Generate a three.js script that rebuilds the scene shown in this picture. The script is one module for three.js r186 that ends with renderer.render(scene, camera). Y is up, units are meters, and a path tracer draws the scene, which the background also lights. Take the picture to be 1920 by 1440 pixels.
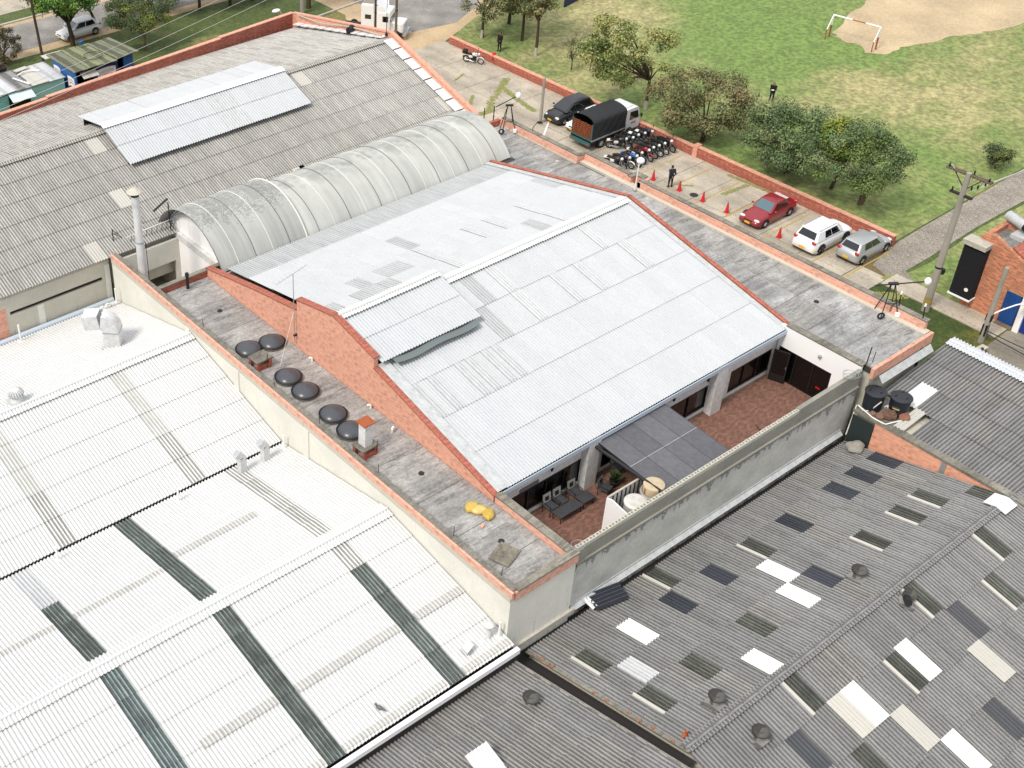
import * as THREE from 'three';
import { mergeGeometries, mergeVertices, toCreasedNormals } from 'three/addons/utils/BufferGeometryUtils.js';
import { MarchingCubes } from 'three/addons/objects/MarchingCubes.js';

// ---------- camera ----------
const scene = new THREE.Scene();
const camera = new THREE.PerspectiveCamera(2 * Math.atan(720 / 2392) * 180 / Math.PI, 4 / 3, 1, 900);
camera.position.set(0, 45, 0);
{
  const D = Math.PI / 180, yaw = 35.63 * D, pitch = 35.66 * D, roll = -1.3 * D;
  const f = new THREE.Vector3(Math.sin(yaw) * Math.cos(pitch), -Math.sin(pitch), -Math.cos(yaw) * Math.cos(pitch));
  const r = new THREE.Vector3(Math.cos(yaw), 0, Math.sin(yaw)), u = new THREE.Vector3().crossVectors(r, f);
  const r2 = r.clone().multiplyScalar(Math.cos(roll)).addScaledVector(u, Math.sin(roll));
  const u2 = u.clone().multiplyScalar(Math.cos(roll)).addScaledVector(r, -Math.sin(roll));
  camera.quaternion.setFromRotationMatrix(new THREE.Matrix4().makeBasis(r2, u2, f.clone().negate()));
}
camera.setViewOffset(1920, 1440, 960 - 563, 720 - 630, 1920, 1440);   // the photograph is an off-centre crop of a longer frame

// ---------- overcast sky, soft high sun, exposure ----------
{
  const w = 64, h = 32, d = new Float32Array(w * h * 4);
  for (let j = 0; j < h; j++) for (let i = 0; i < w; i++) {
    const el = ((j + .5) / h - .5) * Math.PI, k = el > 0 ? (1 + 2 * Math.sin(el)) / 3 : .25;   // rows run from the ground up
    d.set([.98 * k, 1.0 * k, 1.05 * k, 1], (j * w + i) * 4);
  }
  const t = new THREE.DataTexture(d, w, h, THREE.RGBAFormat, THREE.FloatType);
  t.mapping = THREE.EquirectangularReflectionMapping; t.magFilter = THREE.LinearFilter; t.minFilter = THREE.LinearFilter; t.needsUpdate = true;
  scene.background = t; scene.environment = t;
}
const sun = new THREE.DirectionalLight(0xfff6ea, 2.0);
sun.position.set(-44, 106, -32); sun.target.position.set(44, 0, -44);
sun.castShadow = true; sun.shadow.radius = 24; sun.shadow.mapSize.set(4096, 4096);
Object.assign(sun.shadow.camera, { left: -80, right: 80, top: 80, bottom: -80, near: 1, far: 300 });
scene.add(sun, sun.target);
const renderer = new THREE.WebGLRenderer({ antialias: true });
renderer.toneMapping = THREE.LinearToneMapping; renderer.toneMappingExposure = 1.36; renderer.shadowMap.enabled = true;

// ---------- helpers ----------
const V = (x, y, z) => new THREE.Vector3(x, y, z);
function rng(seed) { let a = seed >>> 0; return () => { a = a + 0x6D2B79F5 | 0; let t = Math.imul(a ^ a >>> 15, 1 | a); t = t + Math.imul(t ^ t >>> 7, 61 | t) ^ t; return ((t ^ t >>> 14) >>> 0) / 4294967296; }; }
const R = rng(20240517), rr = (a, b) => a + (b - a) * R();
const taken = new Map();
function numbered(name) { const n = taken.get(name) ?? 0; taken.set(name, n + 1); return n ? `${name}_${String(n).padStart(3, '0')}` : name; }
function tag(o, label, category, group) { o.userData.label = label; o.userData.category = category; if (group) o.userData.group = group; return o; }
function thing(name, label, category, group, x = 0, y = 0, z = 0, ry = 0) {
  const o = new THREE.Group(); o.name = numbered(name); o.position.set(x, y, z); o.rotation.y = ry; scene.add(o); return tag(o, label, category, group);
}
function part(name, geo, mat, parent) {
  const m = new THREE.Mesh(Array.isArray(geo) ? merge(geo) : geo, mat); m.name = name; m.castShadow = m.receiveShadow = true; parent.add(m); return m;
}
function single(name, geo, mat, label, category, group) { const m = part(numbered(name), geo, mat, scene); return tag(m, label, category, group); }
function structure(name, geo, mat) { const m = part(numbered(name), geo, mat, scene); m.userData.kind = 'structure'; return m; }
function copyOf(o, label, x, y, z, ry = 0) {
  const c = o.clone(); c.name = numbered(o.name.replace(/_\d{3}$/, '')); c.position.set(x, y, z); c.rotation.y = ry; c.userData = { ...o.userData, label }; scene.add(c); return c;
}
function merge(list) {
  const l = list.map((g) => { const n = g.index ? g.toNonIndexed() : g; for (const k of Object.keys(n.attributes)) if (!['position', 'normal', 'uv', 'color'].includes(k)) n.deleteAttribute(k); return n; });
  const col = l.some((g) => g.attributes.color);
  for (const g of l) { if (!g.attributes.uv) uvBox(g); if (col && !g.attributes.color) g.setAttribute('color', new THREE.BufferAttribute(new Float32Array(g.attributes.position.count * 3).fill(1), 3)); }
  return mergeGeometries(l);
}
// texture coordinates in metres, laid on each face along its own axes
function uvBox(g) {
  const p = g.attributes.position, n = p.count, uv = new Float32Array(n * 2), a = V(), b = V(), c = V();
  const idx = g.index ? g.index.array : null, tri = idx ? idx.length / 3 : n / 3;
  for (let t = 0; t < tri; t++) {
    const i = [0, 1, 2].map((k) => idx ? idx[t * 3 + k] : t * 3 + k);
    a.fromBufferAttribute(p, i[0]); b.fromBufferAttribute(p, i[1]); c.fromBufferAttribute(p, i[2]);
    const nn = b.clone().sub(a).cross(c.clone().sub(a)), ax = Math.abs(nn.x), ay = Math.abs(nn.y), az = Math.abs(nn.z);
    for (const k of i) {
      const x = p.getX(k), y = p.getY(k), z = p.getZ(k);
      if (ay >= ax && ay >= az) { uv[k * 2] = x; uv[k * 2 + 1] = z; } else if (ax >= az) { uv[k * 2] = z; uv[k * 2 + 1] = y; } else { uv[k * 2] = x; uv[k * 2 + 1] = y; }
    }
  }
  g.setAttribute('uv', new THREE.BufferAttribute(uv, 2)); return g;
}
function box(x0, x1, y0, y1, z0, z1) { const g = new THREE.BoxGeometry(Math.abs(x1 - x0), Math.abs(y1 - y0), Math.abs(z1 - z0)).toNonIndexed(); g.translate((x0 + x1) / 2, (y0 + y1) / 2, (z0 + z1) / 2); return uvBox(g); }
function cbox(w, h, d, x = 0, y = 0, z = 0, rx = 0, ry = 0, rz = 0) { const g = new THREE.BoxGeometry(w, h, d).toNonIndexed(); uvBox(g); g.applyMatrix4(new THREE.Matrix4().makeRotationFromEuler(new THREE.Euler(rx, ry, rz))); g.translate(x, y, z); return g; }
// a bevelled box, for things near enough to show their edges
function bbox(w, h, d, bev, x = 0, y = 0, z = 0) {
  const s = new THREE.Shape(); const a = w / 2 - bev, b = d / 2 - bev; s.moveTo(-a, -b); s.lineTo(a, -b); s.lineTo(a, b); s.lineTo(-a, b); s.closePath();
  const g = new THREE.ExtrudeGeometry(s, { depth: h - 2 * bev, bevelEnabled: true, bevelThickness: bev, bevelSize: bev, bevelSegments: 2 });
  g.translate(0, 0, bev); g.rotateX(-Math.PI / 2); g.translate(x, y, z); return uvBox(g);
}
function cyl(r0, r1, h, x = 0, y = 0, z = 0, seg = 14, open = false) { const g = new THREE.CylinderGeometry(r1, r0, h, seg, 1, open); g.translate(x, y + h / 2, z); return g; }
function rod(a, b, r, seg = 6, r2 = r) {
  const d = b.clone().sub(a), g = new THREE.CylinderGeometry(r2, r, d.length(), seg, 1);
  g.applyMatrix4(new THREE.Matrix4().makeRotationFromQuaternion(new THREE.Quaternion().setFromUnitVectors(V(0, 1, 0), d.clone().normalize())));
  g.translate((a.x + b.x) / 2, (a.y + b.y) / 2, (a.z + b.z) / 2); return g;
}
function pipe(pts, r, n = 24, seg = 7) { return new THREE.TubeGeometry(new THREE.CatmullRomCurve3(pts, false, 'catmullrom', .15), n, r, seg, false); }
function lathe(pts, seg = 24) { return new THREE.LatheGeometry(pts.map(([r, y]) => new THREE.Vector2(r, y)), seg); }
// polygon given as [z, y] pairs, standing across the x axis from x0 to x1
function prismX(pts, x0, x1) {
  const s = new THREE.Shape(pts.map(([z, y]) => new THREE.Vector2(z, y))), g = new THREE.ExtrudeGeometry(s, { depth: x1 - x0, bevelEnabled: false });
  const m = new THREE.Matrix4().set(0, 0, 1, x0, 0, 1, 0, 0, 1, 0, 0, 0, 0, 0, 0, 1); g.applyMatrix4(m);
  const n = g.index ? g.toNonIndexed() : g, p = n.attributes.position, q = p.array;      // the axis swap mirrors the faces: turn them round again
  for (let i = 0; i < p.count; i += 3) for (let k = 0; k < 3; k++) { const t = q[(i + 1) * 3 + k]; q[(i + 1) * 3 + k] = q[(i + 2) * 3 + k]; q[(i + 2) * 3 + k] = t; }
  n.computeVertexNormals(); return uvBox(n);
}
// flat sheet from [x, z] pairs at height y
function flat(pts, y) {
  const g = new THREE.ShapeGeometry(new THREE.Shape(pts.map(([x, z]) => new THREE.Vector2(x, -z)))); g.rotateX(-Math.PI / 2); g.translate(0, y, 0); return uvBox(g);
}
function tilt(g, rx, ry, rz, x = 0, y = 0, z = 0) { g.applyMatrix4(new THREE.Matrix4().makeRotationFromEuler(new THREE.Euler(rx, ry, rz))); g.translate(x, y, z); return g; }

// ---------- noise and textures ----------
const HT = (() => { const r = rng(77), a = new Float32Array(65536); for (let i = 0; i < 65536; i++) a[i] = r(); return a; })();
function vnoise(x, y, px, py, s) {
  const x0 = Math.floor(x), y0 = Math.floor(y), fx = x - x0, fy = y - y0, u = fx * fx * (3 - 2 * fx), v = fy * fy * (3 - 2 * fy);
  const X0 = ((x0 % px) + px) % px, X1 = (X0 + 1) % px, Y0 = ((y0 % py) + py) % py, Y1 = (Y0 + 1) % py;
  const h = (a, b) => HT[(a * 157 + b * 8191 + s * 3571 + ((a * b) & 1023) * 13) & 65535];
  return (h(X0, Y0) * (1 - u) + h(X1, Y0) * u) * (1 - v) + (h(X0, Y1) * (1 - u) + h(X1, Y1) * u) * v;
}
function fbm(u, v, fx, fy, oct, s) { let a = 0, w = .5, t = 0; for (let i = 0; i < oct; i++) { a += w * vnoise(u * fx, v * fy, fx, fy, s + i * 17); t += w; w *= .55; fx *= 2; fy *= 2; } return a / t; }
const sm = (a, b, x) => { const t = Math.min(1, Math.max(0, (x - a) / (b - a))); return t * t * (3 - 2 * t); };
function tex(w, h, mx, my, fn) {
  const d = new Uint8Array(w * h * 4);
  for (let j = 0; j < h; j++) for (let i = 0; i < w; i++) { const c = fn((i + .5) / w, (j + .5) / h, i, j), o = (j * w + i) * 4; d[o] = Math.min(255, Math.max(0, c[0])); d[o + 1] = Math.min(255, Math.max(0, c[1])); d[o + 2] = Math.min(255, Math.max(0, c[2])); d[o + 3] = 255; }
  const t = new THREE.DataTexture(d, w, h, THREE.RGBAFormat); return finish(t, mx, my);
}
function finish(t, mx, my) { t.wrapS = t.wrapT = THREE.RepeatWrapping; t.magFilter = THREE.LinearFilter; t.minFilter = THREE.LinearMipmapLinearFilter; t.generateMipmaps = true; t.colorSpace = THREE.SRGBColorSpace; t.repeat.set(1 / mx, 1 / my); t.needsUpdate = true; return t; }
function canvasTex(w, h, mx, my, draw) { const c = document.createElement('canvas'); c.width = w; c.height = h; draw(c.getContext('2d'), w, h); return finish(new THREE.CanvasTexture(c), mx, my); }
const g3 = (v, r = 1, g = 1, b = 1) => [v * 255 * r, v * 255 * g, v * 255 * b];

const T = {};
const N = rng(5);
// Roof sheets: u counts corrugations, v is metres down the slope. Painted rib shade, mixed with algae and dirt, darkens the troughs in grainy runs
// with ragged edges, thick on some corrugations and missing on others; lichen specks and rain runs lie over all.
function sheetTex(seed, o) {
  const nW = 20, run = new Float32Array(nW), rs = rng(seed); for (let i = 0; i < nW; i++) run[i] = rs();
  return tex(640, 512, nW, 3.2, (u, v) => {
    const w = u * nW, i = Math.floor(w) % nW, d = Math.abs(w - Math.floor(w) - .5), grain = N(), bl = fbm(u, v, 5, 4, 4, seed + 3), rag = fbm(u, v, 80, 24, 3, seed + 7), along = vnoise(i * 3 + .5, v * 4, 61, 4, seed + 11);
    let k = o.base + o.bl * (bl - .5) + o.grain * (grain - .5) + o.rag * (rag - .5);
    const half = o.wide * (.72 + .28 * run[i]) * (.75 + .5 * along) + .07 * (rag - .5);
    if (d < half && grain > o.miss) k *= o.siltShade + .12 * rag;
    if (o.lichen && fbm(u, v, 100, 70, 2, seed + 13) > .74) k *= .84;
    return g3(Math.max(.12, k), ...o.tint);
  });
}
T.asb = sheetTex(1, { base: .86, bl: .12, grain: .07, rag: .08, wide: .3, siltShade: .64, miss: .08, lichen: 1, tint: [1, .995, .985] });
T.asbDark = sheetTex(31, { base: .84, bl: .12, grain: .08, rag: .1, wide: .32, siltShade: .6, miss: .08, lichen: 1, tint: [1, .995, .985] });
T.white = sheetTex(61, { base: .965, bl: .03, grain: .03, rag: .03, wide: .16, siltShade: .88, miss: .3, tint: [1, 1, 1] });
T.whiteDirty = sheetTex(91, { base: .945, bl: .06, grain: .05, rag: .06, wide: .27, siltShade: .76, miss: .25, tint: [1, 1, .995] });
T.algae = sheetTex(121, { base: .86, bl: .3, grain: .16, rag: .3, wide: .42, siltShade: .5, miss: .08, tint: [.965, 1, .985] });
T.ribbed = sheetTex(181, { base: .95, bl: .08, grain: .06, rag: .08, wide: .3, siltShade: .58, miss: .1, tint: [1, 1, .99] });
T.algaePale = sheetTex(151, { base: .92, bl: .08, grain: .05, rag: .08, wide: .26, siltShade: .8, miss: .2, tint: [1, 1, 1] });
// flat roof screed: streaks along x, damp dark patches, lichen, chalky wash
T.screed = tex(1024, 1024, 9, 9, (u, v) => {
  const st = fbm(u, v, 6, 42, 5, 7), bl = fbm(u, v, 4, 5, 6, 17), f = fbm(u, v, 90, 120, 3, 27), pale = fbm(u, v, 5, 9, 5, 71);
  let k = .60 + .30 * (st - .5) + .45 * (bl - .5) + .22 * (f - .5) + .07 * (N() - .5);
  k -= .20 * sm(.56, .70, st) * sm(.40, .6, bl); k += .07 * sm(.56, .74, pale);
  return g3(Math.max(.15, k + .1), 1, .995, .985);
});
T.concrete = tex(1024, 1024, 8, 8, (u, v) => {
  const bl = fbm(u, v, 4, 4, 6, 19), f = fbm(u, v, 80, 80, 3, 29), st = fbm(u, v, 12, 3, 5, 33);
  let k = .78 + .26 * (bl - .5) + .12 * (f - .5) + .16 * (st - .5) + .05 * (N() - .5); const cr = Math.abs(fbm(u, v, 5, 5, 5, 91) - .5);
  if (cr < .004) k -= .2;
  return g3(k, 1, .975, .935);
});
// rendered wall with drip stains that hang from the top
T.render = tex(512, 512, 4, 4, (u, v) => {
  const bl = fbm(u, v, 4, 4, 6, 41), dr = fbm(u, v, 40, 2, 4, 47), f = fbm(u, v, 70, 70, 3, 49);
  return g3(.93 + .1 * (bl - .5) + .06 * (f - .5) - .13 * sm(.58, .78, dr) * sm(.45, .68, bl), 1, .998, .98);
});
// block wall: chalky faces, and under the ledge a crust of black mould that runs down in ragged tongues
T.block = tex(1024, 512, 9, 3, (u, v) => {
  const bl = fbm(u, v, 8, 4, 6, 55), f = fbm(u, v, 180, 60, 3, 59), tongue = fbm(u, v, 46, 2, 4, 57), grit = fbm(u, v, 120, 60, 2, 63), top = ((v + 1 - .69) % 1), low = top > .5 ? 1 - top : 0;
  let k = .86 + .2 * (bl - .5) + .14 * (f - .5) + .05 * (N() - .5);
  if (top > .5 && low < .05 + .42 * Math.max(0, tongue - .36) && grit > .36) k *= .66 + .3 * (grit - .36);
  const course = (v * 15) % 1, joint = (u * 22.5 + (Math.floor(v * 15) % 2) * .5) % 1; if (course < .05 || joint < .02) k -= .05;
  return g3(k, 1, 1, .98);
});
function bricks(seed, base, mortar, wear) {
  return canvasTex(1024, 720, 2.016, 1.44, (c, w, h) => {
    const r = rng(seed); c.fillStyle = `rgb(${mortar})`; c.fillRect(0, 0, w, h);
    const bw = w / 8, bh = h / 20;
    for (let j = 0; j < 20; j++) for (let i = -1; i < 9; i++) {
      const k = 1 + (r() - .5) * wear, q = (r() - .5) * 16, x = i * bw + (j % 2) * bw / 2;
      c.fillStyle = `rgb(${base.map((b, n) => Math.round(Math.min(255, b * k + (n ? q * .5 : q)))).join(',')})`; c.fillRect(x + 2, j * bh + 2, bw - 5, bh - 4);
      if (r() < .06) { c.fillStyle = 'rgba(90,60,50,.14)'; c.fillRect(x + 2, j * bh + 2, bw - 5, bh - 4); }
    }
    for (let n = 0; n < 26; n++) { const x = r() * w, y = r() * h, q = 20 + r() * 90, gr = c.createRadialGradient(x, y, 0, x, y, q), k = r() < .6 ? '120,70,52' : '250,225,208'; gr.addColorStop(0, `rgba(${k},.2)`); gr.addColorStop(1, `rgba(${k},0)`); c.fillStyle = gr; c.fillRect(x - q, y - q, q * 2, q * 2); }
    for (let n = 0; n < 5000; n++) { c.fillStyle = r() < .5 ? 'rgba(40,30,25,.10)' : 'rgba(255,235,220,.12)'; c.fillRect(r() * w, r() * h, 2 + r() * 7, 1 + r() * 4); }
  });
}
T.brick = bricks(3, [242, 194, 174], [240, 206, 190], .11);
T.brickRed = bricks(4, [184, 112, 96], [172, 124, 110], .26);
T.brickHouse = bricks(6, [206, 138, 108], [224, 194, 168], .3);
T.paver = canvasTex(512, 512, 1.6, 1.6, (c, w, h) => {
  const r = rng(8); c.fillStyle = 'rgb(112,90,80)'; c.fillRect(0, 0, w, h);
  for (let j = 0; j < 16; j++) for (let i = -1; i < 8; i++) { const k = .86 + r() * .28, x = i * 64 + (j % 2) * 32; c.fillStyle = `rgb(${Math.round(150 * k)},${Math.round(116 * k)},${Math.round(104 * k)})`; c.fillRect(x + 1.5, j * 32 + 1.5, 61, 29); }
});
T.asphalt = tex(512, 512, 7, 7, (u, v) => { const bl = fbm(u, v, 4, 4, 6, 81), f = fbm(u, v, 120, 120, 2, 83); return g3(.66 + .3 * (bl - .5) + .2 * (f - .5) + .1 * (N() - .5), 1, .98, .95); });
T.gravel = tex(512, 512, 4, 4, (u, v) => { const bl = fbm(u, v, 4, 4, 5, 85), f = fbm(u, v, 100, 100, 2, 87); return g3(.62 + .22 * (bl - .5) + .5 * (f - .5) + .25 * (N() - .5), 1, .97, .93); });
T.dirt = tex(512, 512, 14, 14, (u, v) => { const bl = fbm(u, v, 5, 5, 6, 89), f = fbm(u, v, 100, 100, 2, 93); return g3(.82 + .2 * (bl - .5) + .12 * (f - .5) + .08 * (N() - .5), 1, .93, .82); });
T.bark = tex(128, 256, .6, 1.2, (u, v) => g3(.7 + .7 * (fbm(u, v, 12, 4, 4, 95) - .5) + .1 * (N() - .5), 1, .93, .84));
T.fine = tex(256, 256, 1.3, 1.3, (u, v) => g3(.88 + .2 * (fbm(u, v, 8, 8, 5, 97) - .5) + .06 * (N() - .5)));

// ---------- materials ----------
const M = {};
function mat(key, color, o = {}) { return M[key] = new THREE.MeshStandardMaterial({ color, roughness: .9, ...o }); }
const dbl = { side: THREE.DoubleSide };
const tone = (hex, k) => new THREE.Color(hex).multiplyScalar(k);
function tones(key, hex, ks, o) { M[key] = ks.map((k) => new THREE.MeshStandardMaterial({ color: tone(hex, k), roughness: .85, ...dbl, ...o })); }
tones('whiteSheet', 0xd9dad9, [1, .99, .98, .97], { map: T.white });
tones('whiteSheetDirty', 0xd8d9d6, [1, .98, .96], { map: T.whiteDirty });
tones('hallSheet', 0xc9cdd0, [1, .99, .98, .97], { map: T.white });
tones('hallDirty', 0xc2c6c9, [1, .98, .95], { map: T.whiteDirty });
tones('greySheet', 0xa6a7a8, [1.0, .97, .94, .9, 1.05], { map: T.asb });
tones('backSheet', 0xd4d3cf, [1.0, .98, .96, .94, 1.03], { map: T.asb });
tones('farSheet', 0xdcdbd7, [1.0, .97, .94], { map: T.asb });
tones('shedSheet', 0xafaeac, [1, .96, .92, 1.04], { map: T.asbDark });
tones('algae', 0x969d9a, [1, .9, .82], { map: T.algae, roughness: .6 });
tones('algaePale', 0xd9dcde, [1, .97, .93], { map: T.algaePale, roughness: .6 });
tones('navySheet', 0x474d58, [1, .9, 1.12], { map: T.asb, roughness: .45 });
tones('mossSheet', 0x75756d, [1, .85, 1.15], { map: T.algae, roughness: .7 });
tones('ribbed', 0xe0e1df, [1, .97], { map: T.ribbed });
tones('newWhite', 0xe8e8e8, [1], { map: T.white });
tones('cream', 0xc9c7bf, [1, .95], { map: T.white });
mat('ridgeWhite', 0xdcdedd, { map: T.white, ...dbl }); mat('ridgeGrey', 0xdcd9d2, { map: T.asb, ...dbl });
mat('screed', 0xcfcecc, { map: T.screed }); mat('screedPale', 0xdcdddd, { map: T.screed }); mat('joint', 0x3c3c3a);
mat('brick', 0xe6d4ca, { map: T.brick }); mat('brickRed', 0xe8dcd4, { map: T.brickRed }); mat('brickHouse', 0xeae0d8, { map: T.brickHouse });
mat('brickPale', 0xeaded8, { map: T.brick });
mat('coping', 0xb3afa2, { map: T.screed }); mat('cope2', 0xcdc8bb, { map: T.fine });
mat('render', 0xf2f1ea, { map: T.render }); mat('renderGrey', 0xd4d0c4, { map: T.render }); mat('white', 0xeeeeec, { map: T.fine }); mat('purewhite', 0xf6f6f6);
mat('block', 0xe0e0dc, { map: T.block }); mat('blockDark', 0xaaa8a0, { map: T.block }); mat('flashing', 0xd4d8d8, { roughness: .6, map: T.fine });
mat('glassDark', 0x0b0b0d, { roughness: .12 }); mat('black', 0x111113, { roughness: .6 }); mat('blackMatt', 0x16161a, { roughness: 1 }); mat('frame', 0x1c1b1b, { roughness: .5 });
mat('steel', 0xb4babd, { roughness: .45, metalness: .6 }); mat('galv', 0xeff0f0, { roughness: .5, metalness: 0, map: T.fine }); mat('gutterBlue', 0xbcc9d6, { roughness: .5 });
mat('pvc', 0xf2f2ee, { roughness: .4 }); mat('dirtyIron', 0x3a3230, { map: T.fine }); mat('iron', 0x1d1d20, { roughness: .6 });
mat('gutterDark', 0x24201f); mat('paver', 0xd8ccc4, { map: T.paver });
mat('concrete', 0xe2dcd0, { map: T.concrete }); mat('asphalt', 0xd2d1d0, { map: T.asphalt }); mat('gravel', 0xe0dcd4, { map: T.gravel }); mat('dirt', 0xe2dac8, { map: T.dirt }); mat('tan', 0xe0d4c0, { map: T.dirt });
mat('yellowPaint', 0xc9ad5e, { map: T.fine }); mat('bark', 0x6d6052, { map: T.bark }); mat('wood', 0x9a9489, { map: T.bark }); mat('poleConc', 0xb1aca0, { map: T.fine });
mat('rubber', 0x17171a, { roughness: .85 }); mat('chrome', 0xc8ccd0, { roughness: .25, metalness: .9 }); mat('red', 0xb81420, { roughness: .45 }); mat('cone', 0xc9202a, { roughness: .6 });
mat('dome', 0x484c52, { roughness: .3 }); mat('tank', 0x1d222c, { roughness: .55 }); mat('rust', 0xb5623a, { map: T.fine });
mat('plantLeaf', 0x39512a, dbl);
// ---------- corrugated sheet roofs ----------
const sheetCache = new Map();
function sheetGeo(L, W, waves, variant) {
  const key = [L.toFixed(3), W.toFixed(3), waves, variant].join();
  if (sheetCache.has(key)) return sheetCache.get(key);
  const seg = waves * 6, p = [], n = [], uv = [], idx = [], a = .042, k = 2 * Math.PI * waves / W, ou = variant * 3, per = W / waves, ov = (variant * 1.37) % 3.2;
  for (let i = 0; i <= seg; i++) {
    const x = W * i / seg, y = a * Math.cos(k * x), s = -a * k * Math.sin(k * x), l = Math.hypot(1, s);
    for (const z of [0, L]) { p.push(x, y + .034 * z / L, z); n.push(-s / l, 1 / l, 0); uv.push(x / per + ou, z + ov); }
    if (i < seg) { const b = i * 2; idx.push(b, b + 1, b + 3, b, b + 3, b + 2); }
  }
  const g = new THREE.BufferGeometry();
  g.setAttribute('position', new THREE.Float32BufferAttribute(p, 3)); g.setAttribute('normal', new THREE.Float32BufferAttribute(n, 3)); g.setAttribute('uv', new THREE.Float32BufferAttribute(uv, 2)); g.setIndex(idx);
  sheetCache.set(key, g); return g;
}
const CAM = camera.position;
// top and bot are the two ends of the sheets of column 0; across is the unit vector along the eave
function slope(o) {
  const { top, bot, across, cols, rows, W, pick, r = R, jit = 1 } = o, waves = o.waves ?? 5, list = [];
  const d = bot.clone().sub(top), len = d.length(), pitch = len / rows; d.normalize();
  let nrm = across.clone().cross(d); if (nrm.y < 0) nrm.negate();
  const X = nrm.clone().cross(d), flip = X.dot(across) < 0;
  const q = new THREE.Quaternion();
  for (let row = 0; row < rows; row++) for (let c = 0; c < cols; c++) {
    const s = pick(c, row); if (!s) continue;
    const L = pitch + (row < rows - 1 ? .13 : .1);
    const pos = top.clone().addScaledVector(across, (c + (flip ? 1 : 0)) * W).addScaledVector(d, row * pitch + (r() - .5) * .02 * jit).addScaledVector(nrm, (r() - .5) * .008 * jit + (s.lift ?? 0));
    const basis = new THREE.Matrix4().makeBasis(X, nrm, d); q.setFromRotationMatrix(basis);
    const q2 = q.clone().multiply(new THREE.Quaternion().setFromEuler(new THREE.Euler((r() - .5) * .006 * jit, (r() - .5) * .004 * jit, 0)));
    const wd = s.w ?? 1, geo = sheetGeo(L * (s.l ?? 1), W * wd, Math.max(1, Math.round(waves * wd)), Math.floor(r() * 6));
    list.push({ geo, mat: s.mat, name: s.name ?? 'roof_sheet', label: s.label, pos, quat: q2 });
    // a narrower sheet laid over part of this one, off corrugations in from its low-x edge
    if (s.over) { const o2 = s.over, ww = W / waves, start = flip ? -(o2.off + o2.n) * ww : o2.off * ww; list.push({ geo: sheetGeo(L * .96, ww * o2.n, o2.n, 1), mat: o2.mat, name: o2.name, label: o2.label, pos: pos.clone().addScaledVector(across, flip ? -W + (o2.off + o2.n) * ww : start).addScaledVector(d, .03).addScaledVector(nrm, .018), quat: q2 }); }
  }
  return list;
}
// the sheets that show largest become parts of their own, what is past the limit one part
function addSheets(parent, lists, most = 270) {
  const all = lists.flat(), dist = (s) => s.pos.distanceTo(CAM), special = (s) => s.name !== 'roof_sheet' ? -1000 : 0;
  all.sort((a, b) => special(a) + dist(a) - special(b) - dist(b));
  all.slice(0, most).forEach((s) => { const m = part(s.name, s.geo, s.mat, parent); m.position.copy(s.pos); m.quaternion.copy(s.quat); if (s.label) m.userData.label = s.label; });
  const rest = all.slice(most); if (!rest.length) return;
  const m = part('roof_sheets', merge(rest.map((s) => s.geo.toNonIndexed().applyMatrix4(new THREE.Matrix4().compose(s.pos, s.quat, V(1, 1, 1))))), rest[rest.length - 1].mat, parent); m.userData.kind = 'stuff';
}
// ridge pieces: a rounded roll with a corrugated wing on either side
function ridgeGeo(W, down, wing = .34) {
  const sl = Math.atan(down), list = [];
  for (const s of [1, -1]) { const g = sheetGeo(wing, W, 5, 2).toNonIndexed(); g.translate(-W / 2, .02, .04); tilt(g, sl, s > 0 ? 0 : Math.PI, 0); if (s < 0) { /* turned about y after the tilt */ } list.push(g); }
  list[1] = (() => { const g = sheetGeo(wing, W, 5, 3).toNonIndexed(); g.translate(-W / 2, .02, .04); tilt(g, sl, 0, 0); tilt(g, 0, Math.PI, 0); return g; })();
  const roll = new THREE.CylinderGeometry(.085, .085, W + .03, 10, 1); roll.rotateZ(Math.PI / 2); roll.translate(0, .02, 0); list.push(roll);
  return merge(list);
}
function ridge(parent, x0, cols, W, y, z, down, m, wing) { const g = ridgeGeo(W, down, wing); for (let c = 0; c < cols; c++) { const o = part('ridge_cap', g, Array.isArray(m) ? m[Math.floor(R() * m.length)] : m, parent); o.position.set(x0 + (c + .5) * W, y + .06 + (R() - .5) * .012, z + (R() - .5) * .015); o.rotation.y = (R() - .5) * .008; } }
const anyOf = (l) => l[Math.floor(R() * l.length)];
const X1 = V(1, 0, 0);

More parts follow.
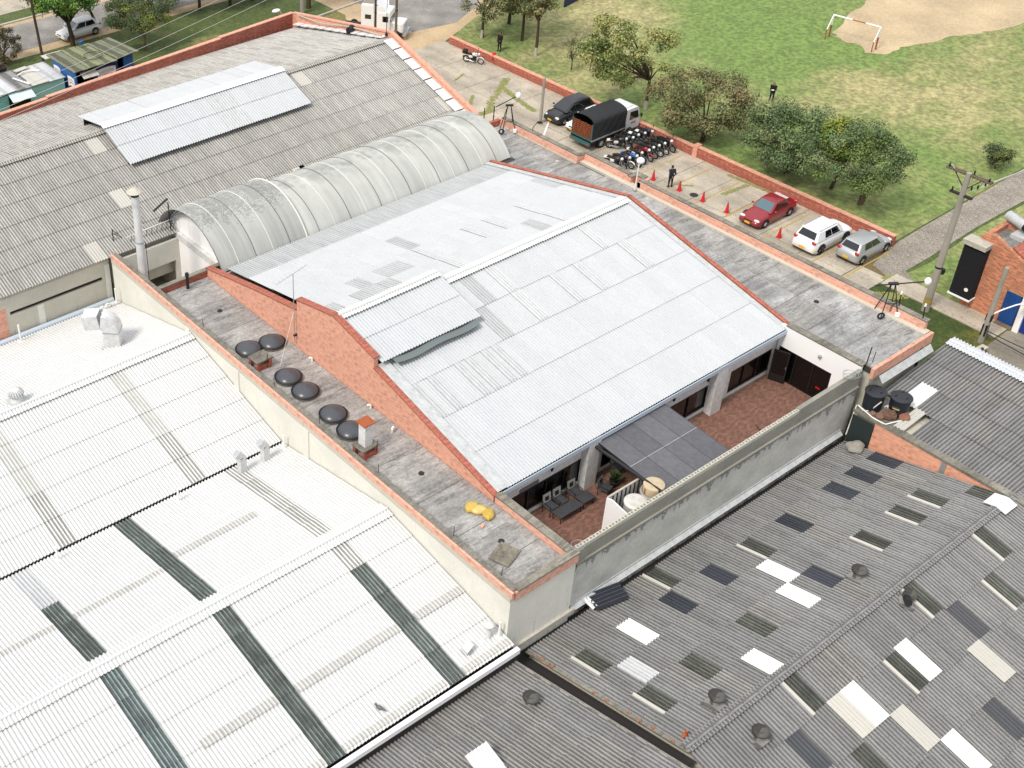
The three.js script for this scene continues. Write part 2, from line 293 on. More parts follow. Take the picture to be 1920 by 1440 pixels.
// ---------- white hall with the brick gable ----------
const hall = thing('white_roofed_hall', 'large hall with white corrugated gable roof and tall orange brick side wall', 'building');
{
  const W = .874, x0 = 32.02, cols = 23;
  const dirtyF = new Map([[19, [1]], [15, [1]], [13, [1]], [10, [0, 1]], [18, [0]], [6, [2]], [3, [2]], [0, [2]], [1, [2]], [5, [2]], [4, [2]]]);
  const front = slope({ top: V(x0, 8.6, -40.62), bot: V(x0, 6.0, -29.2), across: X1, cols, rows: 5, W, jit: .3, pick: (c, r) => {
    const k = R(), sky = dirtyF.get(c)?.includes(r);
    if (sky) return { mat: anyOf(M.hallSheet), over: { n: [10, 19].includes(c) ? 4 : 3, off: c % 2, mat: M.algaePale[r === 2 ? 2 : c % 2], name: 'skylight_sheet', label: 'grey translucent sheet in the white roof' } }; return { mat: c < 8 && r > 1 && r < 4 && k < .3 ? anyOf(M.hallDirty) : k < .03 ? anyOf(M.hallDirty) : anyOf(M.hallSheet) };
  } });
  const dirtyB = new Map([[9, [0, 1]], [13, [1]], [15, [1]], [18, [0, 1]]]);
  const back = slope({ top: V(x0, 8.6, -40.58), bot: V(x0, 6.22, -51.6), across: X1, cols, rows: 5, W, jit: .3, pick: (c, r) => {
    if (dirtyB.get(c)?.includes(r)) return { mat: anyOf(M.hallSheet), over: { n: 3, off: c % 3, mat: M.algaePale[c % 2], name: 'skylight_sheet', label: 'grey translucent sheet in the white roof' } };
    const k = R(); return { mat: r === 4 ? M.hallDirty[2] : k < .03 ? anyOf(M.hallDirty) : anyOf(M.hallSheet) };
  } });
  addSheets(hall, [front, back]);
  ridge(hall, x0 + 7 * W, cols - 7, W, 8.62, -40.6, .23, M.ridgeWhite);
  // raised part of the roof along the ridge, open under its front edge
  const mon = part('raised_roof_frame', [box(31.95, 37.6, 7.75, 8.2, -38.05, -37.95), prismX([[-43.6, 7.7], [-37.9, 7.7], [-37.9, 8.28], [-40.65, 9.12], [-43.6, 8.3]], 37.5, 37.56)], M.dirtyIron, hall);
  const mw = .885;
  addSheets(mon, [slope({ top: V(31.5, 9.22, -40.7), bot: V(31.5, 8.36, -37.45), across: X1, cols: 7, rows: 2, W: mw * 1.035, pick: () => ({ mat: anyOf(M.hallSheet) }) }),
    slope({ top: V(31.5, 9.22, -40.66), bot: V(31.5, 8.4, -43.75), across: X1, cols: 7, rows: 2, W: mw * 1.035, pick: () => ({ mat: R() < .5 ? anyOf(M.hallDirty) : anyOf(M.hallSheet) }) })]);
  ridge(mon, 31.5, 7, mw * 1.035, 9.24, -40.68, .26, M.ridgeWhite, .3);
  // sagging flashing that has come loose below the front edge
  const fl = new THREE.PlaneGeometry(5.4, .3, 24, 1), fp = fl.attributes.position;
  for (let i = 0; i < fp.count; i++) { const t = fp.getX(i) / 5.4 + .5; fp.setZ(i, fp.getY(i) < 0 ? .18 : 0); fp.setY(i, fp.getY(i) - .1 * Math.sin(t * Math.PI) - .06 * Math.sin(t * 9)); }
  fl.rotateX(-.7); fl.computeVertexNormals(); fl.translate(34.9, 8.2, -37.3); part('loose_flashing', fl, new THREE.MeshStandardMaterial({ color: 0x6c7674, roughness: .5, ...dbl }), mon);
  // brick side wall, stepped where the raised roof begins
  part('brick_wall', prismX([[-52.6, 2.9], [-29.1, 2.9], [-29.1, 5.95], [-37.6, 8.0], [-37.6, 8.58], [-40.79, 9.3], [-43.85, 8.62], [-43.85, 7.98], [-47.57, 7.26], [-52.6, 6.12]], 31.25, 31.5), M.brick, hall);
  const cope = (z0, y0, z1, y1) => { const g = box(31.2, 31.58, 0, .07, 0, Math.hypot(z1 - z0, y1 - y0)); tilt(g, -Math.atan2(y1 - y0, z1 - z0), 0, 0, 0, y0, z0); return g; };
  const soldier = [[-52.6, 6.12, -47.57, 7.26], [-47.57, 7.26, -43.87, 7.98], [-43.87, 8.62, -40.79, 9.3], [-40.79, 9.3, -37.58, 8.58], [-37.6, 8.0, -29.05, 5.95]];
  part('brick_coping', soldier.map((a) => cope(...a)), M.brickRed, hall);
  part('flashing', [box(31.5, 32.1, 0, .02, 0, 8.75)].map((g) => tilt(g, Math.atan2(2.05, 8.5), 0, 0, 0, 8.09, -37.62)), M.flashing, hall);
  // right gable with its brick edge and the pale gutter inside it
  part('gable_wall', prismX([[-51.8, 3], [-29.2, 3], [-29.2, 5.95], [-40.6, 8.58], [-51.8, 6.2]], 52.25, 52.5), M.brickRed, hall);
  const ed = (z0, y0, z1, y1, xa, xb, h, m, n) => part(n, tilt(box(xa, xb, 0, h, 0, Math.hypot(z1 - z0, y1 - y0)), -Math.atan2(y1 - y0, z1 - z0), 0, 0, 0, y0, z0), m, hall);
  ed(-51.8, 6.24, -40.6, 8.64, 52.3, 52.56, .12, M.brickRed, 'brick_coping'); ed(-40.6, 8.64, -29.15, 5.98, 52.3, 52.56, .12, M.brickRed, 'brick_coping');
  ed(-51.8, 6.26, -40.6, 8.66, 51.92, 52.24, .05, M.flashing, 'flashing'); ed(-40.6, 8.66, -29.2, 6.02, 51.92, 52.24, .05, M.flashing, 'flashing');
  // patio front: plinth, lintel and pillars with the window openings between them
  const zf = -29.45, zb = -29.7;
  const wins = [[32.7, 37.45], [38.9, 43.4], [43.75, 46.6], [48.45, 51.75]];
  const solid = [[31.5, 32.7], [37.45, 38.9], [43.4, 43.75], [46.6, 48.45], [51.75, 52.25]];
  part('front_wall', [box(31.5, 52.25, 2.9, 3.3, zb, zf), box(31.5, 52.25, 4.68, 5.88, zb, zf), ...solid.map(([a, b]) => box(a, b, 3.3, 4.68, zb, zf))], M.white, hall);
  for (const x of [37.35, 46.65]) part('pillar', box(x, x + .8, 2.9, 5.9, zf, zf + .42), M.white, hall);
  for (const [a, b] of wins) {
    const n = Math.max(2, Math.round((b - a) / 1.2)), fr = [box(a, b, 3.3, 3.36, zf - .1, zf + .03), box(a, b, 4.62, 4.68, zf - .1, zf + .03)];
    for (let i = 0; i <= n; i++) { const x = a + (b - a) * i / n; fr.push(box(Math.max(a, x - .03), Math.min(b, x + .03), 3.36, 4.62, zf - .09, zf + .02)); }
    const w = part('window', fr, M.frame, hall);
    for (let i = 0; i < n; i++) part('pane', box(a + (b - a) * i / n + .03, a + (b - a) * (i + 1) / n - .03, 3.36, 4.62, zf - .06, zf - .045), M.glassDark, w);
  }
  part('gutter', [box(31.55, 52.2, 5.72, 5.76, -29.42, -29.02), box(31.55, 52.2, 5.76, 5.96, -29.06, -29.02), box(31.55, 52.2, 5.76, 5.97, -29.42, -29.39)], M.gutterBlue, hall);
  part('eave_board', box(31.55, 52.2, 5.82, 5.93, -29.3, -29.2), M.gutterDark, hall);
  part('inner_walls', [box(31.5, 52.25, 0, 2.86, -51.7, -29.75), box(31.5, 52.25, 2.9, 6.05, -51.7, -51.5)], M.renderGrey, hall);
  part('baseboard', [box(31.5, 37.3, 2.9, 3.02, zf, zf + .03), box(38.2, 46.6, 2.9, 3.02, zf, zf + .03), box(47.5, 51.75, 2.9, 3.02, zf, zf + .03)], M.coping, hall);
  part('sign_plate', box(33.3, 34.5, 4.72, 4.94, zf, zf + .04), new THREE.MeshStandardMaterial({ color: 0x6b6a70, roughness: .5 }), hall);
  for (const x of [35.2, 43.7, 46.3, 46.75]) { const l = part('wall_lamp', [cyl(.05, .08, .16, x, 5.15, zf + .14, 10), box(x - .03, x + .03, 5.28, 5.34, zf, zf + .16)], M.iron, hall); l.userData.label = 'small dark wall lamp under the eave'; }
}

// ---------- vaulted roof between the hall and the grey warehouse ----------
const vault = thing('vaulted_roof', 'long grey barrel vault roof of curved panels behind the white hall', 'roof');
{
  // arc through both springers with the given rise
  const arc = (z0, z1, y, rise) => { const h = (z0 - z1) / 2, rad = (h * h + rise * rise) / (2 * rise), cz = (z0 + z1) / 2, cy = y + rise - rad, a = Math.asin(h / rad); return { rad, cz, cy, a }; };
  const panel = (A, xa, xb, lift, s0, s1) => {
    const n = 22, p = [], idx = [], uv = [], nn = [];
    for (let i = 0; i <= n; i++) { const t = A.a * (1 - 2 * (s0 + (s1 - s0) * i / n)), rd = A.rad + lift; for (const x of [xa, xb]) { p.push(x, A.cy + rd * Math.cos(t), A.cz + rd * Math.sin(t)); nn.push(0, Math.cos(t), Math.sin(t)); uv.push(x, A.rad * t); } if (i < n) { const b = i * 2; idx.push(b, b + 1, b + 3, b, b + 3, b + 2); } }
    const g = new THREE.BufferGeometry(); g.setAttribute('position', new THREE.Float32BufferAttribute(p, 3)); g.setAttribute('normal', new THREE.Float32BufferAttribute(nn, 3)); g.setAttribute('uv', new THREE.Float32BufferAttribute(uv, 2)); g.setIndex(idx); return g;
  };
  const seam = (A, x, r = .028) => { const pts = []; for (let i = 0; i <= 26; i++) { const t = A.a * (1 - 2 * i / 26); pts.push(V(x, A.cy + (A.rad + .01) * Math.cos(t), A.cz + (A.rad + .01) * Math.sin(t))); } return new THREE.TubeGeometry(new THREE.CatmullRomCurve3(pts), 40, r, 6); };
  T.vault = tex(512, 512, 6, 9, (u, v) => {   // dirt has settled along the crown and washed down in thin runs
    const bl = fbm(u, v, 6, 5, 6, 121), run = fbm(u, v, 40, 3, 4, 123), c = fbm(u, v, 9, 14, 5, 127), band = Math.exp(-Math.pow(((v + .5) % 1 - .5 + .02) / .12, 2)) * sm(.35, .62, c);
    return g3(.88 + .14 * (bl - .5) + .1 * (run - .5) - .12 * band + .04 * (N() - .5), 1, 1, .985);
  });
  const vm = [1, .97, .94, .91].map((k) => new THREE.MeshStandardMaterial({ color: tone(0xd6d8d5, k), map: T.vault, roughness: .75, ...dbl }));
  T.vault2 = tex(512, 512, 6, 9, (u, v) => {
    const bl = fbm(u, v, 6, 5, 6, 221), run = fbm(u, v, 40, 3, 4, 223), mould = fbm(u, v, 14, 16, 5, 227), spec = fbm(u, v, 90, 120, 2, 229), q = Math.abs(((v + .5) % 1) - .5) / .17;
    return g3(.84 + .14 * (bl - .5) + .1 * (run - .5) - (spec > .36 + .26 * q * q - .5 * (mould - .5) ? .13 : 0) + .04 * (N() - .5), 1, 1, .985);
  });
  const vm2 = [1, .97, .94, .91].map((k) => new THREE.MeshStandardMaterial({ color: tone(0xcfd1cf, k), map: T.vault2, roughness: .75, ...dbl })); const sealDark = new THREE.MeshStandardMaterial({ color: 0x6f6f6c }), sealPale = new THREE.MeshStandardMaterial({ color: 0xdedcd4 });
  const A1 = arc(-51.75, -58.35, 6.02, 1.8), A2 = arc(-51.72, -58.6, 6.05, 2.12);
  const p1 = 14, xa1 = 37.55, xb1 = 54.15;
  for (let i = 0; i < p1; i++) { const a = xa1 + (xb1 - xa1) * i / p1, b = xa1 + (xb1 - xa1) * (i + 1) / p1; part('roof_panel', panel(A1, a, b, (i % 2) * .012, 0, 1), vm[i % 4], vault); }
  for (let i = 1; i < p1; i++) part('seam', seam(A1, xa1 + (xb1 - xa1) * i / p1, .022), i % 2 ? sealDark : sealPale, vault);
  const p2 = 5, xa2 = 31.75, xb2 = 37.75;
  for (let i = 0; i < p2; i++) { const a = xa2 + (xb2 - xa2) * i / p2, b = xa2 + (xb2 - xa2) * (i + 1) / p2; part('roof_panel', panel(A2, a, b, .03 + (i % 2) * .012, 0, 1), vm2[(i + 2) % 4], vault); }
  for (let i = 0; i <= p2; i++) part('seam', seam({ ...A2, rad: A2.rad + .03 }, xa2 + (xb2 - xa2) * i / p2, i === p2 ? .05 : .024), i % 2 ? sealPale : sealDark, vault);
  // end wall of white panels set back under the vault's edge, on a white beam
  const endPts = []; for (let i = 0; i <= 20; i++) { const t = A2.a * (1 - 2 * i / 20); endPts.push([A2.cz + (A2.rad - .06) * Math.sin(t), A2.cy + (A2.rad - .06) * Math.cos(t)]); }
  for (let i = 0; i < 6; i++) {
    const za = -51.8 - 6.7 * i / 6, zb2 = -51.8 - 6.7 * (i + 1) / 6 + .02, top = (z) => A2.cy + Math.sqrt(Math.max(0, (A2.rad - .06) ** 2 - (z - A2.cz) ** 2));
    const pts = [[zb2, 5.9]]; for (let k = 0; k <= 4; k++) { const z = zb2 + (za - zb2) * k / 4; pts.push([z, Math.max(5.95, top(z))]); } pts.push([za, 5.9]);
    part('end_panel', prismX(pts.reverse(), 32.45, 32.5), M.purewhite, vault);
  }
  part('end_beam', box(32.2, 32.56, 5.45, 5.88, -58.4, -52.3), M.white, vault);
  part('end_wall', box(32.3, 32.55, 1.5, 5.45, -58.2, -52.3), M.purewhite, vault);
  part('gutter', [box(31.6, 54, 5.95, 6.05, -51.85, -51.6)], M.gutterDark, vault);
  part('arch_rib', seam({ ...A2, rad: A2.rad - .22 }, 32.35, .04), M.steel, vault); part('arch_rib', seam({ ...A2, rad: A2.rad - .38 }, 32.2, .04), M.steel, vault);
  part('side_walls', [box(32.6, 54.1, 2, 6.0, -51.95, -51.75), box(32.6, 54.1, 2, 6.0, -58.5, -58.3), box(53.9, 54.1, 2, 6.0, -58.3, -51.95)], M.renderGrey, vault);
  part('end_wall', prismX([[-51.9, 6.0], ...[...Array(9)].map((_, i) => { const t = A1.a * (1 - 2 * (i + .5) / 9); return [A1.cz + (A1.rad - .05) * Math.sin(t), A1.cy + (A1.rad - .05) * Math.cos(t)]; }), [-58.2, 6.0]], 53.9, 53.95), M.renderGrey, vault);
}

// ---------- narrow flat-roofed wing with the domes ----------
const wing = thing('flat_roofed_wing', 'narrow flat concrete roof with salmon brick parapet between the white roofs', 'building');
{
  const y = 5.66, xo = 27.72, xi = 31.22;
  part('roof_deck', box(xo + .1, xi + .02, 5.2, y - .06, -52.5, -24.5), M.joint, wing);
  const cuts = [-52.45, -50.0, -47.3, -45.0, -42.1, -39.6, -36.6, -34.0, -31.0, -28.4, -26.2, -24.45];
  for (let i = 0; i < cuts.length - 1; i++) { const s = part('roof_slab', box(xo + .28, xi - .005, y - .1, y + rr(-.006, .006), cuts[i] + .012, cuts[i + 1] - .012), M.screed, wing); }
  // parapet: brick band outside and inside, weathered cement top
  part('parapet', box(xo, xo + .26, y - .16, 6.06, -57.3, -24.4), M.brickPale, wing); part('parapet_top', box(xo + .1, xo + .36, 6.06, 6.12, -57.3, -24.4), M.coping, wing);
  part('parapet_edge', box(xo - .012, xo + .1, 5.78, 6.1, -57.3, -24.28), M.brickPale, wing);
  part('parapet', box(xo + .26, xi + .4, y - .16, 6.0, -24.6, -24.3), M.brickPale, wing); part('parapet_top', box(xo + .36, xi + .45, 6.0, 6.07, -24.66, -24.28), M.coping, wing);
  part('parapet', box(xi + .02, xi + .25, y - .3, 6.02, -29.0, -24.62), M.brickPale, wing); part('parapet_top', box(xi + .0, xi + .42, 6.02, 6.1, -29.0, -24.62), M.coping, wing);
  part('parapet', box(xo + .26, 32.3, y - .4, 6.02, -52.72, -52.5), M.brickRed, wing); part('parapet_top', box(xo + .3, 32.3, 6.02, 6.08, -52.76, -52.46), M.coping, wing);
  // outer wall, piers and the stained cement band below the brick
  part('outer_wall', box(xo + .02, xo + .22, 0, 5.5, -57.3, -24.36), M.render, wing); part('cement_band', box(xo - .005, xo + .2, 5.5, 5.78, -57.3, -24.36), M.renderGrey, wing);
  for (const z of [-49.3, -44.6, -38.6]) part('pier', box(xo - .05, xo + .05, 2.5, 5.5, z, z + .45), M.render, wing);
  part('end_wall', box(xo + .22, xi + .35, 0, 5.6, -24.55, -24.36), M.render, wing);
  part('rusted_starter_bars', [[-51.6], [-47.9], [-41.4], [-37.7], [-33.3], [-28.2], [-25.3]].map(([z]) => rod(V(xo + .32, 6.1, z), V(xo + .34 + rr(-.05, .05), 6.5 + rr(0, .15), z + rr(-.05, .05)), .016)), M.dirtyIron, wing);
  // light shaft behind, with its dark opening
  part('shaft_floor', box(xo + .2, 32.4, 1.4, 1.6, -57.5, -52.7), M.renderGrey, wing); part('shaft_wall', [box(xo + .2, 32.4, 4.05, 5.5, -57.5, -57.3), box(xo + .2, 29.6, 1.6, 4.05, -57.5, -57.3), box(32.0, 32.4, 1.6, 4.05, -57.5, -57.3)], M.render, wing);
  part('room_behind', [box(29.5, 32.1, 1.5, 1.6, -62, -57.5), box(29.5, 32.1, 4.05, 4.15, -62, -57.5), box(29.4, 29.5, 1.5, 4.15, -62, -57.5), box(32.1, 32.2, 1.5, 4.15, -62, -57.5), box(29.5, 32.1, 1.6, 4.05, -62.1, -62)], M.renderGrey, wing);
}

// ---------- flat terrace roof along the car park ----------
const terrace = thing('terrace_building', 'flat-roofed building with grey concrete terrace roof and brick parapet beside the car park', 'building');
{
  const y = 6.1;
  part('roof_deck', [box(52.5, 57.35, 5.7, y - .07, -51.75, -24.2), box(54.2, 57, 5.7, y - .07, -56.2, -51.75)], M.joint, terrace);
  const zc = [-56.15, -53.6, -51.2, -48.6, -46.2, -43.6, -40.9, -38.4, -35.8, -33.2, -30.6, -28.3, -26.2, -24.25], xc = [52.52, 55.05, 57.3];
  for (let i = 0; i < zc.length - 1; i++) for (let j = 0; j < 2; j++) {
    const x0 = i < 2 ? Math.max(54.15, xc[j]) : xc[j]; let x1 = xc[j + 1]; if (i < 4 && j) x1 = 56.85;
    part('roof_slab', box(x0 + .012, x1 - .012, y - .1, y + rr(-.008, .008), zc[i] + .012, zc[i + 1] - .012), R() < .5 ? M.screed : M.screedPale, terrace);
  }
  // parapet towards the car park: three runs with two jogs, cement skirting inside, cement top
  const run = (xa, za, zb) => {
    part('parapet', box(xa, xa + .24, y - .2, 6.6, za, zb), M.brickPale, terrace); part('parapet_top', box(xa + .06, xa + .42, 6.6, 6.68, za, zb), M.coping, terrace);
    part('skirting', box(xa - .1, xa, y, 6.18, za, zb), M.cope2, terrace);
  };
  run(56.7, -55.4, -48.4); run(57.35, -48.4, -44.75); run(57.25, -43.9, -26.6); run(57.3, -26.5, -24.6);
  part('parapet', [box(55.4, 56.7, y - .2, 6.55, -55.64, -55.4), box(54.6, 55.4, y - .2, 6.5, -56.4, -56.16), box(55.16, 55.4, y - .2, 6.5, -56.16, -55.64)], M.brickRed, terrace);
  part('parapet', [box(56.94, 57.6, y - .2, 6.6, -48.62, -48.4), box(57.35, 58.1, y - .2, 6.55, -44.75, -44.5), box(57.85, 58.1, y - .2, 6.55, -44.5, -43.9), box(57.25, 58.1, y - .2, 6.55, -43.9, -43.66)], M.brick, terrace);
  part('parapet_top', [box(56.94, 57.9, 6.6, 6.66, -48.66, -48.36), box(57.35, 58.2, 6.55, 6.62, -44.8, -44.46), box(57.8, 58.2, 6.55, 6.62, -44.46, -43.9)], M.coping, terrace);
  // end edge over the low roofs: brick line and pale flashing
  part('end_parapet', box(52.3, 57.5, 5.6, 6.2, -24.3, -24.12), M.brick, terrace); part('end_flashing', tilt(box(52.9, 57.4, 0, .03, 0, .42), .9, 0, 0, 0, 5.55, -24.1), M.flashing, terrace);
  part('wall', [box(52.55, 57.3, 0, 5.68, -56.2, -24.35), box(57.0, 57.5, 0, 6.2, -48.4, -24.35)], M.renderGrey, terrace);
  // white end wall of the patio with the black sliding doors
  const xw = 52.1;
  part('patio_wall', [box(xw, xw + .14, 4.86, 6.16, -29.4, -24.7), box(xw, xw + .14, 2.9, 4.86, -26.1, -24.7), box(xw, xw + .14, 2.9, 4.86, -29.4, -29.25)], M.purewhite, terrace);
  part('patio_wall_top', box(xw - .02, xw + .42, 6.14, 6.22, -29.15, -24.7), M.coping, terrace);
  const d = part('sliding_door', [box(xw + .03, xw + .12, 4.8, 4.86, -29.25, -26.1), box(xw + .03, xw + .12, 2.9, 2.95, -29.25, -26.1), ...[-29.22, -28.2, -27.15, -26.13].map((z) => box(xw + .02, xw + .1, 2.95, 4.8, z - .03, z + .03))], M.frame, terrace);
  for (const [a, b] of [[-29.19, -28.23], [-28.17, -27.18], [-27.12, -26.16]]) part('pane', box(xw + .06, xw + .075, 2.95, 4.8, a, b), M.glassDark, d);
  part('exit_plate', box(xw + .005, xw + .02, 3.55, 3.66, -26.75, -26.5), M.red, d);
  part('wall_lamp', [cyl(.06, .1, .14, xw - .12, 5.45, -26.9, 10), box(xw - .12, xw, 5.55, 5.6, -26.93, -26.87)], M.steel, terrace);
}
// ---------- back warehouse, grey roof ----------
const back = thing('grey_roofed_warehouse', 'long warehouse with weathered grey corrugated roof and red brick parapet at the back', 'building');
{
  const W = .885, x0 = 20.5, cols = 40, ze = -57.45, ye = 5.87, zr = -66.4, yr = 8.86;
  const near = slope({ top: V(x0, yr, zr), bot: V(x0, ye, ze), across: X1, cols, rows: 6, W, pick: (c, r) => {
    if (c === 12 && r === 0) return { mat: M.cream[1], name: 'skylight_sheet', label: 'pale translucent sheet in the grey roof' };
    if (c === 30 && r === 0) return { mat: M.cream[1], name: 'skylight_sheet', label: 'pale translucent sheet in the grey roof' };
    if ((c === 7 && r === 5) || (c === 6 && r === 5 && 0) || (c === 39 && r === 4)) return { mat: M.cream[1], name: 'skylight_sheet', label: 'pale translucent sheet in the grey roof' };
    if (c === 11 && r === 3) return { mat: M.cream[0], name: 'skylight_sheet', label: 'pale translucent sheet in the grey roof' };
    if (c === 24 && r === 5) return { mat: M.cream[0], w: .6, name: 'skylight_sheet' };
    const k = R(); return { mat: r === 5 || c < 6 ? M.backSheet[k < .6 ? 0 : 4] : anyOf(M.backSheet) };
  } });
  const far = slope({ top: V(x0, yr, zr - .05), bot: V(x0, 6.35, -77.3), across: X1, cols, rows: 6, W, pick: () => ({ mat: anyOf(M.farSheet) }) });
  addSheets(back, [near, far]);
  ridge(back, x0, cols, W, yr, zr - .02, .3, M.ridgeGrey, .3);
  // raised strip of white sheets over the ridge
  const mon = part('raised_roof_frame', [box(32.6, 46.2, 7.3, 7.98, -63.35, -63.27)], M.dirtyIron, back), mw = .927;
  part('raised_roof_frame', box(32.6, 46.2, 8.0, 8.8, -68.9, -68.82), M.dirtyIron, back);
  addSheets(mon, [slope({ top: V(32.45, 9.36, -66.08), bot: V(32.45, 8.05, -62.95), across: X1, cols: 15, rows: 2, W: mw, pick: (c) => ({ mat: c === 8 || c === 9 ? M.algaePale[1] : anyOf(M.hallSheet) }) }),
    slope({ top: V(32.45, 9.36, -66.1), bot: V(32.3, 8.85, -69.2), across: X1, cols: 15, rows: 1, W: mw, pick: () => ({ mat: anyOf(M.hallSheet) }) })]);
  part('ridge_flashing', [tilt(box(32.4, 46.4, 0, .02, 0, .34), .39, 0, 0, 0, 9.47, -66.1), tilt(box(32.4, 46.4, 0, .02, -.3, 0), -.17, 0, 0, 0, 9.47, -66.1)], M.purewhite, mon);
  // front wall with the long slot, brick pier, concrete above the gutter
  const zw = -57.7;
  part('front_wall', [box(20.5, 27.75, 0, 4.32, zw - .25, zw), box(20.5, 27.75, 4.55, 5.6, zw - .25, zw), box(20.5, 21.3, 4.32, 4.55, zw - .25, zw), box(27.2, 27.75, 4.32, 4.55, zw - .25, zw)], M.renderGrey, back);
  part('slot_pipe', box(21.3, 27.2, 4.36, 4.42, zw - .16, zw - .06), M.dirtyIron, back);
  part('wall_beam', box(20.5, 27.7, 5.3, 5.52, zw, zw + .03), M.renderGrey, back); part('wall_column', box(22.95, 23.35, 2.9, 4.3, zw, zw + .03), M.render, back); part('wall_column', box(27.4, 27.72, 2.9, 5.3, zw, zw + .05), M.render, back);
  part('brick_pier', box(20.0, 21.05, 2.6, 4.9, zw - .02, zw + .035), M.brick, back);
  part('eave_wall', box(28, 56, 3, 5.7, zw - .3, zw - .1), M.renderGrey, back);
  part('gutter', (() => { const g = new THREE.CylinderGeometry(.15, .15, 7.6, 12); g.rotateZ(Math.PI / 2); g.translate(23.8, 2.98, zw + .28); return g; })(), M.gutterBlue, back);
  // gable parapet with the white waterproofing panels
  part('gable_wall', prismX([[-57, 0], [-57, 6.3], [-66.3, 9.3], [-78.3, 7.1], [-78.3, 0]].reverse(), 56.0, 56.22), M.brick, back);
  const strip = (z0, y0, z1, y1, n, wa, wb) => { for (let i = 0; i < n; i++) { const a = i / n, b = (i + 1) / n - .012, za = z0 + (z1 - z0) * a, zb = z0 + (z1 - z0) * b, ya = y0 + (y1 - y0) * a, yb = y0 + (y1 - y0) * b; part('white_flashing_panel', tilt(box(55.25 + wa, 56.0 + wb, 0, .05 + rr(0, .02), 0, Math.hypot(zb - za, yb - ya)), -Math.atan2(yb - ya, zb - za), 0, 0, rr(-.03, .03), ya + rr(0, .03), za), M.newWhite[0], back); } };
  strip(-57.2, 6.12, -66.2, 9.08, 8, 0, .05); strip(-66.6, 9.05, -77.6, 6.62, 11, .2, 0);
  part('gable_coping', [tilt(box(55.98, 56.3, 0, .1, 0, 9.7), Math.atan2(3, 9.3), 0, 0, 0, 9.36, -66.3), tilt(box(55.98, 56.3, 0, .1, 0, 12.1), -Math.atan2(2.2, 12), 0, 0, 0, 7.16, -78.2)], M.brick, back);
  // far parapet, slightly out of square, in stepped lengths
  const L = V(56.1, 0, -78.35), Rr = V(20, 0, -75.6), dir = Rr.clone().sub(L), len = dir.length(), ang = Math.atan2(-dir.z, dir.x);
  [[0, .2, 7.16], [.2, .42, 7.08], [.42, .62, 7.12], [.62, .8, 7.02], [.8, 1, 7.1]].forEach(([a, b, h]) => {
    part('parapet', tilt(box(a * len, b * len, 0, h, -.12, .12), 0, ang, 0, L.x, 0, L.z), M.brickRed, back); part('parapet_top', tilt(box(a * len, b * len, h, h + .06, -.17, .17), 0, ang, 0, L.x, 0, L.z), M.brick, back);
  });
  part('floor_slab', box(20.5, 56, 0, .2, -77, -58), M.renderGrey, back);
  part('side_wall', box(20.3, 20.5, 0, 5.6, -76, -57.7), M.renderGrey, back);
}

// ---------- two white warehouse roofs on the left ----------
function whiteShed(name, label, zTop, yTop, zR, yR, zB, yB, xa, cols, picks, ridgeFrom) {
  const t = thing(name, label, 'building'), W = .885, x0 = 27.68 - cols * W;
  const rowsB = Math.round(Math.hypot(zR - zTop, yR - yTop) / 1.72), rowsF = Math.round(Math.hypot(zB - zR, yB - yR) / 1.72);
  addSheets(t, [slope({ top: V(x0, yR, zR), bot: V(x0, yTop, zTop), across: X1, cols, rows: rowsB, W, jit: .4, pick: (c, r) => picks(c, r, 0, rowsB, x0 + (c + .5) * W) }),
    slope({ top: V(x0, yR, zR), bot: V(x0, yB, zB), across: X1, cols, rows: rowsF, W, jit: .4, pick: (c, r) => picks(c, r, 1, rowsF, x0 + (c + .5) * W) })], 290);
  ridge(t, x0, cols, W, yR, zR, .24, M.ridgeWhite, .42);
  part('body', prismX([[zTop + .1, 0], [zB - .15, 0], [zB - .15, yB - .25], [zR, yR - .3], [zTop + .1, yTop - .25]], x0 + .1, 27.6), M.renderGrey, t);
  return t;
}
const strips1 = [23.1, 15.7], sIn = (x, l) => l.some((s) => Math.abs(x - s) < .46);
const shedFar = whiteShed('white_roofed_shed', 'cream white corrugated shed roof below the long concrete wall', -57.2, 2.9, -48.72, 5.28, -40.62, 3.32, 8, 19, (c, r, side, rows, x) => {
  if (side === 1 && sIn(x, strips1)) return { mat: r > 2 ? M.ribbed[0] : M.whiteSheetDirty[0], name: 'skylight_sheet', label: 'strip of aged translucent sheets' };
  return { mat: M.whiteSheet[Math.floor(R() * 2)] };
});
const stripsB = [[24.2, 'p'], [18.5, 'd'], [13.1, 'm']], stripsF = [[24.6, 'd'], [18.5, 'd'], [13.0, 'b']];
M.bluePale = new THREE.MeshStandardMaterial({ color: 0xaab6b8, map: T.algae, roughness: .55, ...dbl });
const shedNear = whiteShed('white_roofed_shed', 'bright white corrugated shed roof with dark green translucent strips', -40.28, 3.3, -32.21, 4.88, -23.97, 3.43, 4, 24, (c, r, side, rows, x) => {
  const st = (side ? stripsF : stripsB).find(([s]) => Math.abs(x - s) < .45);
  if (st) {
    const pick = st[1] === 'b' ? M.bluePale : st[1] === 'm' ? (r > 2 ? M.algaePale[1] : M.algae[0]) : st[1] === 'p' ? M.ribbed[r % 2] : side === 1 && r === 0 && x > 20 ? M.ribbed[1] : M.algae[r % 3];
    return { mat: pick, name: 'skylight_sheet', label: 'dark green strip of aged translucent sheets', lift: -.01 };
  }
  return { mat: M.whiteSheet[Math.floor(R() * 3)] };
});
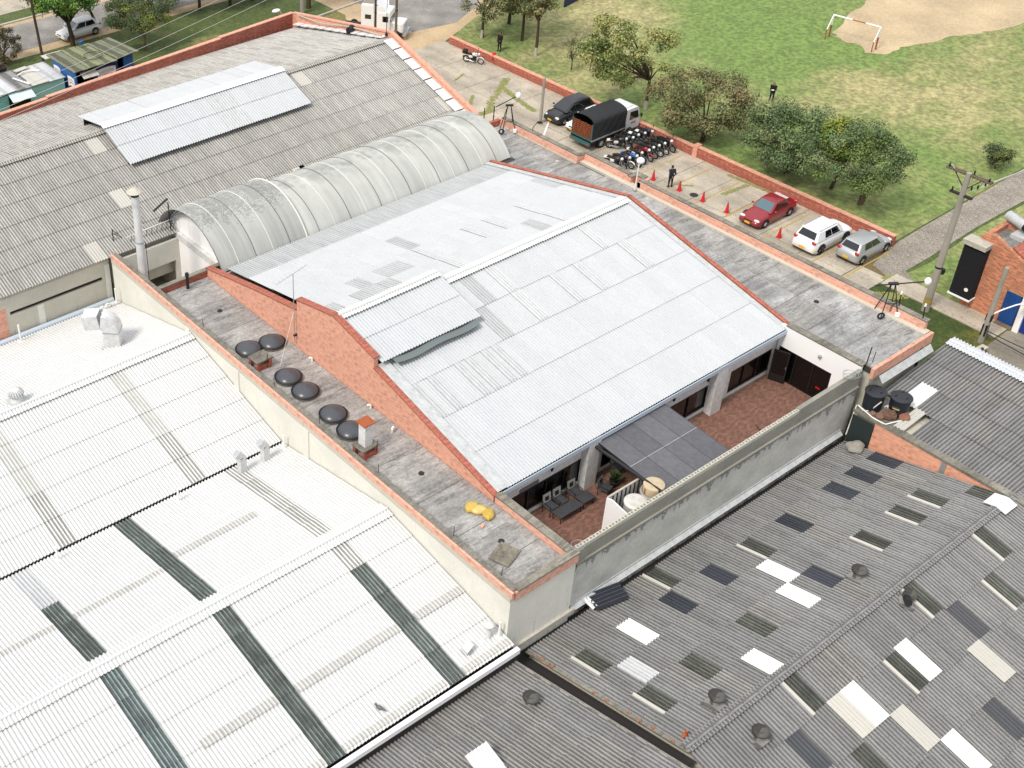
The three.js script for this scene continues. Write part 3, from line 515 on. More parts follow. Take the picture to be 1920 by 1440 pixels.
// bare unpainted laps across the near roof: short grey bands of overlapping sheet
{
  M.lapBand = new THREE.MeshStandardMaterial({ color: 0xd2d2d0, map: T.whiteDirty, roughness: .9, ...dbl });
  const x0 = 27.68 - 24 * .885, eaveBand = new THREE.MeshStandardMaterial({ color: 0xd8d8d5, map: T.whiteDirty, roughness: .9, ...dbl }), band = (z, c0, c1, side, len = .42, mm = M.lapBand) => {
    const zR = -32.21, yR = 4.88, y = side ? yR - (z - zR) * (1.45 / 8.24) : yR - (zR - z) * (1.58 / 8.07), a = side ? Math.atan(1.45 / 8.24) : Math.atan(1.58 / 8.07);
    for (let c = c0; c < c1; c++) { const m = part('lap_band', sheetGeo(len, .885, 5, c % 5), mm, shedNear); m.position.set(x0 + (c + (side ? 0 : 1)) * .885, y + .03, z); m.rotation.set(a, side ? 0 : Math.PI, 0, 'YXZ'); }
  };
  band(-27.35, 14, 20, 1); band(-27.35, 21, 24, 1); band(-27.4, 9, 13, 1); band(-27.35, 3, 7, 1); band(-35.5, 8, 13, 0); band(-35.5, 2, 7, 0); band(-36.1, 14, 19, 0); band(-24.28, 14, 20, 1, .3, eaveBand); band(-24.28, 21, 24, 1, .3, eaveBand); band(-24.28, 8, 13, 1, .3, eaveBand);
}
// valley gutter between them and the eave gutter of the near one
part('valley_gutter', [box(6.5, 27.6, 3.05, 3.1, -40.66, -40.26)], M.gutterDark, shedFar);
part('gutter', [box(8, 27.75, 3.12, 3.16, -24.0, -23.55)], M.gutterDark, shedNear); part('gutter_edge', box(8, 27.75, 3.16, 3.42, -23.75, -23.55), M.purewhite, shedNear);
part('fascia', box(8, 27.75, 2.6, 3.12, -23.8, -23.62), M.dirtyIron, shedNear);

// ---------- grey roofs in the foreground ----------
const grey = thing('grey_patchwork_warehouse', 'weathered grey corrugated roof patched with dark and white sheets in the foreground', 'building');
{
  const W = .905, x0 = 28.78, cols = 25, zr = -15.95, yr = 4.13, ze = -24.05, ye = 2.0;
  const up = [[44.1, -22.1, 'N'], [46.9, -22.1, 'N'], [48.9, -22.0, 'N'], [50.6, -22.1, 'N'], [49, -18.75, 'D'], [50.6, -17.05, 'D'], [47.2, -18.6, 'D'], [44.2, -18.7, 'D'], [41.1, -22, 'D'], [38.5, -22, 'N'], [35.6, -22, 'N'], [36.2, -23.6, 'D'], [36.5, -18.6, 'D'], [32.8, -18.6, 'D'], [29.9, -22, 'D'], [29.8, -18.6, 'D'], [41.3, -18.7, 'N'], [39.9, -20.3, 'W'], [39.3, -18.6, 'W'], [32.7, -22, 'W'], [34.4, -17, 'W'], [31.3, -20.3, 'P']];
  const dn = [[44.1, -13.2, 'N'], [43.1, -14.9, 'D'], [39.4, -13.1, 'D'], [40.9, -9.9, 'N'], [34.3, -14.7, 'D'], [32.9, -13.3, 'N'], [46.8, -13, 'D'], [40.3, -13.2, 'W'], [36.6, -13.1, 'W'], [42.8, -11.5, 'C'], [37.8, -11.4, 'C'], [38.6, -9.6, 'W'], [35.7, -13.2, 'C'], [34.6, -12, 'D'], [48, -14.8, 'D']];
  const kind = { N: ['navySheet', 'dark navy sheet in the grey roof'], D: ['mossSheet', 'dark mossy translucent sheet in the grey roof'], W: ['newWhite', 'new white sheet in the grey roof'], C: ['cream', 'cream translucent sheet in the grey roof'], P: ['algaePale', 'pale sheet in the grey roof'] };
  const find = (list, x, za, zb) => list.find(([px, pz]) => Math.abs(px - x) < W / 2 + .001 && pz > Math.min(za, zb) && pz <= Math.max(za, zb));
  const mk = (list, z0, z1, rows) => (c, r) => {
    const x = x0 + (c + .5) * W, za = z0 + (z1 - z0) * r / rows, zb = z0 + (z1 - z0) * (r + 1) / rows, h = find(list, x, za, zb);
    if (h) return { mat: anyOf(M[kind[h[2]][0]]), name: 'patch_sheet', label: kind[h[2]][1], lift: h[2] === 'W' || h[2] === 'C' ? .045 : -.012, l: .94, over: h[2] === 'D' && R() < .6 ? { n: 1, off: 0, mat: M.cream[0], name: 'light_strip' } : undefined };
    const k = R(), x2 = x > 43 && r < 2; return { mat: x2 && k < .4 ? M.greySheet[4] : k < .12 ? anyOf(M.shedSheet) : anyOf(M.greySheet) };
  };
  addSheets(grey, [slope({ top: V(x0, yr, zr), bot: V(x0, ye, ze), across: X1, cols, rows: 5, W, pick: mk(up, zr, ze, 5) }), slope({ top: V(x0, yr, zr), bot: V(x0, 1.55, -5.6), across: X1, cols: 26, rows: 6, W, pick: mk(dn, zr, -5.6, 6) })], 290);
  ridge(grey, x0, cols, W, yr, zr, .25, [M.greySheet[0], M.greySheet[4]], .2);
  part('white_ridge_piece', [tilt(box(50.1, 51.1, 0, .03, 0, .5), .26, 0, 0, 0, yr + .19, zr), tilt(box(50.1, 51.1, 0, .03, -.6, 0), -.26, 0, 0, 0, yr + .19, zr)], M.newWhite[0], grey);
  part('body', prismX([[-24.0, 0], [-5.7, 0], [-5.7, 1.2], [-15.95, 3.8], [-24.0, 1.7]], x0 + .1, 51.3), M.renderGrey, grey);
  part('valley_gutter', [tilt(box(27.5, 28.72, 0, .06, 0, 9.2), -.25, 0, 0, 0, 1.75, -24.3)], M.gutterDark, grey);
  part('wall_gutter', box(28.4, 51.4, 1.78, 1.84, -24.42, -24.02), M.gutterDark, grey);
  part('mortar_fillet', tilt(box(28.7, 28.86, 0, .08, 0, 8.6), -.252, 0, 0, 0, 2.02, -24.05), M.coping, grey);
  const tile = new THREE.MeshStandardMaterial({ color: 0xa5785f, map: T.fine, roughness: .95 }); for (let i = 0; i < 11; i++) { const u = rr(.3, 7.8); part('broken_tile', cbox(rr(.08, .2), .04, rr(.06, .16), 28.78 + rr(-.06, .06), 2.14 + u * .257, -24.05 + u, rr(-.3, .3), rr(0, 3), rr(-.3, .3)), tile, grey); }
}
const shed = thing('grey_roofed_shed', 'low grey corrugated shed roof below the white gutter at the bottom edge', 'building');
{
  const W = .885, cols = 17, x0 = 27.6 - cols * W;
  addSheets(shed, [slope({ top: V(x0, 6.0, -11.3), bot: V(x0, 2.62, -23.75), across: X1, cols, rows: 7, W, pick: (c, r) => ({ mat: R() < .7 ? anyOf(M.shedSheet) : anyOf(M.greySheet) }) })]);
  part('body', prismX([[-23.6, 0], [-11.3, 0], [-11.3, 5.6], [-23.6, 2.3]], x0 + .1, 27.5), M.renderGrey, shed);
  part('edge_trim', tilt(box(27.55, 27.64, 0, .08, 0, 12.9), -.265, 0, 0, 0, 2.62, -23.75), M.ridgeGrey, shed);
}
const rshed = thing('grey_roofed_outbuilding', 'grey corrugated outbuilding roof behind the water tanks with brick side wall', 'building');
{
  const W = .9, cols = 14, zA = -24.0;
  addSheets(rshed, [slope({ top: V(59.3, 4.9, zA), bot: V(51.95, 4.02, zA), across: V(0, 0, 1), cols, rows: 4, W, pick: (c, r) => {
    if (c === 1 && r === 2) return { mat: M.newWhite[0], name: 'patch_sheet', label: 'white sheet beside the water tanks', lift: .04 };
    if (c === 2 && r === 3) return { mat: M.cream[0], name: 'patch_sheet', label: 'white sheet beside the water tanks', lift: .04, w: .6 };
    if (r === 3 && c < 2) return null;
    const k = R(); return { mat: r === 0 && k < .5 ? M.shedSheet[3] : k < .35 ? M.greySheet[4] : k < .6 ? anyOf(M.shedSheet) : anyOf(M.greySheet) };
  } })]);
  const rg = ridgeGeo(W, .12, .4); for (let c = 0; c < cols; c++) { const o = part('ridge_cap', rg, M.flashingRidge ??= new THREE.MeshStandardMaterial({ color: 0xd2d6da, map: T.white, roughness: .8, ...dbl }), rshed); o.position.set(59.35, 4.97, zA + (c + .5) * W); o.rotation.y = Math.PI / 2; }
  part('brick_side_wall', box(51.55, 51.8, 0, 3.95, -22.95, -11), M.brickRedOrange ??= new THREE.MeshStandardMaterial({ color: 0xf0d8c8, map: T.brick, roughness: .9 }), rshed);
  part('dark_panel', box(51.5, 51.56, 2.0, 3.75, -24.15, -22.97), new THREE.MeshStandardMaterial({ color: 0x26302f, roughness: .6 }), rshed);
  part('side_coping', box(51.5, 51.95, 3.95, 4.08, -24.2, -11), M.coping, rshed); part('side_post', box(51.5, 51.53, 1.9, 3.9, -19.35, -19.1), M.steel, rshed);
  part('tank_deck', box(51.6, 53.75, 3.8, 4.0, -24.2, -22.15), M.blockDark, rshed);
  part('side_gutter', box(51.2, 51.5, 1.95, 2.05, -24.1, -11), M.dirtyIron, rshed); part('body', [box(51.8, 59.2, 0, 3.85, -24.1, -11)], M.renderGrey, rshed);
}

// ---------- block wall of the patio ----------
const bwall = thing('block_wall', 'stained grey concrete block wall with hollow top course along the patio', 'wall');
{
  const z0 = -24.72, z1 = -24.5, xa = 31.75, xb = 51.9;
  part('wall_face', box(xa, xb, 0, 5.02, z0, z1), M.block, bwall); part('ledge', [box(xa, xb, 5.02, 5.16, z0, z1 + .07)], M.blockDark, bwall); part('upper_face', box(xa, xb, 5.16, 5.86, z0 + .02, z1 - .02), M.blockDark, bwall);
  // hollow blocks of the top course, open cores upwards
  const xe = 46.9, n = 38, pw = (xe - xa) / n, bm = new THREE.MeshStandardMaterial({ color: 0xd9d6c8, map: T.fine });
  const bg = merge([box(0, pw - .012, 5.86, 6.06, z0 + .02, z0 + .055), box(0, pw - .012, 5.86, 6.06, z1 - .055, z1 - .02), box(0, .045, 5.86, 6.06, z0 + .055, z1 - .055), box(pw / 2 - .03, pw / 2 + .03, 5.86, 6.06, z0 + .055, z1 - .055), box(pw - .057, pw - .012, 5.86, 6.06, z0 + .055, z1 - .055)]);
  for (let i = 0; i < n; i++) { const b = part('hollow_block', bg, bm, bwall); b.position.x = xa + i * pw; b.position.y = i % 7 === 3 ? .006 : 0; }
  part('wall_top', box(xe, xb, 5.86, 6.12, z0, z1), M.blockDark, bwall);
  part('flashing', [tilt(box(xa, xb - .5, 0, .03, 0, .26), .75, 0, 0, 0, 2.5, z1), box(xa, xb - .5, 2.5, 2.62, z1, z1 + .03)], M.flashing, bwall);
  part('footing', box(28, 31.8, 2.3, 2.55, z1 + .1, z1 + .26), M.cope2, bwall);
}

// ---------- patio: floor, canopy, tank enclosure, furniture ----------
structure('patio_floor', box(31.5, 52.1, 2.84, 2.9, -29.45, -24.72), M.paver);
const canopy = thing('patio_canopy', 'dark tinted panel canopy on thin rails over the patio', 'canopy');
{
  const xa = 37.95, xb = 42.65, za = -29.3, zb = -24.85, ya = 5.62, yb = 5.3, n = 4, pm = [0x6b6b70, 0x66666b, 0x717176].map((c) => new THREE.MeshStandardMaterial({ color: c, roughness: .5, map: T.fine })), len = Math.hypot(zb - za, ya - yb), sl = Math.atan2(ya - yb, zb - za);
  for (let i = 0; i < n; i++) for (let j = 0; j < 2; j++) part('canopy_panel', tilt(box(xa + (xb - xa) * i / n + .02, xa + (xb - xa) * (i + 1) / n - .02, 0, .016, len * j / 2 + .02, len * (j + 1) / 2 - .02), sl, 0, 0, 0, ya, za), pm[(i + j) % 3], canopy);
  for (let i = 0; i <= n; i++) part('rail', tilt(box(xa + (xb - xa) * i / n - .018, xa + (xb - xa) * i / n + .018, -.05, .024, 0, len), sl, 0, 0, 0, ya, za), i === 0 ? M.iron : M.railGrey ??= new THREE.MeshStandardMaterial({ color: 0x4c4e54, roughness: .5 }), canopy);
  for (const t of [0, .5, 1]) part('cross_bar', tilt(box(xa, xb, -.06, .022, len * t - .02, len * t + .012), sl, 0, 0, 0, ya, za), M.steel, canopy);
  part('rolled_awning', (() => { const g = new THREE.CylinderGeometry(.09, .09, len, 10); g.rotateX(Math.PI / 2); g.translate(xa - .14, 5.46, (za + zb) / 2); return g; })(), M.iron, canopy);
}
const encl = thing('tank_enclosure', 'white walled open-top enclosure holding two tanks on the patio', 'enclosure');
{
  const xa = 35.75, xb = 38.45, za = -26.45, zb = -24.8, y1 = 5.25;
  part('white_wall', prismX([[za, 2.9], [zb, 2.9], [zb, 5.1], [za + .3, y1 + .1], [za, y1]], xa, xa + .05), M.purewhite, encl);
  part('back_wall', box(xa + .05, xb, 2.9, y1, za, za + .05), M.white, encl); part('side_wall', box(xb, xb + .05, 2.9, y1, za, zb), M.white, encl);
  for (let i = 1; i < 9; i++) part('dark_batten', box(xa + .05 + i * .29, xa + .13 + i * .29, 3.2, y1 - .02, za + .05, za + .07), M.dirtyIron, encl);
  part('rim', [box(xa + .05, xb + .05, y1, y1 + .05, za - .02, za + .07), box(xb - .01, xb + .06, y1, y1 + .05, za + .07, zb)], M.cope2, encl);
  part('stand', box(xa + .1, xb - .05, 2.9, 3.85, za + .1, zb - .02), M.blockDark, encl); part('stand_pad', box(36.2, 37.4, 3.85, 4.0, -26.2, -25.0), M.blockDark, encl);
}
{
  const body = (c) => new THREE.MeshStandardMaterial({ color: c, roughness: .6, map: T.fine });
  const t = thing('water_tank', 'round white lidded water tank, lower of two in the enclosure', 'water tank', undefined, 36.8, 4.0, -25.6);
  part('shell', lathe([[0, 0], [.5, 0], [.53, .1], [.5, .2], [.53, .3], [.53, .9], [.5, 1.0], [.46, 1.02]]), body(0xb9b7b0), t); part('lid', lathe([[.56, 1.0], [.56, 1.06], [.5, 1.1], [.42, 1.1], [.40, 1.14], [0, 1.18]]), body(0xe4e1da), t);
  const u = thing('water_tank', 'round beige capped water tank, taller of two in the enclosure', 'water tank', undefined, 37.95, 3.85, -25.62);
  part('shell', lathe([[0, 0], [.52, 0], [.56, .1], [.56, 1.1], [.6, 1.14], [.58, 1.2], [.5, 1.2]]), body(0xb4b1aa), u); part('lid', lathe([[.48, 1.2], [.5, 1.6], [.46, 1.66], [0, 1.7]]), body(0xd9c6a4), u); part('rust_run', box(-.52, -.5, 1.25, 1.55, -.12, -.06), M.rust, u);
}
// ---------- ground, roads, field ----------
T.grass = tex(1024, 1024, 16, 16, (u, v) => {
  const bl = fbm(u, v, 5, 5, 6, 131), f = fbm(u, v, 90, 90, 3, 133), d = sm(.46, .64, bl) * .8 + .2 * f, n = .8 + .35 * (f - .5) + .3 * (N() - .5);
  return [n * (92 + 62 * d), n * (112 + 34 * d), n * (56 + 34 * d)];
});
structure('ground', (() => { const g = new THREE.PlaneGeometry(700, 700); g.rotateX(-Math.PI / 2); g.translate(60, -.012, -60); return uvBox(g); })(), mat('groundGrass', 0xffffff, { map: T.grass }));
{
  // playing field: worn dry grass in broad patches, lush where it is watered
  const X0 = 72.6, X1f = 152.6, Z0 = -104, Z1 = -24, blobs = [[94, -60, 11, 1], [99, -66, 10, .9], [89, -66, 6, .6], [101, -58, 7, .8], [92, -50, 7, -1], [86, -70, 9, -.8], [100, -46, 9, -.7], [84, -55, 5, -.5], [90, -74, 8, -1], [97, -42, 8, -.2], [112, -44, 7, -.4], [86, -41, 7, .25], [78, -44, 5, .4], [79, -66, 5, -.5], [88, -36, 7, .1], [80, -29.5, 4, -.6], [84, -30, 4, -.8], [74, -30, 4, .5], [104, -72, 8, -.3], [76.5, -52, 4, .3]];
  T.field = tex(1280, 1280, 80, 80, (u, v) => {
    const x = X0 + u * 80, z = Z1 - v * 80; let m = 0; for (const [bx, bz, r, k] of blobs) { const q = ((x - bx) ** 2 + (z - bz) ** 2) / (r * r); if (q < 4) m += k * Math.exp(-q * 1.6); }
    const bl = fbm(u, v, 22, 30, 5, 141), st = fbm(u, v, 30, 90, 4, 143), f = fbm(u, v, 330, 330, 1, 147), g = m * .95 + (bl - .5) * 1.6 + (st - .5) * .9 + .08, lush = sm(-.35, .75, g), dry = 1 - sm(-.95, .05, g);
    let c = [142, 148, 92]; const L = [116, 142, 72], D = [180, 170, 122]; c = c.map((a, i) => a + (L[i] - a) * lush * .9); c = c.map((a, i) => a + (D[i] - a) * dry * .85);
    const n = .92 + .3 * (f - .5) + .22 * (N() - .5); return c.map((a) => a * n);
  });
  const g = flat([[73.35, -78.9], [77, -80.7], [86.5, -84.5], [86.5, -100], [150, -100], [150, -35.6], [88, -35.6], [74.5, -35.4], [73.35, -35.4]], .02), p = g.attributes.position, uv = g.attributes.uv; for (let i = 0; i < p.count; i++) uv.setXY(i, p.getX(i) - X0, Z1 - p.getZ(i));
  const fm = mat('field', 0xffffff, { map: T.field }); structure('playing_field', g, fm);
  const g2 = flat([[70.6, -32.4], [71.2, -32.7], [73.5, -32.5], [80, -32.9], [90, -32.7], [150, -32], [150, -24.1], [70.6, -24.1]], .016), p2 = g2.attributes.position; for (let i = 0; i < p2.count; i++) g2.attributes.uv.setXY(i, p2.getX(i) - X0, Z1 - p2.getZ(i));
  structure('lawn', g2, fm);
}
structure('grass_verge', flat([[57.6, -33.8], [68.85, -33.2], [68.85, -25.2], [57.6, -23]], .018), mat('verge', 0xc4cfa6, { map: T.grass }));
structure('gravel_path', flat([[70.4, -34.6], [73.3, -35.2], [76, -35.3], [90, -35.5], [150, -37], [150, -31], [90, -33], [80, -33.1], [74, -32.9], [71.4, -32.9], [70.6, -31.6], [69.6, -32.3]], .024), M.gravel);
structure('dirt_pitch', (() => { const r = rng(12), pts = [[101.2, -59], [100.3, -57.6], [100.6, -56], [99.6, -54.6], [100.6, -53.4], [103, -53.4], [105.6, -52.6], [108.3, -52.1], [110, -51.4], [112, -50.8], [116, -49.8], [122, -49], [140, -48], [140, -80], [122, -72], [114, -63.6], [110, -61.6], [106, -60.6]], out = []; for (let i = 0; i < pts.length; i++) { const a = pts[i], b = pts[(i + 1) % pts.length]; for (let k = 0; k < 4; k++) out.push([a[0] + (b[0] - a[0]) * k / 4 + (r() - .5) * .35, a[1] + (b[1] - a[1]) * k / 4 + (r() - .5) * .35]); } return flat(out, .03); })(), M.dirt);
structure('street', flat([[70.4, -104], [86, -104], [86, -84], [77, -80.6], [73.3, -79.2], [56.7, -79.2], [56.7, -80.6], [66, -83.5], [70.2, -89.6]], .008), M.tan);
structure('street_asphalt', flat([[74.2, -104], [81, -104], [83.5, -90], [82, -84], [77, -81.8], [72.4, -82.6], [72.9, -90]], .014), M.asphalt);
structure('road', flat([[-60, -107.5], [70, -107.5], [70, -99.6], [-60, -99.6]], .008), M.tan); structure('road_asphalt', flat([[-60, -106.8], [70, -106.8], [70, -101], [-60, -101]], .014), M.asphalt);
structure('road_kerb', box(-60, 70, 0, .13, -107.75, -107.5), M.cope2); structure('pavement', flat([[-60, -113.5], [70, -113.5], [70, -110], [-60, -110]], .02), M.concrete);
structure('far_kerb', tilt(box(0, 12, 0, .14, -.1, .1), 0, .1, 0, 62, 0, -90.2), M.cope2);
structure('alley', flat([[60, -25.2], [69.6, -25.4], [72.5, -25.6], [110, -26], [110, 20], [60, 20]], .022), mat('alley', 0xb4b0a6, { map: T.concrete }));
structure('sidewalk', box(68.85, 70.55, 0, .09, -33.0, -25.5), M.concrete);
// car park of cast slabs with grassy joints
const park = structure('parking_lot', flat([[57.4, -79.4], [73.35, -79.4], [73.35, -35.0], [71.6, -33.4], [69.5, -32.6], [57.4, -33.6]], .006), mat('lotJoint', 0x8b8468, { map: T.dirt }));
{
  const zc = [-79.4, -75.2, -70.8, -66.2, -62.6, -59.4, -56.4, -53.4, -50.4, -47.4, -44.4, -41.4, -38.4, -35.05], xc = [57.45, 62.6, 68.2, 73.3];
  for (let i = 0; i < zc.length - 1; i++) for (let j = 0; j < 3; j++) { const k = rr(-.03, .03); part('slab', box(xc[j] + .02 + k, xc[j + 1] - .02, .0, .034 + rr(0, .006), zc[i] + .02, zc[i + 1] - .02), M.concrete, park); }
  part('slab', box(66.2, 69.7, 0, .034, -35.0, -33.1), M.concrete, park);
  const line = (xa, xb, z) => part('painted_line', box(xa, xb, .03, .046, z - .05, z + .05), M.yellowPaint, park);
  for (const z of [-52.05, -49.4, -46.8, -44.3, -41.0, -37.9, -37.2, -34.85].filter((z) => z !== -37.9)) line(66.5, z === -34.85 ? 72.9 : 72.6, z);
  part('painted_line', tilt(box(-2.6, 2.6, .03, .046, -.06, .06), 0, .62, 0, 67.9, .002, -61.4), M.purewhite, park);
}
// weeds and moss in the joints of the drive
{
  const wm = mat('weed', 0x8a8c52, dbl), r = rng(41), geos = [];
  const strip = (pts, w, n) => { for (let i = 0; i < n; i++) { const t = r() * (pts.length - 1), k = Math.floor(t), f = t - k, x = pts[k][0] + (pts[k + 1][0] - pts[k][0]) * f + (r() - .5) * w, z = pts[k][1] + (pts[k + 1][1] - pts[k][1]) * f + (r() - .5) * w, g = new THREE.PlaneGeometry(.08 + r() * .12, .05 + r() * .08); g.rotateX(-1.57 + (r() - .5) * .5); g.rotateY(r() * 6.3); g.translate(x, .05, z); geos.push(g); } };
  strip([[65.3, -66.6], [66.6, -66.3], [67.8, -67.5], [70.6, -69.2], [72, -70]], .5, 700); strip([[70.6, -69.2], [69.8, -66.4], [69.4, -64.2]], .45, 420); strip([[64.4, -69.9], [64.7, -68.2], [64.9, -67.3]], .3, 180); strip([[66.2, -68.2], [67.6, -69.4]], .25, 90); strip([[66.6, -78.3], [66.9, -76.9]], .4, 80); strip([[70.2, -46.4], [72.8, -46.2]], .3, 160); strip([[72.9, -48], [73.1, -44.4]], .3, 180); strip([[69.6, -33.1], [70.4, -32.7], [68.8, -31.4]], .5, 500); strip([[67.2, -32.6], [68.7, -31.3]], .7, 350); strip([[68.8, -49.3], [69.6, -48.5]], .15, 40); strip([[69.9, -73], [68.3, -72.4]], .15, 60);
  const w = structure('joint_weeds', merge(geos), wm); w.userData.kind = 'stuff'; tag(w, 'moss and weeds growing in the joints of the concrete drive', 'weeds');
}
// brick wall between car park and field, in three lengths with a post
{
  const seg = (label, x, za, zb, h) => { const t = thing('boundary_wall', label, 'wall'); part('brickwork', box(x - .13, x + .13, 0, h, za, zb), M.brickRed, t); part('coping', box(x - .17, x + .17, h, h + .07, za - .02, zb + .02), M.brick, t); return t; };
  seg('low brick boundary wall beside the parked motorcycle and drive entrance', 73.3, -78.5, -63.2, .68); seg('low brick boundary wall behind the black car and covered truck', 73.3, -63.15, -51.6, .74); const s = seg('low brick boundary wall behind the red, white and silver cars', 73.35, -51.2, -35.1, .82);
  part('end_post', box(73.1, 73.6, 0, 1.0, -51.55, -51.15), M.brick, s);
}
// ---------- things on the narrow flat roof ----------
{
  const y = 5.66, r = .66;
  const t = thing('roof_dome', 'round dark dome skylight nearest the brick wall at the far end of the flat roof', 'skylight', 'dome skylights on the flat roof', 30.35, y, -44.88);
  part('kerb_ring', lathe([[r - .06, 0], [r + .02, 0], [r + .02, .12], [r - .04, .14]], 36), M.coping, t); part('flange', lathe([[r - .06, .14], [r + .05, .13], [r + .06, .17], [r - .02, .2]], 36), M.black, t);
  part('dome', lathe([[r - .02, .18], [r - .06, .24], [r - .16, .33], [r - .32, .40], [r - .52, .45], [0, .48]], 36), M.dome, t);
  [['round dark dome skylight half hidden behind the brick vent with the cement slab', 29.04, -45.15], ['round dark dome skylight just past the brick vent with the cement slab', 29.27, -41.95], ['round dark dome skylight touching its neighbour in the middle of the flat roof', 29.25, -40.49], ['round dark dome skylight standing alone on the flat roof before the metal duct', 29.25, -38.21], ['round dark dome skylight half hidden behind the metal duct with rusty cap', 29.16, -36.71]].forEach(([l, x, z]) => copyOf(t, l, x, y, z, rr(0, 1)));
  const vent = (label, x, z, ry) => {
    const v = thing('brick_vent', label, 'vent', undefined, x, y, z, ry);
    for (const [px, pz] of [[-.36, -.3], [.36, -.3], [-.36, .3], [.36, .3]]) part('brick_pier', box(px - .09, px + .09, 0, .52, pz - .09, pz + .09), M.brickRed, v);
    part('brick_side', [box(-.27, .27, 0, .3, .24, .36), box(.3, .42, 0, .34, -.21, .21)], M.brickRed, v); part('slab', bbox(1.0, .08, .84, .015, 0, .52, 0), M.coping, v); return v;
  };
  const v1 = vent('low brick roof vent with cement slab near the two far domes', 28.78, -43.7, .03); part('bar', rod(V(.1, .1, .44), V(.12, .95, .46), .018), M.iron, v1);
  const v2 = vent('low brick roof vent carrying a metal duct with rusty cap', 28.75, -35.1, .05);
  part('duct', bbox(.46, 1.2, .46, .01, 0, .6, 0), M.galv, v2); const cap = part('duct_cap', cbox(.72, .04, .62, 0, 1.92, 0, .05, 0, -.06), M.rust, v2); part('cap_leg', [[-.2, -.2], [.2, -.2], [-.2, .2], [.2, .2]].map(([a, b]) => rod(V(a, 1.78, b), V(a, 1.92, b), .012)), M.iron, v2); part('bar', rod(V(.3, .2, .44), V(.32, .9, .46), .018), M.iron, v2);
  // bags, board, pipes
  const bag = (label, x, z, ry, c) => { const g = new THREE.SphereGeometry(.3, 18, 12), p = g.attributes.position, rn = rng(Math.round(x * 97)); for (let i = 0; i < p.count; i++) { const X = p.getX(i), Y = p.getY(i), Z = p.getZ(i), k = 1 + .12 * Math.sin(X * 19 + Z * 7) * Math.cos(Z * 17) + (rn() - .5) * .03; p.setXYZ(i, X * 1.25 * k, Math.max(-.12, Y * .55) * k, Z * .9 * k); } g.computeVertexNormals(); const m = single('plastic_sack', g, new THREE.MeshStandardMaterial({ color: c, roughness: .38, map: T.fine }), label, 'sack', 'yellow sacks on the flat roof'); m.position.set(x, y + .12, z); m.rotation.y = ry; };
  bag('yellow sack at the far end of the row of three on the flat roof', 30.14, -29.35, .4, 0xe2c25e); bag('yellow sack in the middle of the row of three on the flat roof', 30.3, -28.98, -.3, 0xeccf7c); bag('yellow sack at the near end of the row of three on the flat roof', 30.42, -28.56, .9, 0xd9b750);
  const bd = single('flat_board', bbox(1.15, .05, .95, .01), new THREE.MeshStandardMaterial({ color: 0xbdb5a4, map: T.screed, roughness: .9 }), 'pale square board lying on the flat roof near its corner', 'board'); bd.position.set(29.3, y + .05, -26.35); bd.rotation.set(0, .32, .03);
  const vp = (label, x, z, h, ry, bend = true) => { const m = single('vent_pipe', bend ? [cyl(.05, .05, h, 0, 0, 0, 10), pipe([V(0, h, 0), V(.02, h + .07, 0), V(.1, h + .1, 0), V(.16, h + .06, 0)], .055, 12, 8)] : [cyl(.045, .045, h, 0, 0, 0, 10)], M.pvc, label, 'pipe'); m.position.set(x, y, z); m.rotation.y = ry; return m; };
  vp('short bent white vent pipe at the brick wall beyond the middle domes', 31.1, -42.39, .14, 2.5); vp('short bent white vent pipe at the brick wall level with the lone dome', 31.05, -37.55, .14, 2.5); vp('short bent white vent pipe standing on the flat roof past the metal duct', 30.69, -35.48, .2, .4);
  const bp = single('black_vent_pipe', [cyl(.09, .09, .95, 0, 0, 0, 12), cyl(.11, .11, .16, 0, .85, 0, 12)], M.iron, 'black upright vent pipe at the far end of the flat roof', 'pipe'); bp.position.set(29.69, y, -52.1);
  [['round roof drain cover at the far end of the flat roof', 29.86, -49.14], ['round roof drain cover before the yellow sacks', 29.9, -32.44], ['round roof drain cover beside the pale board', 29.78, -27.05]].forEach(([l, x, z]) => { const m = single('roof_drain', lathe([[.14, 0], [.13, .05], [.06, .07], [0, .07]], 16), M.dirtyIron, l, 'drain', 'drains in the flat roof'); m.position.set(x, y, z); });
  const off = single('brick_piece', cbox(.22, .09, .12), M.brick, 'single loose brick on the flat roof beyond the board', 'brick'); off.position.set(29.75, y + .05, -28.2); off.rotation.y = .5;
  const mast = thing('antenna_mast', 'thin television antenna mast fixed to the brick wall', 'antenna', undefined, 31.1, 6, -43.9);
  part('pole', cyl(.025, .02, 4.25, 0, 0, 0, 8), M.steel, mast); part('boom', rod(V(-1.1, 4.1, .1), V(.9, 4.35, -.1), .015), M.steel, mast); for (let i = 0; i < 9; i++) { const t = i / 8; part('element', rod(V(-1.1 + 2 * t, 4.1 + .25 * t, -.32 + .1), V(-1.1 + 2 * t, 4.1 + .25 * t, .32 - .1), .008, 4), M.steel, mast); } part('guy_wire', rod(V(0, 2, 0), V(-1.6, -.3, .9), .008, 4), M.pvc, mast); part('bracket', box(-.05, .15, .4, .5, -.05, .05), M.dirtyIron, mast);
}
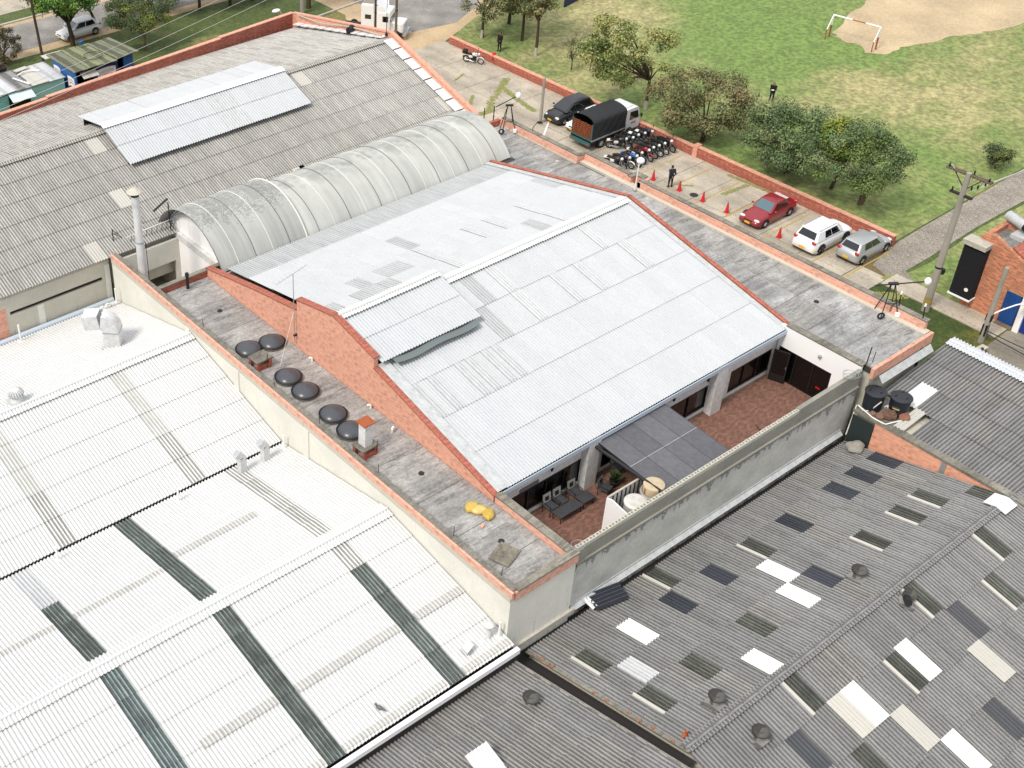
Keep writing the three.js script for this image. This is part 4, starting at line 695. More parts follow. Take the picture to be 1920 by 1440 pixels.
// ---------- tall chimney in the light shaft ----------
{
  const c = thing('flue_chimney', 'tall pale metal chimney with conical cap rising from the light shaft', 'chimney', undefined, 28.5, 1.6, -55.0);
  part('lower_tube', cyl(.26, .25, 6.2, 0, 0, 0, 20), M.galv, c); part('upper_tube', cyl(.225, .225, 2.9, 0, 6.2, 0, 20), M.galv, c); part('joint_band', [cyl(.275, .275, .08, 0, 6.15, 0, 20)], M.steel, c); part('throat', cyl(.24, .24, .18, 0, 9.1, 0, 20), M.iron, c);
  part('cap', lathe([[.23, 9.22], [.44, 9.34], [.45, 9.38], [.1, 9.62], [0, 9.64]], 28), new THREE.MeshStandardMaterial({ color: 0xd8d2c4, map: T.fine, roughness: .7, ...dbl }), c); part('guide_rod', pipe([V(.3, 3.2, .1), V(.3, 6, .1), V(.18, 6.1, .1)], .018), M.iron, c);
  const fr = thing('roof_bracket', 'small dark steel bracket on the warehouse eave beside the chimney', 'bracket', undefined, 28.55, 5.9, -58.4); part('post', rod(V(0, 0, 0), V(0, 1.1, 0), .03), M.iron, fr); part('brace', rod(V(0, 1.05, 0), V(.6, .2, 0), .022), M.iron, fr); part('tie', rod(V(0, .75, 0), V(.35, .5, 0), .016), M.iron, fr);
  const ra = thing('roof_railing', 'rusty ladder-like railing between the chimney and the vault', 'railing', undefined, 29.2, 5.85, -57.9); part('rail', rod(V(0, .55, 0), V(3.2, .75, .1), .035), M.galv, ra); part('rail', rod(V(0, .1, 0), V(3.2, .15, .1), .03), M.dirtyIron, ra); for (let i = 0; i < 9; i++) part('bar', rod(V(.2 + i * .35, .1, 0), V(.3 + i * .35, .6, .03), .016), M.dirtyIron, ra);
  const rb = thing('steel_post', 'dark steel post with tilted arm under the edge of the vault', 'post', undefined, 32.0, 5.9, -57.6); part('post', rod(V(0, 0, 0), V(-.05, 2.0, 0), .035), M.iron, rb); part('arm', cbox(1.3, .06, .12, -.5, 1.95, -.1, 0, .3, .2), M.dirtyIron, rb);
}
// ---------- things on the white shed roofs ----------
{
  const ac = thing('ventilation_duct', 'large galvanised square duct elbow on the cream white shed roof', 'duct', undefined, 24.45, 4.4, -51.4, -.75);
  part('riser', bbox(.85, 1.15, .85, .01, 0, 0, 0), M.galv, ac);
  const el = (() => { const s = new THREE.Shape(); const r0 = .18, r1 = 1.03; s.absarc(0, 0, r1, 0, Math.PI / 2.2, false); s.absarc(0, 0, r0, Math.PI / 2.2, 0, true); s.closePath(); const g = new THREE.ExtrudeGeometry(s, { depth: .85, bevelEnabled: false, curveSegments: 8 }); g.translate(-.605, 1.15, -.425); return uvBox(g); })(); part('elbow', el, M.galv, ac);
  part('outlet', [box(-.85, 0, -.42, -.4, -.425, .425), box(-.85, 0, .41, .43, -.425, .425), box(-.85, 0, -.4, .41, -.425, -.405), box(-.85, 0, -.4, .41, .405, .425)].map((g) => tilt(g, 0, 0, .13, -.62, 1.77, 0)), M.galv, ac); part('base_flashing', tilt(box(-.6, .6, 0, .04, -.55, .6), -.27, 0, 0, 0, .0, 0), M.flashing, ac); part('joint_flange', [box(-.45, .45, 1.12, 1.17, -.45, .45)], M.steel, ac);
  const tb = thing('turbine_vent', 'round turbine ventilator on the ridge of the cream white shed', 'vent', undefined, 17.7, 5.3, -49.2); part('base', cyl(.34, .26, .32, 0, 0, 0, 18), M.galv, tb); part('skirt', box(-.45, .45, 0, .06, -.4, .4), M.flashing, tb);
  for (let i = 0; i < 18; i++) { const a = i / 18 * Math.PI * 2, q = (h, r, da) => V(Math.cos(a + da) * r, h, Math.sin(a + da) * r); part('vane', new THREE.TubeGeometry(new THREE.CatmullRomCurve3([q(.32, .26, 0), q(.45, .38, .12), q(.6, .36, .24), q(.72, .2, .36)]), 6, .035, 4), M.galv, tb); } part('cap', lathe([[.22, .7], [.2, .75], [0, .78]], 16), M.galv, tb);
  const sq = (label, x, z, h) => { const t = thing('square_duct', label, 'duct', 'square ducts in the valley', x, 3.25, z, .1); part('riser', bbox(.36, h, .3, .01), M.galv, t); part('bent_head', tilt(box(-.19, .19, 0, .5, -.15, .15), 0, 0, .55, -.05, h - .08, 0), M.galv, t); part('mouth', tilt(box(-.17, .17, .49, .51, -.13, .13), 0, 0, .55, -.05, h - .08, 0), M.steel, t); };
  sq('upright square duct with bent head at the valley, nearer the brick parapet', 26.2, -39.75, 1.15); sq('upright square duct with bent head at the valley, farther from the brick parapet', 24.8, -39.7, 1.2);
  const pv = (label, x, y, z, h) => { const m = single('white_pipe', [cyl(.055, .05, h, 0, 0, 0, 10), lathe([[.16, 0], [.15, .04], [.06, .1]], 12)], M.pvc, label, 'pipe', 'white vent pipes on the white sheds'); m.position.set(x, y, z); };
  pv('white vent pipe on the near white roof, at the dark valley, middle one', 21.23, 3.35, -39.85, .85); pv('white vent pipe on the near white roof, at the dark valley, leftmost one', 14.85, 3.35, -39.9, .85); pv('white vent pipe on the cream roof under the brick pier', 21.32, 2.98, -56.85, 1.15); pv('white vent pipe in the corner of the concrete wall and the parapet wall', 27.4, 3.05, -56.6, 1.2); pv('white vent pipe at the valley, right beside the parapet wall', 27.45, 3.35, -39.9, .9);
  pv('white vent pipe beside the round capped vent at the roof corner', 27.42, 3.5, -24.5, .95);
  const mush = thing('capped_vent', 'small round capped metal vent at the near right corner of the white roof', 'vent', undefined, 27.05, 3.5, -24.75); part('stem', cyl(.11, .11, .7, 0, 0, 0, 12), M.galv, mush); part('cap', lathe([[.12, .72], [.22, .76], [.22, .84], [.1, .92], [0, .93]], 16), M.galv, mush); part('skirt', lathe([[.22, 0], [.12, .1]], 14), M.flashing, mush);
  const hood = thing('hooded_vent', 'small square hooded vent on the white roof near the gutter', 'vent', undefined, 25.8, 3.52, -24.75, .3); part('neck', cyl(.12, .12, .22, 0, 0, 0, 12), M.galv, hood); part('hood', tilt(bbox(.5, .26, .34, .02), .35, 0, .1, 0, .2, 0), M.galv, hood);
  const bx = thing('pipe_bundle', 'grey valve boxes and pipe bends at the corner below the concrete wall', 'pipes', undefined, 26.7, 2.95, -56.75); for (const [x, s] of [[-.55, .3], [.1, .22], [.55, .3]]) part('valve_box', bbox(s, .35, s, .02, x, 0, .1), M.galv, bx); part('pipe_bend', pipe([V(-.4, .2, .1), V(-.25, .4, .1), V(-.05, .2, .1), V(.1, .45, .1), V(.4, .3, .1)], .05), M.pvc, bx);
  const bird = single('pigeon', (() => { const b = new THREE.SphereGeometry(.1, 14, 10); b.scale(1.6, .9, .9); b.translate(0, .17, 0); const h = new THREE.SphereGeometry(.055, 12, 8); h.translate(.17, .28, 0); const n = rod(V(.1, .2, 0), V(.17, .28, 0), .05, 8, .04), bk = rod(V(.21, .28, 0), V(.26, .27, 0), .014, 6, .003), tl = cbox(.18, .02, .08, -.2, .15, 0, 0, 0, .15), l1 = rod(V(.02, 0, .03), V(0, .1, .03), .008), l2 = rod(V(.02, 0, -.03), V(0, .1, -.03), .008); return [b, h, n, bk, tl, l1, l2]; })(), new THREE.MeshStandardMaterial({ color: 0x6a6d70 }), 'small grey bird standing on the white roof near the gutter', 'bird'); bird.position.set(21.06, 3.58, -24.6); bird.rotation.y = 2;
}
// ---------- things on the grey roofs ----------
{
  const roofVent = (label, x, y, z) => { const t = thing('mushroom_vent', label, 'vent', undefined, x, y, z); part('base_plate', tilt(bbox(.85, .05, .75, .01), -.2, 0, 0), M.shedSheet[2], t); part('stem', cyl(.2, .17, .42, 0, 0, 0, 14), M.shedSheet[0], t); part('cap', lathe([[.16, .42], [.33, .44], [.34, .52], [.24, .62], [0, .66]], 20), M.capGrey ??= new THREE.MeshStandardMaterial({ color: 0x6d6c68, map: T.asbDark, roughness: .9, ...dbl }), t); part('white_neck', cyl(.205, .205, .08, 0, .3, 0, 14), M.cope2, t); };
  roofVent('round mushroom vent on the grey shed roof at the bottom edge', 26.2, 3.2, -21.4); roofVent('round mushroom vent by the foreground ridge, upper slope, nearer the bottom edge', 31.5, 3.95, -16.7); roofVent('round mushroom vent by the foreground ridge, upper slope, below the white sheets', 41.9, 3.75, -17.4); roofVent('round mushroom vent on the lower slope under the foreground ridge, bottom edge', 31.6, 3.8, -14.7);
  const br = thing('fallen_vent', 'toppled dark roof vent lying against the foreground ridge', 'vent', undefined, 42.0, 4.05, -15.2, .6); part('pot', tilt(cyl(.16, .16, .5, 0, 0, 0, 14), 0, 0, 1.2, .1, .16, 0), M.iron, br); part('cap', tilt(lathe([[.16, 0], [.3, .03], [.28, .1], [0, .2]], 18), 0, 0, 1.0, .25, .22, .1), M.capGrey, br); part('lead_skirt', tilt(bbox(.7, .04, .6, .01), .25, 0, 0), M.shedSheet[3], br);
  const ls = thing('loose_sheet', 'loose navy corrugated sheet lying askew by the block wall', 'roof sheet', undefined, 32.7, 2.3, -23.7, 1.36); const q = part('sheet', sheetGeo(1.7, .885, 5, 2), M.navySheet[0], ls); q.rotation.z = .2;
  const lw = single('white_offcut', sheetGeo(.9, .35, 2, 1).clone(), M.newWhite[0], 'narrow white offcut of sheet lying below the loose navy sheet', 'roof sheet'); lw.position.set(32.9, 2.3, -23.9); lw.rotation.set(-.25, Math.PI + .1, 0, 'YXZ');
  const lp = single('white_patch', (() => { const a = sheetGeo(1.3, 1.1, 6, 1).toNonIndexed(); const b = new THREE.SphereGeometry(.3, 14, 8, 0, Math.PI * 2, 0, Math.PI / 2); b.translate(.3, .0, .1); return [a, b]; })(), M.newWhite[0], 'white patch with round bulge on the grey shed roof at the bottom edge', 'roof patch'); lp.position.set(23.0, 3.9, -19.4); lp.rotation.set(-.262, Math.PI, 0, 'YXZ');
  const dg = single('grey_rubble_sack', (() => { const g = new THREE.DodecahedronGeometry(.42, 2), p = g.attributes.position; for (let i = 0; i < p.count; i++) { const k = 1 + .18 * Math.sin(p.getX(i) * 9) * Math.cos(p.getZ(i) * 8); p.setXYZ(i, p.getX(i) * k * 1.2, p.getY(i) * .5 * k, p.getZ(i) * k); } g.computeVertexNormals(); return g; })(), M.blockDark, 'grey lump of sacking in the corner below the block wall', 'sack'); dg.position.set(51.0, 2.45, -23.3);
  const rust = single('rusty_bracket', [cbox(.3, .12, .12), cbox(.1, .2, .1, .12, .1, 0)], M.rust, 'small rusty bracket at the low end of the foreground ridge', 'bracket'); rust.position.set(29.3, 4.05, -16.4);
}
// ---------- black water tanks by the outbuilding ----------
{
  const wt = T.tankText = canvasTex(512, 128, 1, 1, (c, w, h) => { c.fillStyle = '#1d222c'; c.fillRect(0, 0, w, h); c.strokeStyle = '#dccb6c'; c.lineWidth = 13; c.beginPath(); c.moveTo(120, 44); c.bezierCurveTo(60, 40, 60, 88, 130, 82); for (let i = 0; i < 8; i++) { const x = 130 + i * 34; c.bezierCurveTo(x + 8, 44, x + 22, 44, x + 17, 78); c.lineTo(x + 34, 76); } c.stroke(); c.strokeStyle = '#aaa79f'; c.lineWidth = 7; c.setLineDash([16, 6]); c.beginPath(); c.moveTo(170, 20); c.lineTo(350, 20); c.moveTo(150, 114); c.lineTo(250, 114); c.stroke(); });
  const tank = (label, x, z, text) => {
    const t = thing('black_water_tank', label, 'water tank', undefined, x, 4.0, z); part('shell', lathe([[0, .0], [.42, 0], [.45, .06], [.475, .5], [.49, 1.0], [.51, 1.03]], 32), M.tank, t); part('lid', lathe([[.53, 1.02], [.535, 1.07], [.5, 1.1], [.26, 1.13], [.24, 1.16], [.07, 1.17], [0, 1.17]], 32), new THREE.MeshStandardMaterial({ color: 0x30343c, roughness: .6, map: T.fine }), t);
    if (text) { const g = new THREE.CylinderGeometry(.485, .478, .28, 16, 1, true, -1.9, 1.15); g.translate(0, .58, 0); part('printed_name', g, new THREE.MeshStandardMaterial({ map: wt, roughness: .55, ...dbl }), t); } for (const [dx, dz] of [[-.2, -.2], [.25, -.15], [0, .28]]) part('lid_rib', box(dx - .1, dx + .1, 1.13, 1.16, dz - .02, dz + .02), M.black, t);
  };
  tank('black plastic water tank standing in the corner against the terrace wall', 52.35, -23.75, false); tank('black plastic water tank with yellow lettering beside the white sheet', 52.95, -22.72, true);
  const pf = thing('pvc_pipework', 'white plastic pipe loop around the black water tanks', 'pipes'); [[V(51.65, 4.3, -24.1), V(51.6, 4.1, -23.2), V(51.6, 4.12, -22.5), V(52.4, 4.15, -22.2), V(52.9, 4.1, -22.15)], [V(51.65, 4.3, -24.1), V(51.75, 4.05, -23.8), V(52, 4.1, -23.6), V(52.0, 4.9, -23.2)], [V(51.6, 4.3, -24.15), V(51.5, 2.4, -24.2)], [V(52.5, 4.35, -23.2), V(52.9, 4.35, -23.1)], [V(52.7, 4.35, -23.15), V(52.6, 4.1, -22.9)]].forEach((l) => part('pipe', new THREE.TubeGeometry(new THREE.CurvePath() && new THREE.CatmullRomCurve3(l, false, 'catmullrom', .02), 20, .032, 6), M.pvc, pf));
  const rocks = [['brown stone at the foot of the corner tank', 51.9, -23.0, .22], ['large brown stone between the two black tanks', 52.3, -22.75, .34], ['pale brown stone at the foot of the lettered tank', 52.75, -22.2, .28], ['small brown stone near the white pipe loop', 51.85, -23.35, .16]]; rocks.forEach(([l, x, z, s], i) => { const g = new THREE.DodecahedronGeometry(s, 1), p = g.attributes.position; for (let k = 0; k < p.count; k++) { const q = 1 + .22 * Math.sin(p.getX(k) * 17 + i) * Math.cos(p.getZ(k) * 15 + i * 2); p.setXYZ(k, p.getX(k) * q * 1.1, p.getY(k) * q * .7, p.getZ(k) * q); } g.computeVertexNormals(); const m = single('stone', g, new THREE.MeshStandardMaterial({ color: [0x8a6a58, 0x7c5f50, 0xa0705c, 0x94786a][i], map: T.fine }), l, 'stone', 'stones around the tanks'); m.position.set(x, 4.1 + s * .4, z); });
  const wr = single('barbed_wire_coil', [0, 1, 2].map((i) => { const g = new THREE.TorusGeometry(.3 + i * .06, .012, 5, 24); g.rotateX(1.2 + i * .3); g.rotateY(i); g.translate(i * .12 - .1, .15, 0); return g; }), M.steel, 'coil of wire lying on the end of the block wall', 'wire'); wr.position.set(50.9, 6.15, -24.55);
  const w2 = single('barbed_wire_coil', [0, 1].map((i) => { const g = new THREE.TorusGeometry(.22 + i * .06, .01, 5, 24); g.rotateX(.8 + i * .6); g.rotateY(i * 1.5); g.translate(i * .1, .2, 0); return g; }), M.steel, 'coil of wire at the corner of the flat roof and block wall', 'wire'); w2.position.set(31.6, 6.1, -24.5);
  const bar = single('starter_bar', [rod(V(0, 0, 0), V(.06, 1.0, 0), .03), rod(V(.35, 0, .1), V(.4, .6, .1), .02)], M.iron, 'dark steel bars standing on the terrace corner by the tanks', 'bar'); bar.position.set(52.5, 6.15, -24.7);
}
// ---------- patio furniture ----------
{
  const seatM = new THREE.MeshStandardMaterial({ color: 0x46484c, roughness: .8, map: T.fine }), fab = new THREE.MeshStandardMaterial({ color: 0xb8b6b0, map: T.fine });
  const chair = thing('metal_armchair', 'dark metal chair with patterned back, nearest the flat roof', 'chair', 'chairs along the patio wall', 35.0, 2.9, -29.0); part('seat', bbox(.56, .06, .55, .015, 0, .42, .05), seatM, chair); const bk = part('backrest', tilt(bbox(.52, .5, .05, .015), -.12, 0, 0, 0, .48, -.22), fab, chair); part('back_frame', [rod(V(-.27, .42, -.2), V(-.27, 1.02, -.28), .02), rod(V(.27, .42, -.2), V(.27, 1.02, -.28), .02), rod(V(-.27, 1.02, -.28), V(.27, 1.02, -.28), .02)], M.iron, chair);
  part('back_print', tilt(box(-.12, .12, .12, .36, .03, .04), -.12, 0, 0, 0, .48, -.22), M.iron, bk); for (const [x, z] of [[-.26, -.2], [.26, -.2], [-.26, .3], [.26, .3]]) part('leg', rod(V(x, 0, z), V(x, .44, z), .018), M.iron, chair); for (const s of [-.27, .27]) part('armrest', [rod(V(s, .64, -.22), V(s, .62, .28), .02), rod(V(s, .62, .28), V(s, .42, .3), .018)], M.iron, chair);
  [['dark metal chair with patterned back, second from the flat roof', 35.65, -29.0], ['dark metal chair with patterned back, beside the white pillar', 36.6, -28.98], ['dark metal chair with patterned back, in the shade past the pillar', 39.6, -29.0]].forEach(([l, x, z]) => copyOf(chair, l, x, 2.9, z));
  const tb = (l, x, z, w) => { const t = thing('patio_table', l, 'table', undefined, x, 2.9, z); part('top', bbox(w, .05, .6, .02, 0, .4, 0), seatM, t); for (const [a, b] of [[-w / 2 + .08, -.24], [w / 2 - .08, -.24], [-w / 2 + .08, .24], [w / 2 - .08, .24]]) part('leg', rod(V(a, 0, b), V(a, .4, b), .022), M.iron, t); }; tb('long low dark table in front of the patio chairs', 35.5, -28.35, 1.5); tb('small low dark table before the white pillar', 36.75, -28.4, .8);
  const ar = copyOf(chair, 'dark armchair on the far side of the white pillar next to the plant', 37.95, 2.9, -28.3, .3);
  const pl = thing('potted_plant', 'leafy green potted plant in the shade under the canopy', 'plant', undefined, 38.75, 2.9, -28.4); part('pot', lathe([[0, 0], [.16, 0], [.22, .34], [.24, .36], [.2, .36]], 18), M.iron, pl); const lg = []; for (let i = 0; i < 90; i++) { const a = R() * 6.3, e = rr(.2, 1.3), l = rr(.35, .6), g = new THREE.PlaneGeometry(.07, l, 1, 3); g.translate(0, l / 2, 0); g.rotateX(1.2 - e); g.rotateY(a); g.translate(0, .34, 0); lg.push(g); } part('leaves', merge(lg), M.plantLeaf, pl);
  const st = thing('folded_chair', 'dark folded chair lying by the flat roof wall on the patio', 'chair', undefined, 32.3, 2.9, -26.2, .6); part('frame', [rod(V(-.25, .05, -.4), V(-.25, .3, .4), .02), rod(V(.25, .05, -.4), V(.25, .3, .4), .02), rod(V(-.25, .3, .4), V(.25, .3, .4), .02), rod(V(-.25, .05, -.4), V(.25, .05, -.4), .02)], M.iron, st); part('seat', tilt(bbox(.46, .04, .5, .01), -.3, 0, 0, 0, .16, 0), seatM, st);
  const dl = thing('open_door', 'open dark glazed door leaf in the patio corner', 'door', undefined, 51.6, 2.9, -29.2, -1.25); part('leaf', box(0, .85, 0, 2.0, -.02, .02), M.frame, dl); part('pane', box(.08, .77, .5, 1.92, .021, .03), M.glassDark, dl); part('handle', rod(V(.78, .95, .05), V(.78, 1.1, .05), .015), M.steel, dl);
  const chn = single('chain', [...Array(12)].map((_, i) => { const g = new THREE.TorusGeometry(.045, .016, 5, 10); g.rotateY(i % 2 ? 1.57 : 0); g.translate(.03 * Math.sin(i), i * .08, -.1 * i); return g; }), M.iron, 'dark chain hanging to the patio floor near the block wall', 'chain'); chn.position.set(46.9, 2.95, -25.4);
}
// ---------- vehicles ----------
const paint = (c, o = {}) => new THREE.MeshPhysicalMaterial({ color: c, roughness: .42, clearcoat: .7, clearcoatRoughness: .15, ...o });
const lightM = { head: new THREE.MeshPhysicalMaterial({ color: 0xdfe4e6, roughness: .15, clearcoat: 1 }), tail: new THREE.MeshPhysicalMaterial({ color: 0xb0121c, roughness: .25, clearcoat: 1 }), plate: new THREE.MeshStandardMaterial({ color: 0xe2b22c, roughness: .6 }), glass: new THREE.MeshPhysicalMaterial({ color: 0x10151a, roughness: .08, clearcoat: 1 }), shield: new THREE.MeshPhysicalMaterial({ color: 0x4d6770, roughness: .1, clearcoat: 1 }), trim: new THREE.MeshStandardMaterial({ color: 0x1a1a1c, roughness: .7 }) };
function loftRings(rings, closed = true) {
  const n = rings[0].length, p = [], idx = []; for (const r of rings) for (const v of r) p.push(v.x, v.y, v.z);
  for (let i = 0; i < rings.length - 1; i++) for (let j = 0; j < (closed ? n : n - 1); j++) { const a = i * n + j, b = i * n + (j + 1) % n, c = a + n, d = b + n; idx.push(a, c, b, b, c, d); }
  const g = new THREE.BufferGeometry(); g.setAttribute('position', new THREE.Float32BufferAttribute(p, 3)); g.setIndex(idx); g.computeVertexNormals(); return g;
}
const lerpTab = (tab, x) => { if (x <= tab[0][0]) return tab[0][1]; for (let i = 1; i < tab.length; i++) if (x <= tab[i][0]) { const [a, va] = tab[i - 1], [b, vb] = tab[i], t = (x - a) / (b - a); return va + (vb - va) * (t * t * (3 - 2 * t)); } return tab[tab.length - 1][1]; };
function wheelPart(parent, x, y, z, r, w, side, rimM = M.chrome, name = 'wheel') {
  const h = new THREE.Group(); const tyre = (() => { const g = lathe([[r * .6, -w / 2], [r * .93, -w / 2], [r, -w * .32], [r, w * .32], [r * .93, w / 2], [r * .6, w / 2]], 24); g.rotateX(Math.PI / 2); return g; })();
  const wm = part(name, tyre, M.rubber, parent); wm.position.set(x, y, z);
  const rim = [(() => { const g = lathe([[0, .02], [r * .2, .03], [r * .55, -.02], [r * .64, .02], [r * .64, -.05]], 20); g.rotateX(Math.PI / 2); return g; })()]; for (let k = 0; k < 5; k++) { const g = cbox(r * .5, r * .13, .03, r * .36, 0, .02); g.rotateZ(k * 1.2566); rim.push(g); } const rg = merge(rim); if (side < 0) rg.rotateY(Math.PI); rg.translate(0, 0, side * w * .4); part('rim', rg, rimM, wm); return wm;
}
// o: lengths along x with the front at +x. hood/belt/deck heights come from 'top', the glasshouse from four stations
function car(name, label, category, x, z, ry, o) {
  const t = thing(name, label, category, undefined, x, .04, z, ry), L = o.L, hw0 = o.w / 2, pm = o.paint, secs = 34, rings = [], n = 22;
  const width = (s) => hw0 * (1 - .16 * Math.pow(Math.max(0, (Math.abs(s) - .36) / .14), 2.2)), topY = (s) => lerpTab(o.top, s), botY = (s) => .24 + .1 * Math.pow(Math.max(0, (Math.abs(s) - .4) / .1), 2);
  for (let i = 0; i <= secs; i++) {
    let s = -.5 + i / secs; const e = Math.abs(s) > .47 ? (Math.abs(s) - .47) / .03 : 0, w = width(s) * (1 - .06 * e), yt = topY(s) - .05 * e * e, yb = botY(s) + .05 * e, ring = [];
    for (let j = 0; j <= n; j++) { const a = Math.PI * (j / n) - Math.PI / 2, c = Math.cos(a), q = Math.sin(a), sx = Math.sign(q) * Math.pow(Math.abs(q), .55), sy = Math.pow(Math.max(0, c), .42); ring.push(V(s * L, yb + (yt - yb) * sy, w * sx * (1 - .05 * sy))); }
    for (let j = 1; j < 4; j++) ring.push(V(s * L, yb - .02, w * .9 * (1 - j / 2)));
    rings.push(ring);
  }
  const cap = (r, x) => { const c = V(x, 0, 0); r.forEach((v) => c.add(V(0, v.y, v.z))); c.y /= r.length; c.z /= r.length; return r.map(() => c.clone()); };
  const body = part('body', loftRings([cap(rings[0], -.5 * L - .02), ...rings, cap(rings[secs], .5 * L + .02)]), pm, t);
  // glasshouse
  const [g0, g1, g2, g3x] = o.glass.map((s) => s * L), yb = o.belt - .03, yr = o.H, wb = hw0 * .9, wr = hw0 * .71, gr = [];
  const outline = (v) => { const xf = g0 + (g1 - g0) * v, xr = g3x + (g2 - g3x) * v, w = wb + (wr - wb) * v, y = yb + (yr - yb) * v, r = .16, pts = []; for (const [cx, cz, a0] of [[xf - r, w - r, 0], [xr + r, w - r, Math.PI / 2], [xr + r, -w + r, Math.PI], [xf - r, -w + r, Math.PI * 1.5]]) for (let k = 0; k <= 4; k++) { const a = a0 + k / 4 * Math.PI / 2; pts.push(V(cx + r * Math.cos(a), y, cz + r * Math.sin(a))); } return pts; };
  for (const v of [0, .25, .5, .75, .92]) gr.push(outline(v)); const top = outline(.97), c0 = V((g1 + g2) / 2, yr + .035, 0); for (const k of [0, .12, .4, .75, 1]) gr.push(top.map((p) => { const q = p.clone().lerp(c0, k); q.y = yr - .01 + .045 * (1 - Math.pow(1 - k, 2)); return q; }));
  gr.forEach((r) => r.reverse()); part('cabin', loftRings(gr), o.roof ?? pm, t);
  const quad = (a, b, c, d, off) => { const nn = b.clone().sub(a).cross(d.clone().sub(a)).normalize(), pts = [a, b, c, d].map((p) => p.clone().addScaledVector(nn, off)), g = new THREE.BufferGeometry(); g.setAttribute('position', new THREE.Float32BufferAttribute([pts[0], pts[1], pts[2], pts[0], pts[2], pts[3]].flatMap((p) => [p.x, p.y, p.z]), 3)); g.computeVertexNormals(); return g; };
  const at = (f, v, zz) => V(f ? g0 + (g1 - g0) * v : g3x + (g2 - g3x) * v, yb + (yr - yb) * v, zz * (wb + (wr - wb) * v));
  const gl = (m) => { m.side = THREE.DoubleSide; return m; };
  part('windscreen', quad(at(1, .1, .84), at(1, .1, -.84), at(1, .93, -.84), at(1, .93, .84), .014), gl(o.shield ?? lightM.glass), t);
  part('rear_window', quad(at(0, .22, -.8), at(0, .22, .8), at(0, .9, .8), at(0, .9, -.8), .014), gl(lightM.glass), t);
  for (const sd of [1, -1]) { const side = (u, v) => { const xf = g0 + (g1 - g0) * v, xr = g3x + (g2 - g3x) * v; return V(xf + (xr - xf) * u, yb + (yr - yb) * v, sd * (wb + (wr - wb) * v)); }; const win = (u0, u1, ub0, ub1) => { const p = [side(u0, .12), side(ub0 ?? u0, .88), side(ub1 ?? u1, .88), side(u1, .12)]; return sd > 0 ? quad(p[0], p[1], p[2], p[3], -.0) : quad(p[3], p[2], p[1], p[0], 0); }; for (const [a, b] of o.doors ?? [[.12, .47], [.5, .86]]) { const g = win(a, b); g.translate(0, 0, sd * .014); part('side_window', g, gl(lightM.glass), t); } }
  // wheels, arches, lights, bumpers, plate, mirrors
  for (const sx of [o.wf, o.wr]) for (const sd of [1, -1]) { wheelPart(t, sx * L, o.r, sd * (hw0 - .1), o.r, .22, sd, o.rim ?? M.chrome); const ar = new THREE.TorusGeometry(o.r + .045, .035, 6, 18, Math.PI); ar.translate(sx * L, o.r, sd * (hw0 - .012)); part('wheel_arch', ar, lightM.trim, t); }
  for (const sd of [1, -1]) { const hl = new THREE.SphereGeometry(.17, 14, 10); hl.scale(.7, .5, 1.25); hl.translate(.455 * L, o.lightY ?? .66, sd * hw0 * .66); part('headlight', hl, lightM.head, t); const tl = new THREE.SphereGeometry(.17, 14, 10); tl.scale(.55, .75, 1); tl.translate(-.463 * L, o.tailY ?? .84, sd * hw0 * .74); part('tail_light', tl, lightM.tail, t); part('mirror', (() => { const g = new THREE.SphereGeometry(.1, 10, 8); g.scale(.7, .7, 1.1); g.translate(g0 - .32, o.belt + .08, sd * (hw0 + .06)); return g; })(), pm, t); }
  part('front_bumper', bbox(.12, .16, o.w * .8, .04, .475 * L, .26, 0), o.bumper ?? lightM.trim, t); part('rear_bumper', bbox(.12, .2, o.w * .8, .04, -.475 * L, .27, 0), o.bumper ?? lightM.trim, t);
  part('grille', bbox(.05, .12, o.w * .4, .02, .5 * L - .03, .5, 0), lightM.trim, t); part('licence_plate', box(-.5 * L - .045, -.5 * L - .02, .46, .6, -.2, .2), lightM.plate, t); part('licence_plate', box(.5 * L + .02, .5 * L + .045, .36, .5, -.2, .2), lightM.plate, t);
  return t;
}
const sedan = { L: 4.4, w: 1.72, H: 1.4, belt: .92, r: .31, wf: .3, wr: -.3, top: [[-.5, .78], [-.46, .93], [-.3, .97], [-.1, .95], [.2, .92], [.4, .8], [.47, .68], [.5, .58]], glass: [.2, .04, -.2, -.34] };
const redCar = car('red_sedan', 'dark red sedan parked facing the terrace, front lights outward', 'car', 70.05, -42.55, Math.PI, { ...sedan, paint: paint(0x8a1420), shield: lightM.shield, wf: .305, wr: -.295, bumper: paint(0x5e0e18) });
part('roof_rack_panel', box(-1.35, -.75, 1.27, 1.3, -.5, .5), new THREE.MeshStandardMaterial({ color: 0xc9bcbc, roughness: .4 }), redCar);
const suv = car('white_crossover', 'white crossover car parked between the red sedan and the silver hatchback', 'car', 70.1, -38.3, 0, { L: 4.4, w: 1.84, H: 1.62, belt: 1.06, r: .36, wf: .3, wr: -.3, top: [[-.5, .9], [-.47, 1.08], [-.3, 1.1], [.1, 1.06], [.22, 1.04], [.42, .92], [.48, .78], [.5, .65]], glass: [.24, .1, -.37, -.455], paint: paint(0xeef0f1), tailY: 1.0, rim: M.iron, doors: [[.14, .42], [.44, .68]] });
for (const s of [1, -1]) part('roof_rail', rod(V(.3, 1.65, s * .58), V(-1.5, 1.65, s * .58), .025), M.chrome, suv);
car('silver_hatchback', 'silver hatchback parked last in the row next to the gravel path', 'car', 71.1, -35.85, 0, { L: 4.05, w: 1.7, H: 1.44, belt: .95, r: .31, wf: .32, wr: -.32, top: [[-.5, .82], [-.47, 1.0], [-.3, 1.0], [.1, .96], [.22, .93], [.42, .8], [.48, .68], [.5, .58]], glass: [.26, .08, -.36, -.46], paint: paint(0xb9bdc0, { metalness: .5 }), tailY: .92, doors: [[.16, .46], [.48, .78]] });
